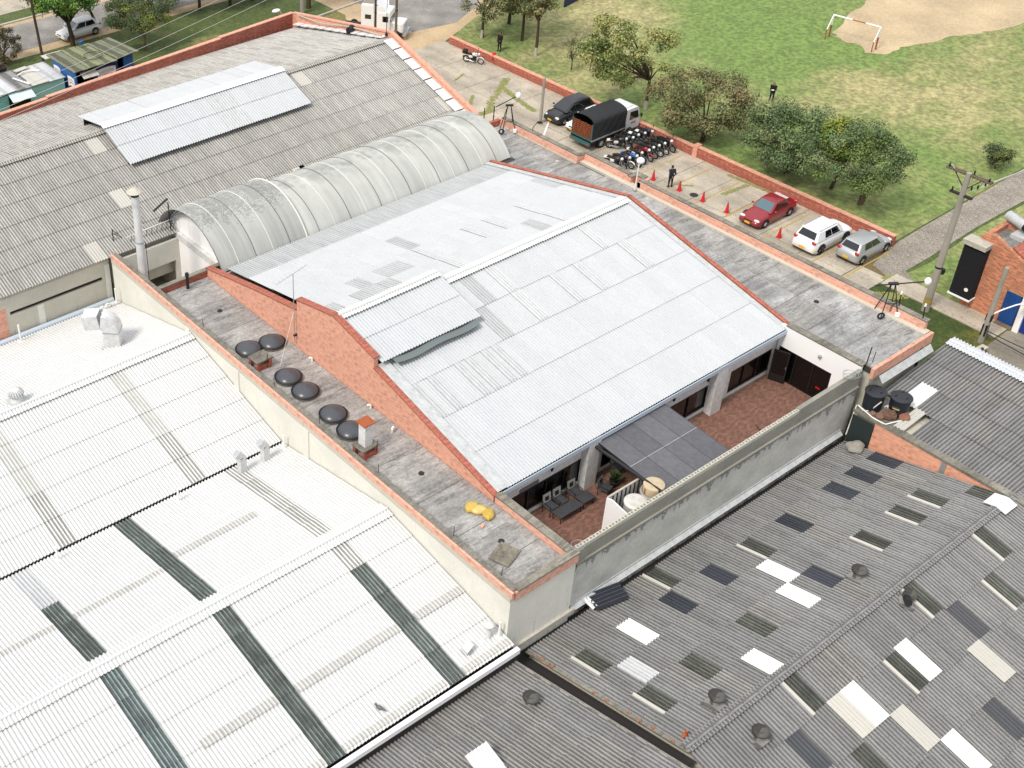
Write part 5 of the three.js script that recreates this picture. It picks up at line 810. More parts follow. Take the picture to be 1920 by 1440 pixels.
car('black_hatchback', 'glossy black hatchback parked left of the covered truck, facing the terrace', 'car', 70.75, -61.75, Math.PI - .03, { L: 4.2, w: 1.75, H: 1.5, belt: 1.0, r: .32, wf: .31, wr: -.31, top: [[-.5, .85], [-.47, 1.02], [-.3, 1.04], [.1, 1.0], [.22, .96], [.42, .84], [.48, .7], [.5, .6]], glass: [.28, .06, -.36, -.47], paint: paint(0x15171b), shield: lightM.glass });
car('white_sedan', 'white sedan mostly hidden behind the covered truck', 'car', 70.9, -59.55, Math.PI, { ...sedan, paint: paint(0xe9ebec) });
car('white_hatchback', 'white hatchback parked at the roadside behind the tree and blue kiosk', 'car', 48.4, -100.9, Math.PI + .05, { L: 4.1, w: 1.7, H: 1.46, belt: .96, r: .31, wf: .31, wr: -.31, top: [[-.5, .84], [-.47, 1.0], [-.3, 1.0], [.1, .97], [.22, .93], [.42, .82], [.48, .68], [.5, .58]], glass: [.28, .08, -.34, -.46], paint: paint(0xeceeee), shield: lightM.shield });
car('grey_car', 'dark grey car at the top left edge beyond the far pavement', 'car', 44.6, -116, 0, { ...sedan, paint: paint(0x3a4148) });

// covered stake truck
{
  const t = thing('covered_truck', 'white cab truck with black tarpaulin cover and orange slatted tailgate', 'truck', undefined, 70.3, .04, -57.6, .0), wp = paint(0xe8ebec), tarp = new THREE.MeshStandardMaterial({ color: 0x2b2d31, roughness: .75, map: T.fine }), green = new THREE.MeshStandardMaterial({ color: 0x3f6f6b, roughness: .7, map: T.fine }), slat = new THREE.MeshStandardMaterial({ color: 0xb56a45, roughness: .8, map: T.bark });
  part('chassis', [box(-2.5, 2.5, .5, .72, -.4, .4), box(-2.7, 1.05, .72, .86, -1.02, 1.02)], M.iron, t); part('side_rail', [box(-2.7, 1.05, .86, .98, 1.02, 1.06)], M.steel, t); part('side_rail', [box(-2.7, 1.05, .86, .98, -1.06, -1.02)], M.steel, t);
  // tarpaulin: arched top that sags between its hoops
  const rings = []; for (let i = 0; i <= 16; i++) { const x = -2.62 + 3.6 * i / 16, sag = -.05 * Math.abs(Math.sin(i / 16 * Math.PI * 4)), ring = []; for (let j = 0; j <= 24; j++) { const u = j / 24; let y, z; if (u < .3) { z = -1.04 - .015 * Math.sin(i * 2.1 + u * 30); y = .95 + u / .3 * 1.35; } else if (u > .7) { z = 1.04 + .02 * Math.sin(i * 1.7 + u * 25); y = .95 + (1 - u) / .3 * 1.35; } else { const a = (u - .3) / .4 * Math.PI; z = -1.04 * Math.cos(a) * (.92 + .08 * Math.abs(Math.cos(a))); y = 2.3 + .42 * Math.sin(a) + sag * Math.sin(a) + .012 * Math.sin(i * 3 + j); } ring.push(V(x, y, z)); } rings.push(ring); }
  const tg = loftRings(rings, false); const tm = tarp.clone(); tm.side = THREE.DoubleSide; part('tarpaulin', tg, tm, t); part('front_board', box(.95, .98, .9, 2.35, -1.0, 1.0), tarp, t); part('rear_hem', rods(rings[0], .03), tarp, t);
  part('tailgate_frame', [box(-2.7, -2.62, .8, 2.25, -1.02, -.94), box(-2.7, -2.62, .8, 2.25, .94, 1.02), box(-2.7, -2.62, .8, 1.0, -.94, .94)], green, t); for (const z of [-.34, .3]) part('tailgate_post', box(-2.71, -2.64, 1.0, 2.2, z - .04, z + .04), slat, t);
  for (let i = 0; i < 8; i++) for (const [a, b] of [[-.93, -.39], [-.29, .25], [.35, .93]]) part('tailgate_slat', box(-2.69, -2.65, 1.04 + i * .145, 1.13 + i * .145, a, b), slat, t);
  part('rear_bumper', box(-2.85, -2.7, .5, .72, -1.0, 1.0), green, t); for (const s of [-.8, .8]) part('tail_light', box(-2.87, -2.84, .56, .66, s - .1, s + .1), lightM.tail, t);
  part('cab', (() => { const s = new THREE.Shape(); s.moveTo(1.05, .55); s.lineTo(2.62, .55); s.quadraticCurveTo(2.74, .6, 2.72, 1.2); s.lineTo(2.5, 2.0); s.quadraticCurveTo(2.42, 2.22, 2.15, 2.25); s.lineTo(1.3, 2.25); s.quadraticCurveTo(1.08, 2.24, 1.05, 2.0); s.closePath(); const g = new THREE.ExtrudeGeometry(s, { depth: 1.66, bevelEnabled: true, bevelThickness: .1, bevelSize: .06, bevelSegments: 3, curveSegments: 6 }); g.translate(0, 0, -.83); return uvBox(g); })(), wp, t);
  for (const s of [1, -1]) { part('side_window', (() => { const sh = new THREE.Shape(); sh.moveTo(1.5, 1.35); sh.lineTo(2.5, 1.35); sh.lineTo(2.32, 1.98); sh.lineTo(1.5, 2.02); sh.closePath(); const g = new THREE.ExtrudeGeometry(sh, { depth: .012, bevelEnabled: false }); g.translate(0, 0, s > 0 ? .935 : -.947); return uvBox(g); })(), lightM.glass, t); part('door_mark', box(1.7, 2.2, .98, 1.14, s * .935, s * .945), new THREE.MeshStandardMaterial({ color: 0x8a979c }), t); part('mirror', [bbox(.06, .3, .16, .02, 2.62, 1.4, s * 1.1), rod(V(2.5, 1.5, s * .93), V(2.62, 1.52, s * 1.05), .015)], M.iron, t); part('headlight', bbox(.06, .16, .3, .02, 2.72, .75, s * .62), lightM.head, t); }
  part('windscreen', tilt(box(-.01, .01, -.36, .36, -.72, .72), 0, 0, .27, 2.66, 1.62, 0), lightM.glass, t); part('roof_deflector', bbox(.8, .12, 1.4, .05, 1.6, 2.3, 0), wp, t);
  for (const [x, r] of [[-1.48, .38], [1.55, .38]]) for (const s of [1, -1]) wheelPart(t, x, r, s * .9, r, .26, s, M.steel); part('fuel_tank', bbox(.7, .36, .34, .05, .2, .42, .82), M.iron, t);
}
function rods(pts, r) { const l = []; for (let i = 0; i < pts.length - 1; i++) l.push(rod(pts[i], pts[i + 1], r, 5)); return merge(l); }
// white lorry tractor half out of view at the top
{
  const t = thing('white_lorry', 'white long-nosed lorry cab standing behind the far brick parapet', 'lorry', undefined, 70.0, .02, -83.9, -.95), wp = paint(0xf0f1f1);
  part('bonnet', bbox(1.7, 1.15, 1.9, .14, 1.75, .7, 0), wp, t); part('bumper', bbox(.35, .4, 2.3, .06, 2.75, .4, 0), M.chrome, t); part('grille', box(2.6, 2.66, .8, 1.7, -.6, .6), M.chrome, t);
  part('cab', bbox(2.0, 2.4, 2.3, .16, .1, .65, 0), wp, t); part('sleeper', bbox(1.4, 3.1, 2.35, .14, -1.5, .65, 0), wp, t); part('wind_deflector', tilt(box(-.9, .9, -.04, .04, -1.05, 1.05), 0, 0, -.75, .1, 3.35, 0), wp, t); part('deflector_side', [box(-.8, .4, 3.0, 3.6, 1.05, 1.1)], wp, t); part('deflector_side', [box(-.8, .4, 3.0, 3.6, -1.1, -1.05)], wp, t); part('roof_recess', box(-2.1, -.9, 3.7, 3.76, -.9, .9), new THREE.MeshStandardMaterial({ color: 0x8d8478 }), t);
  for (const s of [1, -1]) { part('side_window', box(.25, .9, 1.9, 2.55, s * 1.15, s * 1.165), lightM.glass, t); part('sleeper_window', box(-1.75, -1.05, 2.1, 2.6, s * 1.175, s * 1.19), lightM.glass, t); part('mirror', bbox(.1, .5, .25, .03, 1.1, 1.9, s * 1.4), wp, t); part('headlight', bbox(.1, .2, .3, .03, 2.58, 1.0, s * .8), lightM.head, t); }
  part('windscreen', tilt(box(-.02, .02, -.4, .4, -1.0, 1.0), 0, 0, .2, 1.1, 2.3, 0), lightM.glass, t); t.scale.setScalar(.8); part('frame_rails', box(-4.4, -2.1, .7, 1.0, -.45, .45), M.iron, t); for (const x of [1.8, -3.6]) for (const s of [1, -1]) wheelPart(t, x, .5, s * 1.0, .5, .3, s, M.steel);
}
// motorcycles
function moto(name, label, x, z, ry, c, o = {}) {
  const t = thing(name, label, 'motorcycle', 'motorcycles in the car park', x, .04, z, ry), r = .3, pm = paint(c), dark = o.dark ?? M.black;
  for (const wx of [.66, -.66]) { const tr = new THREE.TorusGeometry(r - .045, .055, 8, 22); tr.translate(wx, r, 0); const w = part('wheel', tr, M.rubber, t); const rm = [(() => { const g = new THREE.TorusGeometry(r - .1, .014, 5, 18); g.translate(wx, r, 0); return g; })(), (() => { const g = new THREE.CylinderGeometry(.06, .06, .12, 10); g.rotateX(Math.PI / 2); g.translate(wx, r, 0); return g; })()]; for (let k = 0; k < 5; k++) { const a = k * 1.2566; rm.push(rod(V(wx, r, 0), V(wx + (r - .09) * Math.cos(a), r + (r - .09) * Math.sin(a), 0), .014, 4)); } part('rim', merge(rm), o.rim ?? M.chrome, w); }
  part('engine', [bbox(.42, .3, .26, .04, .02, .26, 0), bbox(.2, .2, .3, .03, .08, .44, 0)], M.iron, t); part('frame', [rod(V(-.66, .3, .07), V(-.1, .42, .07), .022), rod(V(-.66, .3, -.07), V(-.1, .42, -.07), .022), rod(V(-.1, .4, 0), V(.36, .86, 0), .03), rod(V(.1, .3, 0), V(.4, .8, 0), .025), rod(V(-.5, .7, .08), V(-.64, .34, .09), .02), rod(V(-.5, .7, -.08), V(-.64, .34, -.09), .02)], dark, t);
  part('fuel_tank', (() => { const g = new THREE.SphereGeometry(.2, 16, 12); g.scale(1.45, .78, .85); g.translate(.14, .84, 0); return g; })(), pm, t); part('seat', (() => { const g = bbox(.66, .1, .26, .04, -.36, .76, 0); return g; })(), dark, t); part('tail_fairing', tilt(bbox(.44, .16, .2, .04), 0, 0, .22, -.68, .66, 0), o.tail ?? pm, t); part('side_cover', [bbox(.3, .24, .24, .04, -.22, .5, 0)], o.tail ?? pm, t);
  part('fork', [rod(V(.66, .3, .1), V(.4, .95, .1), .025), rod(V(.66, .3, -.1), V(.4, .95, -.1), .025)], M.chrome, t); part('handlebar', [rod(V(.4, .98, -.1), V(.28, 1.06, -.38), .016), rod(V(.4, .98, .1), V(.28, 1.06, .38), .016), rod(V(.4, .98, -.1), V(.4, .98, .1), .016)], M.iron, t); for (const s of [1, -1]) { part('grip', rod(V(.28, 1.06, s * .38), V(.25, 1.06, s * .46), .022), M.rubber, t); part('mirror', [rod(V(.3, 1.05, s * .3), V(.3, 1.2, s * .34), .008), bbox(.03, .08, .12, .01, .3, 1.18, s * .36)], M.iron, t); }
  part('headlight', (() => { const g = new THREE.SphereGeometry(.11, 14, 10); g.translate(.5, .92, 0); return g; })(), o.head ?? lightM.head, t); part('front_mudguard', (() => { const g = new THREE.TorusGeometry(r + .02, .05, 5, 12, 1.7); g.rotateZ(.5); g.translate(.66, r, 0); return g; })(), o.guard ?? pm, t); part('rear_mudguard', (() => { const g = new THREE.TorusGeometry(r + .03, .05, 5, 12, 1.4); g.rotateZ(1.4); g.translate(-.66, r, 0); return g; })(), dark, t); part('exhaust', rod(V(.05, .24, .16), V(-.7, .34, .18), .04, 8, .055), M.chrome, t); part('tail_light', box(-.93, -.9, .7, .76, -.06, .06), lightM.tail, t); part('licence_plate', box(-.95, -.935, .48, .64, -.1, .1), o.plate ?? lightM.plate, t); part('side_stand', rod(V(0, .25, -.1), V(.1, 0, -.26), .012), M.iron, t);
  if (o.box) part('top_case', bbox(.36, .3, .4, .05, -.78, .84, 0), o.box, t); if (o.vest) part('reflective_strip', bbox(.3, .06, .3, .02, -.2, .86, 0), o.vest, t); t.children.forEach((m) => { m.rotation.x = .1; }); return t;
}
{
  const F = -Math.PI / 2, W = new THREE.MeshStandardMaterial({ color: 0xe9e9e6, roughness: .5 });
  moto('motorcycle', 'black motorcycle with white tail panel nearest the terrace parapet', 67.3, -53.8, F + .25, 0x1a1a1c, { tail: W }); moto('motorcycle', 'dark maroon motorcycle second from the terrace parapet', 67.95, -53.6, F + .15, 0x3a1a20, { guard: W }); moto('motorcycle', 'bright blue motorcycle in the front row', 68.6, -53.45, F + .1, 0x2f6fc4); moto('motorcycle', 'black motorcycle with white side between the blue and the red one', 69.3, -53.55, F, 0x18181c, { tail: W });
  moto('motorcycle', 'red motorcycle in the front row', 70.05, -53.5, F - .05, 0xb01828, { guard: paint(0xb01828) }); moto('motorcycle', 'black motorcycle with chrome forks right beside the red one', 70.6, -53.6, F + .05, 0x1c1c20); moto('motorcycle', 'black motorcycle with white spoked front wheel in the front row', 71.15, -53.55, F + .06, 0x141416, { rim: W }); moto('motorcycle', 'black motorcycle with long bright fork, second from the boundary wall', 71.8, -53.5, F - .06, 0x1a1a1e, { rim: W }); moto('motorcycle', 'black scooter-like motorcycle with white headlamp next to the boundary wall', 72.45, -53.45, F - .03, 0x161618, { head: W });
  moto('motorcycle', 'black motorcycle with white side panels in the back row beside the truck', 69.75, -55.7, F + .7, 0x15161a, { tail: W }); moto('motorcycle', 'dark motorcycle in the back row, second from the truck', 70.5, -55.6, F + .3, 0x1d1d24); moto('motorcycle', 'dark motorcycle with silver strip in the middle of the back row', 71.2, -55.65, F + .2, 0x20222c, { vest: W }); moto('motorcycle', 'dark motorcycle with pale seat strip in the back row', 71.85, -55.55, F + .12, 0x17181c, { vest: W }); moto('motorcycle', 'dark blue motorcycle in the back row at the boundary wall', 72.5, -55.4, F + .1, 0x232a44);
  moto('motorcycle', 'white and black motorcycle parked alone by the drive wall with two helmets', 72.0, -74.1, F + .45, 0xe4e6e8, { tail: W, box: M.black, rim: W });
}
// cones
{
  const c = thing('traffic_cone', 'red traffic cone nearest the motorcycles', 'traffic cone', 'red cones along the parking bays', 68.06, .045, -50.87); part('base', bbox(.34, .04, .34, .02), M.cone, c); part('cone_body', lathe([[.15, .03], [.14, .06], [.045, .7], [.03, .72], [0, .72]], 20), M.cone, c); part('tip', lathe([[.045, .7], [.03, .74], [0, .745]], 14), M.dirtyIron, c);
  [['red traffic cone beside the standing man', 68.3, -48.68], ['red traffic cone in the middle of the empty bay', 68.39, -46.67], ['red traffic cone left of the red sedan', 68.44, -44.65], ['red traffic cone between the red sedan and the white crossover', 68.49, -40.39]].forEach(([l, x, z]) => copyOf(c, l, x, .045, z)); const f = copyOf(c, 'red traffic cone fallen over on the low wall by the drive', 73.5, .78, -73.2, .4); f.rotation.set(0, .5, Math.PI / 2 + .35);
  const mh = single('floor_drain', lathe([[.3, 0], [.3, .02], [0, .025]], 16), M.dirtyIron, 'dark drain lid in the empty parking bay', 'drain'); mh.position.set(68.6, .04, -47.6);
}
// ---------- people ----------
function mcMesh(size, res, centre, field) {
  const mc = new MarchingCubes(res, new THREE.MeshBasicMaterial(), false, false, 120000); mc.reset(); mc.isolation = 0;
  for (let k = 0; k < res; k++) for (let j = 0; j < res; j++) for (let i = 0; i < res; i++) { const x = centre.x + ((i - res / 2) / (res / 2)) * size / 2, y = centre.y + ((j - res / 2) / (res / 2)) * size / 2, z = centre.z + ((k - res / 2) / (res / 2)) * size / 2; mc.field[i + j * res + k * res * res] = -field(x, y, z); }
  mc.update(); const n = mc.count, g = new THREE.BufferGeometry(), p = new Float32Array(n * 3), nn = new Float32Array(n * 3); for (let i = 0; i < n; i++) for (let a = 0; a < 3; a++) { p[i * 3 + a] = mc.positionArray[i * 3 + a] * size / 2 + [centre.x, centre.y, centre.z][a]; nn[i * 3 + a] = mc.normalArray[i * 3 + a]; }
  g.setAttribute('position', new THREE.BufferAttribute(p, 3)); g.computeVertexNormals(); return g;
}
const smin = (a, b, k) => { const h = Math.max(0, Math.min(1, .5 + .5 * (b - a) / k)); return b + (a - b) * h - k * h * (1 - h); };
function capsule(x, y, z, b) { const [ax, ay, az, r0, bx, by, bz, r1] = b, dx = bx - ax, dy = by - ay, dz = bz - az, t = Math.max(0, Math.min(1, ((x - ax) * dx + (y - ay) * dy + (z - az) * dz) / (dx * dx + dy * dy + dz * dz))); return Math.hypot(x - ax - dx * t, y - ay - dy * t, z - az - dz * t) - (r0 + (r1 - r0) * t); }
// pose: joints in metres, facing +x; left is -z
function person(label, x, y, z, ry, o) {
  const t = thing('person', label, 'person', undefined, x, y, z, ry), J = o.J;
  const bones = [['hipL', .1, 'kneeL', .065], ['kneeL', .065, 'ankL', .045], ['hipR', .1, 'kneeR', .065], ['kneeR', .065, 'ankR', .045], ['ankL', .045, 'toeL', .04], ['ankR', .045, 'toeR', .04], ['pelvis', .13, 'chest', .145], ['chest', .145, 'neck', .075], ['shL', .07, 'elL', .052], ['elL', .05, 'wrL', .036], ['shR', .07, 'elR', .052], ['elR', .05, 'wrR', .036], ['shL', .08, 'shR', .08], ['hipL', .11, 'hipR', .11], ['neck', .055, 'head', .06]].map(([a, ra, b, rb]) => [...J[a], ra, ...J[b], rb]);
  const H = J.head, body = mcMesh(2.1, 84, V(0, .95, 0), (px, py, pz) => { let d = 9; for (const b of bones) { const c = capsule(px, py, pz, b); d = d > 8 ? c : smin(d, c, .05); } const e = Math.hypot((px - H[0] - .01) / .095, (py - H[1] - .09) / .125, (pz - H[2]) / .08) - 1; return smin(d, e * .085, .025); });
  const extra = []; // hands with five fingers, facial features
  for (const s of ['L', 'R']) { const w = J['wr' + s], e = J['el' + s], dv = V(w[0] - e[0], w[1] - e[1], w[2] - e[2]).normalize(), sd = s === 'L' ? -1 : 1, across = V(0, 0, 1).cross(dv).lengthSq() > .05 ? V(1, 0, 0).addScaledVector(dv, -dv.x).normalize() : V(0, 1, 0), pal = V(...w).addScaledVector(dv, .06), list = [[w[0], w[1], w[2], .03, pal.x, pal.y, pal.z, .038]]; const curl = across.clone().cross(dv).multiplyScalar(.35 * sd); [[-.03, .055], [-.01, .065], [.012, .06], [.03, .048]].forEach(([o2, l]) => { const k0 = pal.clone().addScaledVector(across, o2).addScaledVector(dv, .025), k1 = k0.clone().addScaledVector(dv, l * .55), k2 = k1.clone().addScaledVector(dv, l * .35).addScaledVector(curl, l * .6); list.push([...k0.toArray(), .0095, ...k1.toArray(), .009], [...k1.toArray(), .009, ...k2.toArray(), .008]); }); const th0 = V(...w).addScaledVector(dv, .025).addScaledVector(across, -.03), th1 = th0.clone().addScaledVector(dv, .035).addScaledVector(across, -.022); list.push([...th0.toArray(), .013, ...th1.toArray(), .01]); extra.push(mcMesh(.26, 40, pal, (px, py, pz) => { let d = 9; for (const b of list) d = d > 8 ? capsule(px, py, pz, b) : smin(d, capsule(px, py, pz, b), .006); return d; })); }
  const nose = new THREE.SphereGeometry(.018, 8, 6); nose.scale(1.2, 1.5, .8); nose.translate(H[0] + .1, H[1] + .085, H[2]); extra.push(nose.toNonIndexed()); for (const s of [-1, 1]) { const ear = new THREE.SphereGeometry(.026, 8, 6); ear.scale(.6, 1, .4); ear.translate(H[0], H[1] + .09, H[2] + s * .082); extra.push(ear.toNonIndexed()); }
  const colour = (g, f) => { const p = g.attributes.position, c = new Float32Array(p.count * 3); for (let i = 0; i < p.count; i++) { const k = f(p.getX(i), p.getY(i), p.getZ(i)); c.set([k.r, k.g, k.b], i * 3); } g.setAttribute('color', new THREE.BufferAttribute(c, 3)); g.deleteAttribute('uv'); return g; };
  const skin = new THREE.Color(0x9a6a4e), top = new THREE.Color(o.top), leg = new THREE.Color(o.leg), shoe = new THREE.Color(0x111112), neckY = J.neck[1] + .02;
  colour(body, (px, py) => py > neckY ? skin : py < .09 ? shoe : py < J.pelvis[1] - .02 && Math.abs(px) < .6 ? leg : top); extra.forEach((g) => colour(g, () => skin));
  part('body', mergeGeometries([body, ...extra].map((g) => { g.deleteAttribute('uv'); return g.index ? g.toNonIndexed() : g; })), new THREE.MeshStandardMaterial({ vertexColors: true, roughness: .85 }), t);
  const hair = new THREE.SphereGeometry(.1, 18, 14, 0, Math.PI * 2, 0, 1.75); hair.scale(1.06, 1.25, .92); hair.rotateZ(.35); hair.translate(H[0] - .005, H[1] + .1, H[2]); part(o.hat ? 'cap' : 'hair', hair, M.black, t);
  for (const s of [-1, 1]) { const e = new THREE.SphereGeometry(.011, 8, 6); e.translate(H[0] + .093, H[1] + .1, H[2] + s * .033); part('eye', e, M.black, t); } part('mouth', cbox(.012, .008, .045, H[0] + .096, H[1] + .035, H[2]), new THREE.MeshStandardMaterial({ color: 0x6d3a34 }), t);
  if (o.strip) part('reflective_strip', o.strip(), M.purewhite, t); return t;
}
const stand = { hipL: [0, .9, -.09], hipR: [0, .9, .09], kneeL: [.02, .5, -.11], kneeR: [.02, .5, .11], ankL: [-.01, .08, -.12], ankR: [-.01, .08, .12], toeL: [.14, .045, -.14], toeR: [.14, .045, .14], pelvis: [0, .98, 0], chest: [0, 1.26, 0], neck: [.01, 1.46, 0], head: [.03, 1.54, 0], shL: [0, 1.38, -.18], shR: [0, 1.38, .18], elL: [-.03, 1.1, -.23], elR: [-.03, 1.1, .23], wrL: [.05, .86, -.24], wrR: [.05, .86, .24] };
person('man in dark clothes standing with hands behind his back beside a red cone', 68.15, .04, -49.4, 1.1, { top: 0x1b2130, leg: 0x15161a, hat: true, J: { ...stand, elL: [-.14, 1.12, -.22], elR: [-.14, 1.12, .22], wrL: [-.18, .96, -.06], wrR: [-.19, .94, .05], head: [.06, 1.52, 0], neck: [.03, 1.46, 0] } });
person('person in black clothes standing alone on the playing field looking down', 85.3, .02, -53.7, 3.6, { top: 0x0e0f12, leg: 0x1d2026, J: { ...stand, elL: [.06, 1.12, -.2], elR: [.06, 1.12, .2], wrL: [.24, 1.1, -.08], wrR: [.24, 1.1, .08], head: [.09, 1.5, 0], neck: [.05, 1.45, 0] }, strip: () => cbox(.14, .02, .2, .27, 1.14, 0) });
person('guard in black uniform standing on the grass by the tree and drive wall', 75.5, .02, -74.6, 3.4, { top: 0x121317, leg: 0x14161c, hat: true, J: { ...stand, elL: [.02, 1.1, -.22], wrL: [.16, 1.0, -.12] } });
// ---------- trees ----------
M.leaf = new THREE.MeshPhysicalMaterial({ color: 0xffffff, vertexColors: true, roughness: .8, side: THREE.DoubleSide });
function tree(label, x, z, o) {
  const r = rng(o.seed), t = thing(o.name ?? 'broadleaf_tree', label, 'tree', undefined, x, 0, z), H = o.h, cr = o.r, cy = o.cy ?? H * .62, ch = o.ch ?? H * .38, off = o.off ?? [0, 0];
  // clumps sit mostly in the outer shell of an uneven crown
  const clumps = []; let guard = 0;
  while (clumps.length < o.clumps && guard++ < 4000) {
    const a = r() * Math.PI * 2, u = r() * 2 - 1, q = Math.cbrt(.25 + .75 * r()), s = Math.sqrt(1 - u * u), lump = 1 + .22 * Math.sin(a * 3 + o.seed) + .14 * Math.sin(a * 5 + u * 4 + o.seed * 2);
    const p = V(off[0] + Math.cos(a) * s * cr * q * lump, cy + u * ch * q, off[1] + Math.sin(a) * s * cr * q * lump), rad = (o.cl ?? .75) * (.65 + .7 * r());
    if (p.y < (o.low ?? H * .25)) continue; if (clumps.some((c) => c.p.distanceTo(p) < (c.rad + rad) * .42)) continue; clumps.push({ p, rad });
  }
  const pos = [], col = [], pal = o.pal.map((c) => new THREE.Color(c)), nL = o.leaves, cc = new THREE.Color();
  const per = nL / clumps.length, tw = V(), a1 = V(), a2 = V(), nn = V();
  for (const c of clumps) {
    const base = pal[Math.floor(r() * pal.length)], cnt = Math.round(per * (.6 + .8 * r()) * (c.rad * c.rad) / ((o.cl ?? .75) ** 2));
    for (let i = 0; i < cnt; i++) {
      const u = r() * 2 - 1, a = r() * Math.PI * 2, s = Math.sqrt(1 - u * u), q = Math.pow(r(), .45), d = V(Math.cos(a) * s, u * .8, Math.sin(a) * s), p = c.p.clone().addScaledVector(d, c.rad * q * (1 + (r() - .5) * .4));
      nn.copy(d).add(V((r() - .5) * 1.5, .45 + (r() - .5) * 1.1, (r() - .5) * 1.5)).normalize(); a1.set(r() - .5, r() - .5, r() - .5).cross(nn).normalize(); a2.crossVectors(nn, a1);
      const L = (o.leaf ?? .2) * (.6 + .8 * r()), W = L * .42, tip = p.clone().addScaledVector(a1, L).addScaledVector(nn, -L * .25), l = p.clone().addScaledVector(a1, L * .45).addScaledVector(a2, W), rt = p.clone().addScaledVector(a1, L * .45).addScaledVector(a2, -W);
      for (const v of [p, l, tip, p, tip, rt]) pos.push(v.x, v.y, v.z);
      cc.copy(base).lerp(pal[Math.floor(r() * pal.length)], r() * .6).multiplyScalar(.75 + .5 * r()); for (let k = 0; k < 6; k++) col.push(cc.r, cc.g, cc.b);
    }
  }
  const g = new THREE.BufferGeometry(); g.setAttribute('position', new THREE.Float32BufferAttribute(pos, 3)); g.setAttribute('color', new THREE.Float32BufferAttribute(col, 3)); g.computeVertexNormals(); 
  // trunk and limbs
  const limbs = [], fork = H * (o.fork ?? .3), tr = o.tr ?? .14, lean = o.lean ?? [0, 0], top = V(lean[0], fork, lean[1]);
  const taper = (a, b, c, r0, r1) => { const cv = new THREE.CatmullRomCurve3([a, b, c]), n = 8, ring = []; for (let i = 0; i <= n; i++) { const q = cv.getPoint(i / n), tg = cv.getTangent(i / n), s1 = V(1, 0, .1).cross(tg).normalize(), s2 = tg.clone().cross(s1), rad = r0 + (r1 - r0) * i / n, rr2 = []; for (let k = 0; k < 7; k++) { const an = k / 7 * Math.PI * 2; rr2.push(q.clone().addScaledVector(s1, Math.cos(an) * rad).addScaledVector(s2, Math.sin(an) * rad)); } ring.push(rr2); } return loftRings(ring); };
  limbs.push(taper(V(0, -.05, 0), V(lean[0] * .4 + .04, fork * .5, lean[1] * .4), top, tr * 1.25, tr * .85)); if (o.twin) limbs.push(taper(V(.1, -.05, .05), V(o.twin[0] * .5, fork * .6, o.twin[1] * .5), V(o.twin[0], fork * 1.3, o.twin[1]), tr, tr * .5));
  const pick = clumps.slice().sort(() => r() - .5).slice(0, o.limbs ?? 16); for (const c of pick) { const m = top.clone().lerp(c.p, .5).add(V((r() - .5) * .5, .25, (r() - .5) * .5)); limbs.push(taper(top.clone().add(V(0, -.1, 0)), m, c.p, tr * .5, .02)); }
  part('trunk', limbs, o.bark ?? M.bark, t); if (o.paintBase) part('painted_base', taper(V(0, 0, 0), V(lean[0] * .1 + .01, .4, lean[1] * .1), V(lean[0] * .25 + .02, .8, lean[1] * .25), tr * 1.35, tr * 1.22), M.cope2, t);
  part('crown', g, M.leaf, t); return t;
}
const olive = [0x84904e, 0x6b7c42, 0x949858, 0x5c6c38, 0xa09c60], dull = [0x80805a, 0x6c7048, 0x90885c, 0x60683e, 0x887a56, 0x748050], teal = [0x667c50, 0x586e46, 0x748858, 0x828e60, 0x4e623c], lime = [0x7f8e36, 0x6c8232, 0x96983e, 0x5a7430], fresh = [0x5c8434, 0x48702c, 0x6f9440, 0x3c6026], dark = [0x485a3a, 0x3e5034, 0x5a6a3e, 0x6c763e];
tree('tall loose olive-green tree standing behind the covered truck and black car', 76.5, -59.0, { seed: 11, h: 7.6, r: 3.3, cy: 4.9, ch: 2.6, clumps: 46, cl: .72, leaves: 9800, leaf: 0.173, pal: olive, off: [-1.3, -1.7], tr: .13, fork: .34, low: 2.0, paintBase: true });
tree('broad brownish-green tree standing behind the parked motorcycles', 75.6, -52.6, { seed: 12, h: 5.8, r: 3.5, cy: 3.2, ch: 2.4, off: [.4, -.9], clumps: 60, cl: .8, leaves: 16625, leaf: 0.144, pal: dull, tr: .15, low: .6, fork: .22 });
tree('dense blue-green rounded tree standing behind the empty parking bay', 76.4, -45.7, { seed: 13, h: 5.4, r: 3.0, cy: 3.1, ch: 1.9, off: [-.1, -.1], clumps: 66, cl: .8, leaves: 21875, leaf: 0.137, pal: teal, tr: .16, low: 1.0, fork: .25 });
tree('small yellow-green tree squeezed between the two dense blue-green trees', 76.9, -42.3, { seed: 14, h: 5.6, r: 1.9, cy: 3.7, ch: 1.7, clumps: 26, cl: .66, leaves: 7350, leaf: 0.144, pal: lime, tr: .11, low: 1.5, lean: [.3, .4], fork: .3 });
tree('dense blue-green tree with pale twin trunk standing behind the white crossover', 76.5, -39.7, { seed: 15, h: 5.8, r: 3.0, cy: 3.9, ch: 1.9, clumps: 52, cl: .74, leaves: 17150, leaf: 0.130, pal: [...teal, 0x667a3c], tr: .13, low: 1.5, fork: .3, twin: [.4, .5], bark: M.wood, off: [-.7, -.7] });
tree('sparse tree with whitewashed foot at the corner of the drive wall', 76.3, -77.7, { seed: 16, h: 7.2, r: 2.5, cy: 4.6, ch: 2.6, clumps: 26, cl: .6, leaves: 4550, leaf: 0.158, pal: [0x7b8056, 0x626a42, 0x8d8c66], tr: .11, fork: .36, twin: [.3, -.2], paintBase: true });
tree('bright green leafy tree at the top edge behind the guard', 80.5, -78.6, { seed: 17, h: 6.6, r: 2.4, cy: 4.2, ch: 2.6, clumps: 34, cl: .7, leaves: 9100, leaf: 0.173, pal: fresh, tr: .14 });
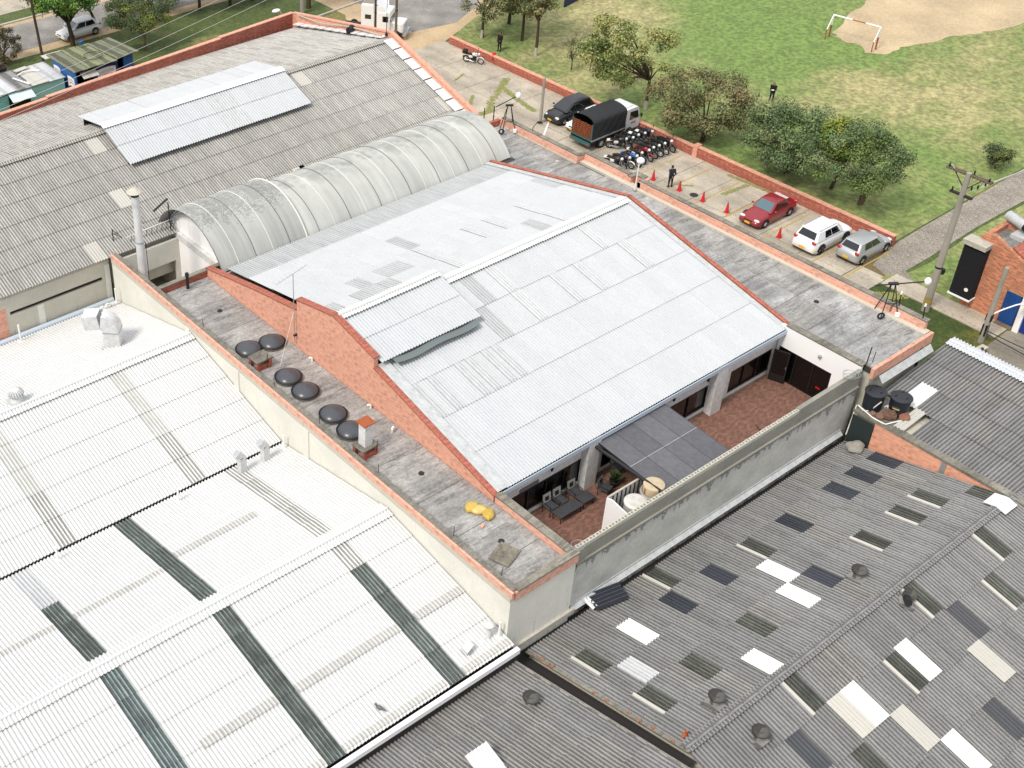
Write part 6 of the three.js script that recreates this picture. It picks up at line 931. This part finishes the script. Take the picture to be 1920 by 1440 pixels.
tree('shaggy dull green tree with whitewashed trunk near the top edge', 77.2, -71.9, { seed: 18, h: 8.4, r: 2.7, cy: 6.0, ch: 2.5, clumps: 44, cl: .66, leaves: 11200, leaf: 0.144, pal: dull, tr: .12, fork: .38, low: 3.1, paintBase: true, off: [.6, -.9] });
tree('dull green tree between the guard and the whitewashed trunk', 78.6, -75.0, { seed: 19, h: 7.4, r: 2.3, cy: 5.0, ch: 2.4, clumps: 36, cl: .66, leaves: 8400, leaf: 0.144, pal: [...dull, 0x4b6a34], tr: .12, fork: .36, low: 2.4 });
tree('thin bare young tree on the grass near the drive wall', 77.4, -67.9, { seed: 20, h: 3.2, r: 1.1, cy: 2.3, ch: 1.0, clumps: 12, cl: .34, leaves: 735, leaf: 0.094, pal: [0x7d7a5c, 0x666648], tr: .045, limbs: 10, name: 'young_tree' });
tree('thin sapling beside the bare young tree', 78.6, -66.9, { seed: 21, h: 3.0, r: .8, cy: 2.2, ch: .9, clumps: 9, cl: .3, leaves: 455, leaf: 0.086, pal: [0x7d7a5c, 0x6a7048], tr: .035, limbs: 8, name: 'young_tree' });
tree('low bright green bush at the right foot of the brownish tree', 81.2, -50.4, { seed: 22, h: 2.0, r: 1.1, cy: 1.0, ch: .85, clumps: 16, cl: .45, leaves: 3325, leaf: 0.108, pal: fresh, tr: .05, low: .3, name: 'bush' });
tree('big leafy green tree with dark forking trunk behind the blue kiosk', 46.6, -98.6, { seed: 23, h: 7.8, r: 3.4, cy: 5.6, ch: 2.2, clumps: 52, cl: .74, leaves: 14350, leaf: 0.173, pal: [...fresh, 0x7d9a44], tr: .2, fork: .32, low: 3.2, lean: [-.2, 0] });
tree('second leafy green tree leaning over the white roadside car', 50.3, -100.9, { seed: 24, h: 6.8, r: 2.5, cy: 5.2, ch: 1.7, clumps: 30, cl: .7, leaves: 8050, leaf: 0.158, pal: [...dark, ...fresh], tr: .13, fork: .4, low: 3.0, lean: [-.9, .3] });
tree('round clipped dark tree with yellow-green top behind the red parapet', 51.4, -94.3, { seed: 25, h: 4.8, r: 2.6, cy: 3.4, ch: 1.3, clumps: 44, cl: .66, leaves: 14350, leaf: 0.122, pal: [...dark, 0x7f8a3a], tr: .09, fork: .3, twin: [.4, -.3], bark: M.wood, low: 1.9, off: [0, -.6] });
tree('dark leafless-looking bush at the left edge by the road', 40.3, -99.4, { seed: 26, h: 3.2, r: 1.7, cy: 1.7, ch: 1.4, clumps: 28, cl: .5, leaves: 6300, leaf: 0.115, pal: [0x5d5940, 0x4c4c34, 0x6f6848], tr: .07, low: .3, name: 'bush' });
[[57.6, -100.6, 27, 'dark hedge tree at the top edge, leftmost of the group'], [60.4, -99.4, 28, 'dark hedge tree at the top edge, second of the group'], [63.2, -98.4, 29, 'dark hedge tree at the top edge, third of the group'], [65.6, -98.2, 30, 'dark hedge tree at the top edge, last of the group']].forEach(([x, z, s, l]) => tree(l, x, z, { seed: s, h: 5.4, r: 2.2, cy: 3.4, ch: 2.0, clumps: 34, cl: .68, leaves: 8050, leaf: 0.144, pal: dark, tr: .13, low: 1.2 }));
tree('tree with thick trunk behind the pale pole at the far parapet corner', 68.6, -93.2, { seed: 31, h: 7, r: 2.4, cy: 5.4, ch: 1.6, clumps: 26, cl: .7, leaves: 6650, leaf: 0.144, pal: dark, tr: .2, low: 3.8 });
tree('shrub at the right edge beside the gravel path', 88.6, -36.8, { seed: 33, h: 1.8, r: 1.0, cy: 1.0, ch: .8, clumps: 14, cl: .42, leaves: 2975, leaf: 0.101, pal: dark, tr: .05, low: .25, name: 'bush' });
tree('low weed bush at the foot of the alley beside the outbuilding ridge', 64.2, -24.0, { seed: 34, h: .7, r: .6, cy: .4, ch: .35, clumps: 10, cl: .24, leaves: 1225, leaf: 0.086, pal: lime, tr: .03, low: .1, name: 'bush' });
// ---------- goal, field wall ----------
{
  const g = thing('football_goal', 'white and rusty football goal frame at the edge of the dirt pitch', 'goal', undefined, 100.5, .03, -56.7, .16);
  const tube = (a, b, m = M.purewhite, r = .07) => part('bar', rod(a, b, r, 10), m, g); tube(V(0, 0, -2.1), V(0, 1.1, -2.1), M.rust); tube(V(0, 1.1, -2.1), V(0, 2.0, -2.1)); tube(V(0, 0, 2.1), V(0, 1.1, 2.1), M.rust); tube(V(0, 1.1, 2.1), V(0, 2.0, 2.1)); tube(V(0, 2.0, -2.1), V(0, 2.0, -.4)); tube(V(0, 2.0, -.4), V(0, 2.0, .8), M.rust, .045); tube(V(0, 2.0, .8), V(0, 2.0, 2.1));
  for (const s of [-2.1, 2.1]) { tube(V(0, 2.0, s), V(-.8, .9, s), M.purewhite, .045); tube(V(-.8, .9, s), V(-.8, 0, s), M.rust, .045); }
  const w = thing('navy_hoarding', 'dark navy hoarding with white mark at the top edge of the field', 'hoarding', undefined, 0, 0, 0); part('panel', tilt(box(0, 9, 0, 2.6, -.06, .06), 0, .2, 0, 87.2, 0, -78.2), new THREE.MeshStandardMaterial({ color: 0x26345a, roughness: .7, map: T.fine }), w); part('white_mark', (() => { const s = new THREE.Shape(); s.moveTo(0, 0); s.lineTo(.7, .9); s.lineTo(-.2, .8); s.closePath(); const k = new THREE.ExtrudeGeometry(s, { depth: .02, bevelEnabled: false }); tilt(k, 0, .2, 0, 88.6, .8, -78.4); return k; })(), M.purewhite, w);
}
// ---------- poles and wires ----------
const wireM = new THREE.MeshStandardMaterial({ color: 0xc9c9c2, roughness: .6 });
const sagWire = (a, b, s, r = .018) => { const p = []; for (let i = 0; i <= 14; i++) { const t = i / 14, v = a.clone().lerp(b, t); v.y -= s * 4 * t * (1 - t); p.push(v); } return new THREE.TubeGeometry(new THREE.CatmullRomCurve3(p), 30, r, 5); };
{
  const p = thing('utility_pole', 'tall concrete utility pole with wooden crossarms on the grass verge', 'utility pole', undefined, 68.36, 0, -29.64);
  part('shaft', cyl(.24, .15, 9.5, 0, 0, 0, 18), M.poleConc, p); part('yellow_band', cyl(.243, .23, .5, 0, .55, 0, 18), new THREE.MeshStandardMaterial({ color: 0xb39a56, map: T.fine }), p); part('collar', cyl(.215, .215, .12, 0, 3.1, 0, 18), M.iron, p); part('switch_box', bbox(.2, .35, .2, .02, .1, 2.75, .25), M.iron, p);
  part('crossarm', [box(-.06, .06, 9.3, 9.42, -1.35, 1.35)], M.wood, p); part('crossarm', [box(.14, .26, 9.3, 9.42, -1.35, 1.35)], M.wood, p); part('crossarm', [box(-.1, .1, 8.0, 8.12, -.75, .6)], M.dirtyIron, p); part('brace', [rod(V(0, 8.4, 0), V(0, 9.3, -.8), .03)], M.dirtyIron, p); part('brace', [rod(V(0, 8.4, 0), V(0, 9.3, .8), .03)], M.dirtyIron, p);
  for (const [x, y, z] of [[0, 9.42, -1.2], [0, 9.42, 1.2], [.2, 9.42, .2], [0, 8.12, -.65], [.4, 8.9, .9], [.5, 8.5, .5], [.45, 8.3, .2]]) part('insulator', lathe([[.03, 0], [.06, .04], [.03, .08], [.06, .12], [.03, .16], [.06, .2], [0, .26]], 10).translate(x, y, z), M.black, p);
  part('jumper_wire', [sagWire(V(0, 9.6, -1.2), V(.1, 8.2, -.2), -.3, .02)], wireM, p); part('jumper_wire', [sagWire(V(0, 9.6, 1.2), V(.4, 8.6, .6), -.3, .02)], wireM, p); part('jumper_wire', [sagWire(V(.2, 9.6, .2), V(.3, 8.3, .1), .3, .02)], wireM, p);
  const w = [['lowest overhead wire leaving the utility pole', V(68.6, 8.3, -29.4), V(88.2, 7.2, -29.4)], ['middle overhead wire leaving the utility pole', V(68.9, 8.6, -29.1), V(88.2, 7.6, -29)], ['upper overhead wire leaving the utility pole', V(69.0, 9.0, -28.7), V(88.2, 8.1, -28.6)]]; w.forEach(([l, a, b]) => single('overhead_wire', sagWire(a, b, .4, .022), wireM, l, 'wire', 'wires of the utility pole'));
  const p2 = thing('utility_pole', 'shorter concrete pole with street lamp arm in front of the blue door', 'utility pole', undefined, 67.95, 0, -25.8); part('shaft', cyl(.17, .12, 5.2, 0, 0, 0, 16), M.poleConc, p2); part('splice_box', [bbox(.3, .8, .3, .03, 0, .5, 0)], M.iron, p2); part('splice_box', [bbox(.24, .5, .34, .03, .02, 1.5, 0)], M.iron, p2); part('lamp_arm', pipe([V(0, 1.9, 0), V(.6, 2.2, .3), V(1.2, 2.5, .7), V(1.6, 2.55, .9)], .045), M.pvc, p2); part('lamp_head', tilt(bbox(.5, .12, .24, .05), 0, -.5, .1, 1.75, 2.5, 1.0), M.purewhite, p2); part('cable', sagWire(V(0, .9, 0), V(2, .1, 6), .2, .03), M.iron, p2); part('cable', sagWire(V(0, .7, .1), V(1, .05, 7), .2, .03), M.iron, p2);
  const p3 = thing('concrete_pole', 'slim grey pole standing in the car park before the black hatchback', 'pole', undefined, 68.2, .03, -62.35); part('shaft', cyl(.13, .1, 3.8, 0, 0, 0, 14), M.poleConc, p3); part('foot', cyl(.2, .18, .1, 0, 0, 0, 14), M.coping, p3); part('cap', lathe([[.1, 3.8], [.06, 3.86], [0, 3.87]], 12), M.poleConc, p3);
  const p4 = thing('wooden_pole', 'dark leaning wooden pole at the left of the blue kiosk', 'pole', undefined, 42.3, 0, -95.6); part('shaft', rod(V(0, 0, 0), V(-.3, 7.6, -.4), .13, 10, .1), M.bark, p4); part('cross_bolt', rod(V(-.5, 7.2, -.4), V(0, 7.2, -.4), .03), M.iron, p4); part('foot_block', cbox(.4, .2, .4, 0, .05, 0), M.coping, p4);
  const pp = thing('concrete_pole', 'thick pale pole behind the far parapet corner', 'pole', undefined, 67.3, 0, -92.4); part('shaft', cyl(.2, .15, 8, 0, 0, 0, 14), M.poleConc, pp); part('band', cyl(.215, .21, .1, 0, 2, 0, 14), M.iron, pp); const pq = thing('wooden_pole', 'weathered pole in front of the white lorry bonnet', 'pole', undefined, 69.6, 0, -81.6); part('shaft', cyl(.13, .1, 6.5, 0, 0, 0, 12), M.wood, pq); part('band', cyl(.14, .14, .08, 0, 3, 0, 12), M.iron, pq); const pr = thing('wooden_pole', 'mossy thin post in front of the lorry sleeper', 'pole', undefined, 67.9, 0, -82.4); part('shaft', cyl(.12, .09, 5.2, 0, 0, 0, 12), M.bark, pr); part('band', cyl(.13, .13, .06, 0, 3, 0, 12), M.iron, pr);
  [['overhead wire behind the far parapet, nearest the parapet', V(28, 7.3, -74.6), V(78, 8.6, -86.4)], ['overhead wire behind the far parapet, middle one', V(28, 7.4, -75.8), V(78, 8.7, -87.8)], ['overhead wire behind the far parapet, farthest from it', V(28, 7.5, -77.3), V(78, 8.8, -89.6)]].forEach(([l, a, b]) => single('overhead_wire', sagWire(a, b, .5, .016), wireM, l, 'wire', 'wires behind the far parapet'));
}
// ---------- lamps and frames on the terrace roof ----------
{
  const l = thing('parapet_lamp', 'thin white lamp post with white globe at the parapet jog', 'lamp', undefined, 56.9, 6.15, -43.75); part('post', rod(V(0, 0, 0), V(.05, 1.85, 0), .035, 10), M.pvc, l); part('globe', (() => { const g = new THREE.SphereGeometry(.24, 18, 14); g.scale(1, .85, 1); g.translate(.15, 2.0, 0); return g; })(), M.purewhite, l); part('base', cyl(.1, .08, .06, 0, 0, 0, 12), M.steel, l);
  const frame = (name, label, x, z, ry, head) => { const t = thing(name, label, 'lamp frame', undefined, x, 6.12, z, ry); for (const [a, b] of [[V(-.45, 0, .55), V(-.1, 1.85, 0)], [V(.45, 0, .55), V(.1, 1.85, 0)], [V(-.45, 0, -.35), V(-.1, 1.85, 0)], [V(.45, 0, -.35), V(.1, 1.85, 0)]]) part('leg', rod(a, b, .028, 8), M.iron, t); part('top_plate', cbox(.5, .08, .2, 0, 1.86, 0), M.iron, t); part('tie', rod(V(-.3, .8, .3), V(.3, .8, .3), .022), M.iron, t); part('arm', rod(V(-.9, 1.7, -.1), V(head[0], head[1], head[2]), .035, 8), M.iron, t); part('lamp_head', (() => { const g = new THREE.SphereGeometry(.2, 16, 12); g.scale(.9, 1.15, .8); g.translate(...head); return g; })(), M.purewhite, t); part('wheel', (() => { const g = new THREE.TorusGeometry(.16, .05, 6, 16); g.translate(-.5, .25, .6); return g; })(), M.rubber, t); part('junction_box', bbox(.2, .26, .16, .02, .4, .1, .5), M.purewhite, t); };
  frame('floodlight_frame', 'black steel lamp frame with white lamp on the near end of the terrace roof', 57.2, -26.75, -.62, [1.75, 1.95, 0]); frame('floodlight_frame', 'black steel lamp frame with white lamp on the far end of the terrace roof', 56.5, -54.5, -.62, [.55, 2.5, -.1]);
  const s = thing('spot_lamp', 'small black spotlight on a bent arm over the terrace parapet', 'lamp', undefined, 57.0, 6.6, -52.7); part('arm', pipe([V(0, 0, 0), V(0, .3, 0), V(.3, .5, 0), V(.5, .5, 0)], .025), M.iron, s); part('head', cbox(.3, .08, .2, .6, .5, 0, 0, 0, -.2), M.iron, s);
  [['rusted steel post at the far corner of the terrace parapet', 55.5, -55.8], ['rusted steel post behind the far terrace parapet jog', 56.2, -55.6]].forEach(([lb, x, z]) => { const t = thing('rusted_post', lb, 'post', 'rusted posts on the terrace parapet', x, 6.3, z); part('post', rod(V(0, 0, 0), V(.03, 1.3, 0), .035), M.dirtyIron, t); part('tie', rod(V(-.06, .5, 0), V(.1, .52, 0), .02), M.dirtyIron, t); }); [['dark post with wires at the near corner of the terrace parapet', 57.5, -24.9], ['dark post beside the near lamp frame on the terrace parapet', 57.55, -26.3]].forEach(([lb, x, z]) => { const t = thing('rusted_post', lb, 'post', 'rusted posts on the terrace parapet', x, 6.5, z); part('post', rod(V(0, 0, 0), V(.05, .9, -.1), .035), M.iron, t); part('insulator', cyl(.06, .05, .14, .05, .85, -.1, 8), M.pvc, t); });
  [['small white plastic drain plug on the far part of the terrace', 56.0, -49.4, M.cope2], ['dark drain hole cover on the near part of the terrace', 55.3, -29.6, M.iron]].forEach(([lb, x, z, m]) => { const d = single('terrace_drain', lathe([[.14, 0], [.13, .04], [0, .06]], 14), m, lb, 'drain'); d.position.set(x, 6.11, z); });
  const mo = thing('motor_unit', 'black motor lying on the white flashing by the far gable', 'machine', undefined, 55.6, 8.2, -70.4, .4); part('housing', (() => { const g = new THREE.CylinderGeometry(.22, .22, .5, 16); g.rotateZ(Math.PI / 2); g.translate(0, .24, 0); return g; })(), M.iron, mo); part('foot', cbox(.5, .06, .36, 0, .03, 0), M.iron, mo); part('cable_drum', (() => { const g = new THREE.TorusGeometry(.18, .07, 8, 16); g.rotateY(1.57); g.translate(.3, .26, 0); return g; })(), M.black, mo); const cb = single('white_cable', pipe([V(55.8, 7.4, -77.3), V(55.7, 7.7, -74.2), V(55.9, 8.4, -71), V(55.8, 8.85, -68.2), V(55.7, 9.05, -66.9)], .05, 40, 6), M.cope2, 'long pale cable lying along the far gable parapet', 'cable'); const rd = single('lightning_rod', [rod(V(0, 0, 0), V(.05, 3.4, 0), .025, 6, .015), cyl(.1, .08, .2, 0, 0, 0, 10)], M.dirtyIron, 'thin rod standing at the top of the far gable', 'rod'); rd.position.set(55.9, 9.1, -66.6); const lp = thing('street_lamp_head', 'white street lamp head peeking over the far parapet corner', 'lamp', undefined, 55.8, 6.6, -78.9); part('arm', rod(V(0, 0, 0), V(-.5, .75, -.1), .03), M.pvc, lp); part('head', (() => { const g = new THREE.SphereGeometry(.22, 14, 10); g.scale(1.7, .6, 1); g.translate(-.8, .8, -.1); return g; })(), M.purewhite, lp);
}
// ---------- brick house with the black sign box, blue door and gate ----------
{
  const h = thing('brick_gatehouse', 'orange brick gatehouse with black sign box and blue door at the right edge', 'building'), x = 70.55;
  const wallPts = [[-28.75, 0], [-28.75, 4.6], [-28.2, 5.5], [-25.3, 4.0], [-25.3, 0]];
  part('front_wall', prismX([[-28.75, 0], [-28.75, 5.0], [-28.1, 5.35], [-25.35, 4.1], [-25.35, 2.35], [-26.35, 2.35], [-26.35, 0]], x, x + .22), M.brickHouse, h); part('side_wall', box(x + .22, x + 2.6, 0, 4.9, -28.75, -28.53), M.brickHouse, h); part('body', box(x + .3, x + 3.2, 0, 3.9, -28.5, -25.2), M.brickRed, h); part('lintel', box(x + .02, x + .2, 2.3, 2.42, -26.4, -25.3), M.cope2, h);
  part('roof_slab', box(x + .25, x + 2.5, 4.55, 4.7, -28.5, -26.9), M.screed, h); part('roof_kerb', [box(x + .22, x + 2.6, 4.7, 5.05, -28.72, -28.45)], M.brickHouse, h); part('roof_kerb', [box(x + 2.4, x + 2.6, 4.7, 5.05, -28.45, -26.9)], M.brickHouse, h); part('roof_box', bbox(.9, .3, .8, .02, x + 1.9, 4.7, -27.4), M.flashing, h); part('sloping_roof', tilt(box(x + .2, x + 3.4, 0, .1, 0, 2.2), .42, 0, 0, 0, 4.85, -26.95), M.brickRed, h);
  part('base_kerb', box(x - .06, x, 0, .12, -28.8, -26.4), M.cope2, h); const d = part('blue_door', box(x + .06, x + .12, .12, 2.3, -26.35, -25.45), new THREE.MeshStandardMaterial({ color: 0x1c55a4, roughness: .5, map: T.fine }), h); part('handle', box(x + .04, x + .06, 1.0, 1.15, -26.25, -26.2), M.steel, d); part('door_step', box(x - .3, x + .2, .0, .14, -26.4, -25.35), M.rustStep ??= new THREE.MeshStandardMaterial({ color: 0x9a8a72, map: T.concrete }), h);
  const s = part('sign_box', box(x - .62, x, .95, 4.45, -29.3, -28.0), M.blackMatt, h); part('sign_rib', [box(x - .635, x - .62, 2.05, 2.1, -29.3, -28.0)], M.iron, s); part('sign_rib', [box(x - .635, x - .62, 2.75, 2.8, -29.3, -28.0)], M.iron, s); part('sign_dot', (() => { const g = new THREE.CylinderGeometry(.12, .12, .02, 20); g.rotateZ(Math.PI / 2); g.translate(x - .64, 1.55, -28.35); return g; })(), M.purewhite, s); part('sign_cap', box(x - .8, x + .1, 4.45, 4.75, -29.4, -27.95), M.cope2, h); part('sign_foot', box(x - .7, x - .0, .86, .95, -29.36, -27.95), M.purewhite, h);
  const ac = thing('rolled_blind', 'white and black cylindrical unit on the gatehouse roof', 'machine', undefined, x + 2.3, 5.15, -28.0, 1.2); part('drum', (() => { const g = new THREE.CylinderGeometry(.3, .3, 1.5, 16); g.rotateZ(Math.PI / 2); g.translate(0, .3, 0); return g; })(), M.flashing, ac); part('end_cap', (() => { const g = new THREE.CylinderGeometry(.31, .31, .3, 16); g.rotateZ(Math.PI / 2); g.translate(-.85, .3, 0); return g; })(), M.black, ac); for (let i = 0; i < 7; i++) part('vent_ring', (() => { const g = new THREE.TorusGeometry(.305, .012, 4, 18); g.rotateY(Math.PI / 2); g.translate(-.5 + i * .17, .3, 0); return g; })(), M.steel, ac);
  const g = thing('blue_gate', 'dark blue ribbed metal gate with white frame post at the right edge', 'gate', undefined, 0, 0, 0); part('post', box(x - .15, x + .15, 0, 4.2, -25.3, -24.95), M.purewhite, g); part('top_beam', box(x - .1, x + .12, 3.9, 4.2, -24.95, -20), M.purewhite, g); const gm = new THREE.MeshStandardMaterial({ color: 0x1b3584, roughness: .5 }); for (let i = 0; i < 14; i++) part('gate_rib', box(x - .03 + (i % 2) * .05, x + .03 + (i % 2) * .05, .1, 3.85, -24.95 + i * .35, -24.61 + i * .35), gm, g); part('arm', rod(V(x - .1, 3.3, -25.1), V(x - .3, 3.5, -24.9), .03), M.iron, g);
  const st = single('tree_stump', rod(V(0, 0, 0), V(.05, .7, 0), .12, 8, .08), M.bark, 'short brown stump in the ditch behind the outbuilding', 'stump'); st.position.set(66.4, 0, -25.0);
  const dw = thing('ditch_wall', 'rough low concrete wall along the ditch at the terrace corner', 'wall'); part('wall', tilt(box(0, 6.5, 0, .5, -.15, .15), 0, -.08, 0, 60.5, 0, -25.6), M.coping, dw); part('kerb', tilt(box(0, 6.5, .5, .58, -.2, .2), 0, -.08, 0, 60.5, 0, -25.6), M.cope2, dw);
}
// ---------- kiosks behind the far parapet ----------
{
  const blue = new THREE.MeshStandardMaterial({ color: 0x2e6fb8, roughness: .6, map: T.fine }), navy = new THREE.MeshStandardMaterial({ color: 0x223a7e, roughness: .6, map: T.fine }), k = thing('blue_kiosk', 'blue painted kiosk with mossy green sheet roof and white banner signs', 'kiosk', undefined, -1.0, 0, 1.8); k.scale.y = 1.28;
  T.banner = canvasTex(256, 160, 1, 1, (c, w, h) => { c.fillStyle = '#f3eff0'; c.fillRect(0, 0, w, h); c.strokeStyle = '#8f2436'; c.lineWidth = 15; c.beginPath(); c.moveTo(60, 128); c.quadraticCurveTo(140, 92, 226, 112); c.stroke(); c.strokeStyle = '#c9a9c0'; c.lineWidth = 7; for (let i = 0; i < 7; i++) { const x = 30 + i * 29; c.beginPath(); c.ellipse(x + 8, 58 - i * 1.5, 9, 17, 0, 0, 6.3); c.stroke(); } });
  part('side_wall', box(42.5, 42.6, 0, 2.2, -94, -89.9), blue, k); part('front_wall', [box(42.6, 47.6, 0, .9, -90, -89.9)], navy, k); part('front_wall', [box(44.1, 46.4, .9, 2.3, -90, -89.9)], navy, k); part('front_wall', [box(46.9, 47.8, 0, 2.4, -89.95, -89.85)], blue, k); part('back_wall', box(42.6, 47.8, 0, 2.2, -94, -93.9), navy, k); part('end_wall', box(47.7, 47.8, 0, 2.3, -93.9, -89.95), navy, k);
  const moss = new THREE.MeshStandardMaterial({ color: 0x8e927c, roughness: .95, map: T.asb }), mossG = new THREE.MeshStandardMaterial({ color: 0x9aa07e, roughness: .95, map: T.asb }); for (let i = 0; i < 3; i++) part('roof_sheet', tilt(box(0, 1.34, 0, .05, -4.9, 0), -.02, 0, 0, 42.2 + i * 1.32, 2.32 + (i % 2) * .03, -89.45), i ? mossG : moss, k); for (let i = 0; i < 2; i++) part('roof_sheet', tilt(box(0, 1.1, 0, .05, -4.6, 0), -.04, .05, 0, 46.1 + i * 1.05, 2.45 + i * .03, -89.5), moss, k);
  part('awning', tilt(box(42.9, 44.3, 0, .03, 0, .7), .35, 0, 0, 0, 2.05, -89.9), M.cream[1], k); part('display_cabinet', bbox(.7, 1.0, .5, .03, 43.6, 0, -89.5), M.purewhite, k); part('display_cabinet', bbox(.5, .7, .5, .03, 43.0, 0, -89.5), M.cope2, k);
  const ban = (nm, m4) => { const pg = new THREE.PlaneGeometry(1.15, .72, 12, 6), p = pg.attributes.position; for (let i = 0; i < p.count; i++) { const u = p.getX(i) / 1.15; p.setY(i, p.getY(i) + .13 * Math.cos(u * Math.PI) * (p.getY(i) < 0 ? 1.2 : .5)); } pg.applyMatrix4(m4); const b = part(nm, pg, new THREE.MeshStandardMaterial({ map: T.banner, roughness: .7, side: THREE.DoubleSide }), k); b.userData.label = 'white wavy banner with a dark red stripe'; }; const sideM = (z, y) => new THREE.Matrix4().makeRotationY(-Math.PI / 2).setPosition(42.48, y, z); ban('banner_sign', sideM(-93.2, 1.35)); ban('banner_sign', sideM(-90.8, 1.25)); ban('banner_sign', new THREE.Matrix4().makeScale(1.5, 1.1, 1).setPosition(45.3, 1.5, -89.88));
  const wr = single('wire_hoop', (() => { const g = new THREE.TorusGeometry(.75, .03, 5, 30); g.rotateX(Math.PI / 2); return g; })(), M.iron, 'dark wire hoop lying on the blue kiosk roof', 'hoop'); wr.position.set(43.9, 3.18, -89.4); const bk = single('blue_bucket', [lathe([[.14, 0], [.2, .3], [.19, .3], [.13, .02]], 16), cyl(.16, .16, .03, 0, .24, 0, 14)], blue, 'blue bucket on the back edge of the blue kiosk roof', 'bucket'); bk.position.set(44.2, 3.2, -92.0); const wb = single('leaning_boards', box(0, 1.9, 0, .05, 0, .9), M.cream[0], 'pale boards leaning behind the blue kiosk roof', 'boards'); wb.position.set(41.3, 2.3, -93.9);
  const q = thing('turquoise_kiosk', 'turquoise kiosk with cluttered pale sheet roof beside the blue kiosk', 'kiosk', undefined, -.7, 0, -.5), tq = new THREE.MeshStandardMaterial({ color: 0x9be0e2, roughness: .7, map: T.fine }), tq2 = new THREE.MeshStandardMaterial({ color: 0xb4ecec, roughness: .7, map: T.render }); part('front_wall', box(38.8, 41.9, 0, 2.2, -89.3, -89.2), tq2, q); part('end_wall', box(41.8, 41.9, 0, 2.2, -92.6, -89.3), tq, q); part('front_wall', box(35.0, 36.9, 0, 2.0, -89.3, -89.2), tq, q); q.scale.y = .88; part('back_wall', box(35.0, 41.8, 0, 2.2, -92.7, -92.6), tq, q);
  [0, 1, 2, 3, 4].forEach((i) => part('roof_sheet', tilt(box(0, 1.5, 0, .05, -3.9, 0), .02 * (i % 3) - .02, .03 * (i % 2), 0, 34.8 + i * 1.42, 2.24 + (i % 2) * .05, -89.0), [M.cream[1], M.algaePale[0], M.greySheet[4], M.cream[0], M.algaePale[1]][i], q)); part('awning', tilt(box(36.9, 38.9, 0, .04, 0, 1.0), .5, 0, 0, 0, 2.1, -89.2), new THREE.MeshStandardMaterial({ color: 0xcfe6e6, roughness: .7 }), q); part('fascia', box(38.7, 42.0, 2.12, 2.26, -89.2, -89.12), new THREE.MeshStandardMaterial({ color: 0x9ab4b4 }), q);
  const junk = [['white plank lying across the turquoise kiosk roof', cbox(.12, .05, 1.9), 38.6, -90.2, .3, M.purewhite], ['curved pale pipe on the turquoise kiosk roof', pipe([V(-1, 0, 0), V(-.3, 0, -.4), V(.4, 0, -.3), V(.9, 0, .2)], .06), 39.8, -91.3, 0, M.pvc], ['flat pale board on the back of the turquoise kiosk roof', cbox(1.2, .06, .5), 39.6, -92.3, .15, M.cream[0]]]; junk.forEach(([l, g, x, z, ry, m]) => { const o = single('roof_clutter', g, m, l, 'clutter'); o.position.set(x - .7, 2.18, z - .5); o.rotation.y = ry; }); const tk = thing('dark_basket', 'dark round basket at the back of the turquoise kiosk roof', 'basket', undefined, 37.7, 2.0, -93.7); part('basket', lathe([[0, 0], [.3, 0], [.42, .45], [.4, .46], [.27, .05]], 20), M.dirtyIron, tk); part('rim', (() => { const g = new THREE.TorusGeometry(.41, .03, 6, 22); g.rotateX(Math.PI / 2); g.translate(0, .46, 0); return g; })(), M.bark, tk);
  const dg = single('crumpled_bundle', (() => { const g = new THREE.DodecahedronGeometry(.4, 2), p = g.attributes.position; for (let i = 0; i < p.count; i++) { const k = 1 + .2 * Math.sin(p.getX(i) * 11) * Math.cos(p.getZ(i) * 9); p.setXYZ(i, p.getX(i) * k * 1.7, p.getY(i) * .35 * k, p.getZ(i) * k); } g.computeVertexNormals(); g.translate(0, .1, 0); return g; })(), M.cope2, 'pale crumpled bundle lying on the shaded grass behind the parapet', 'bundle'); dg.position.set(57.5, .02, -90.8);
}
renderer.render(scene, camera);
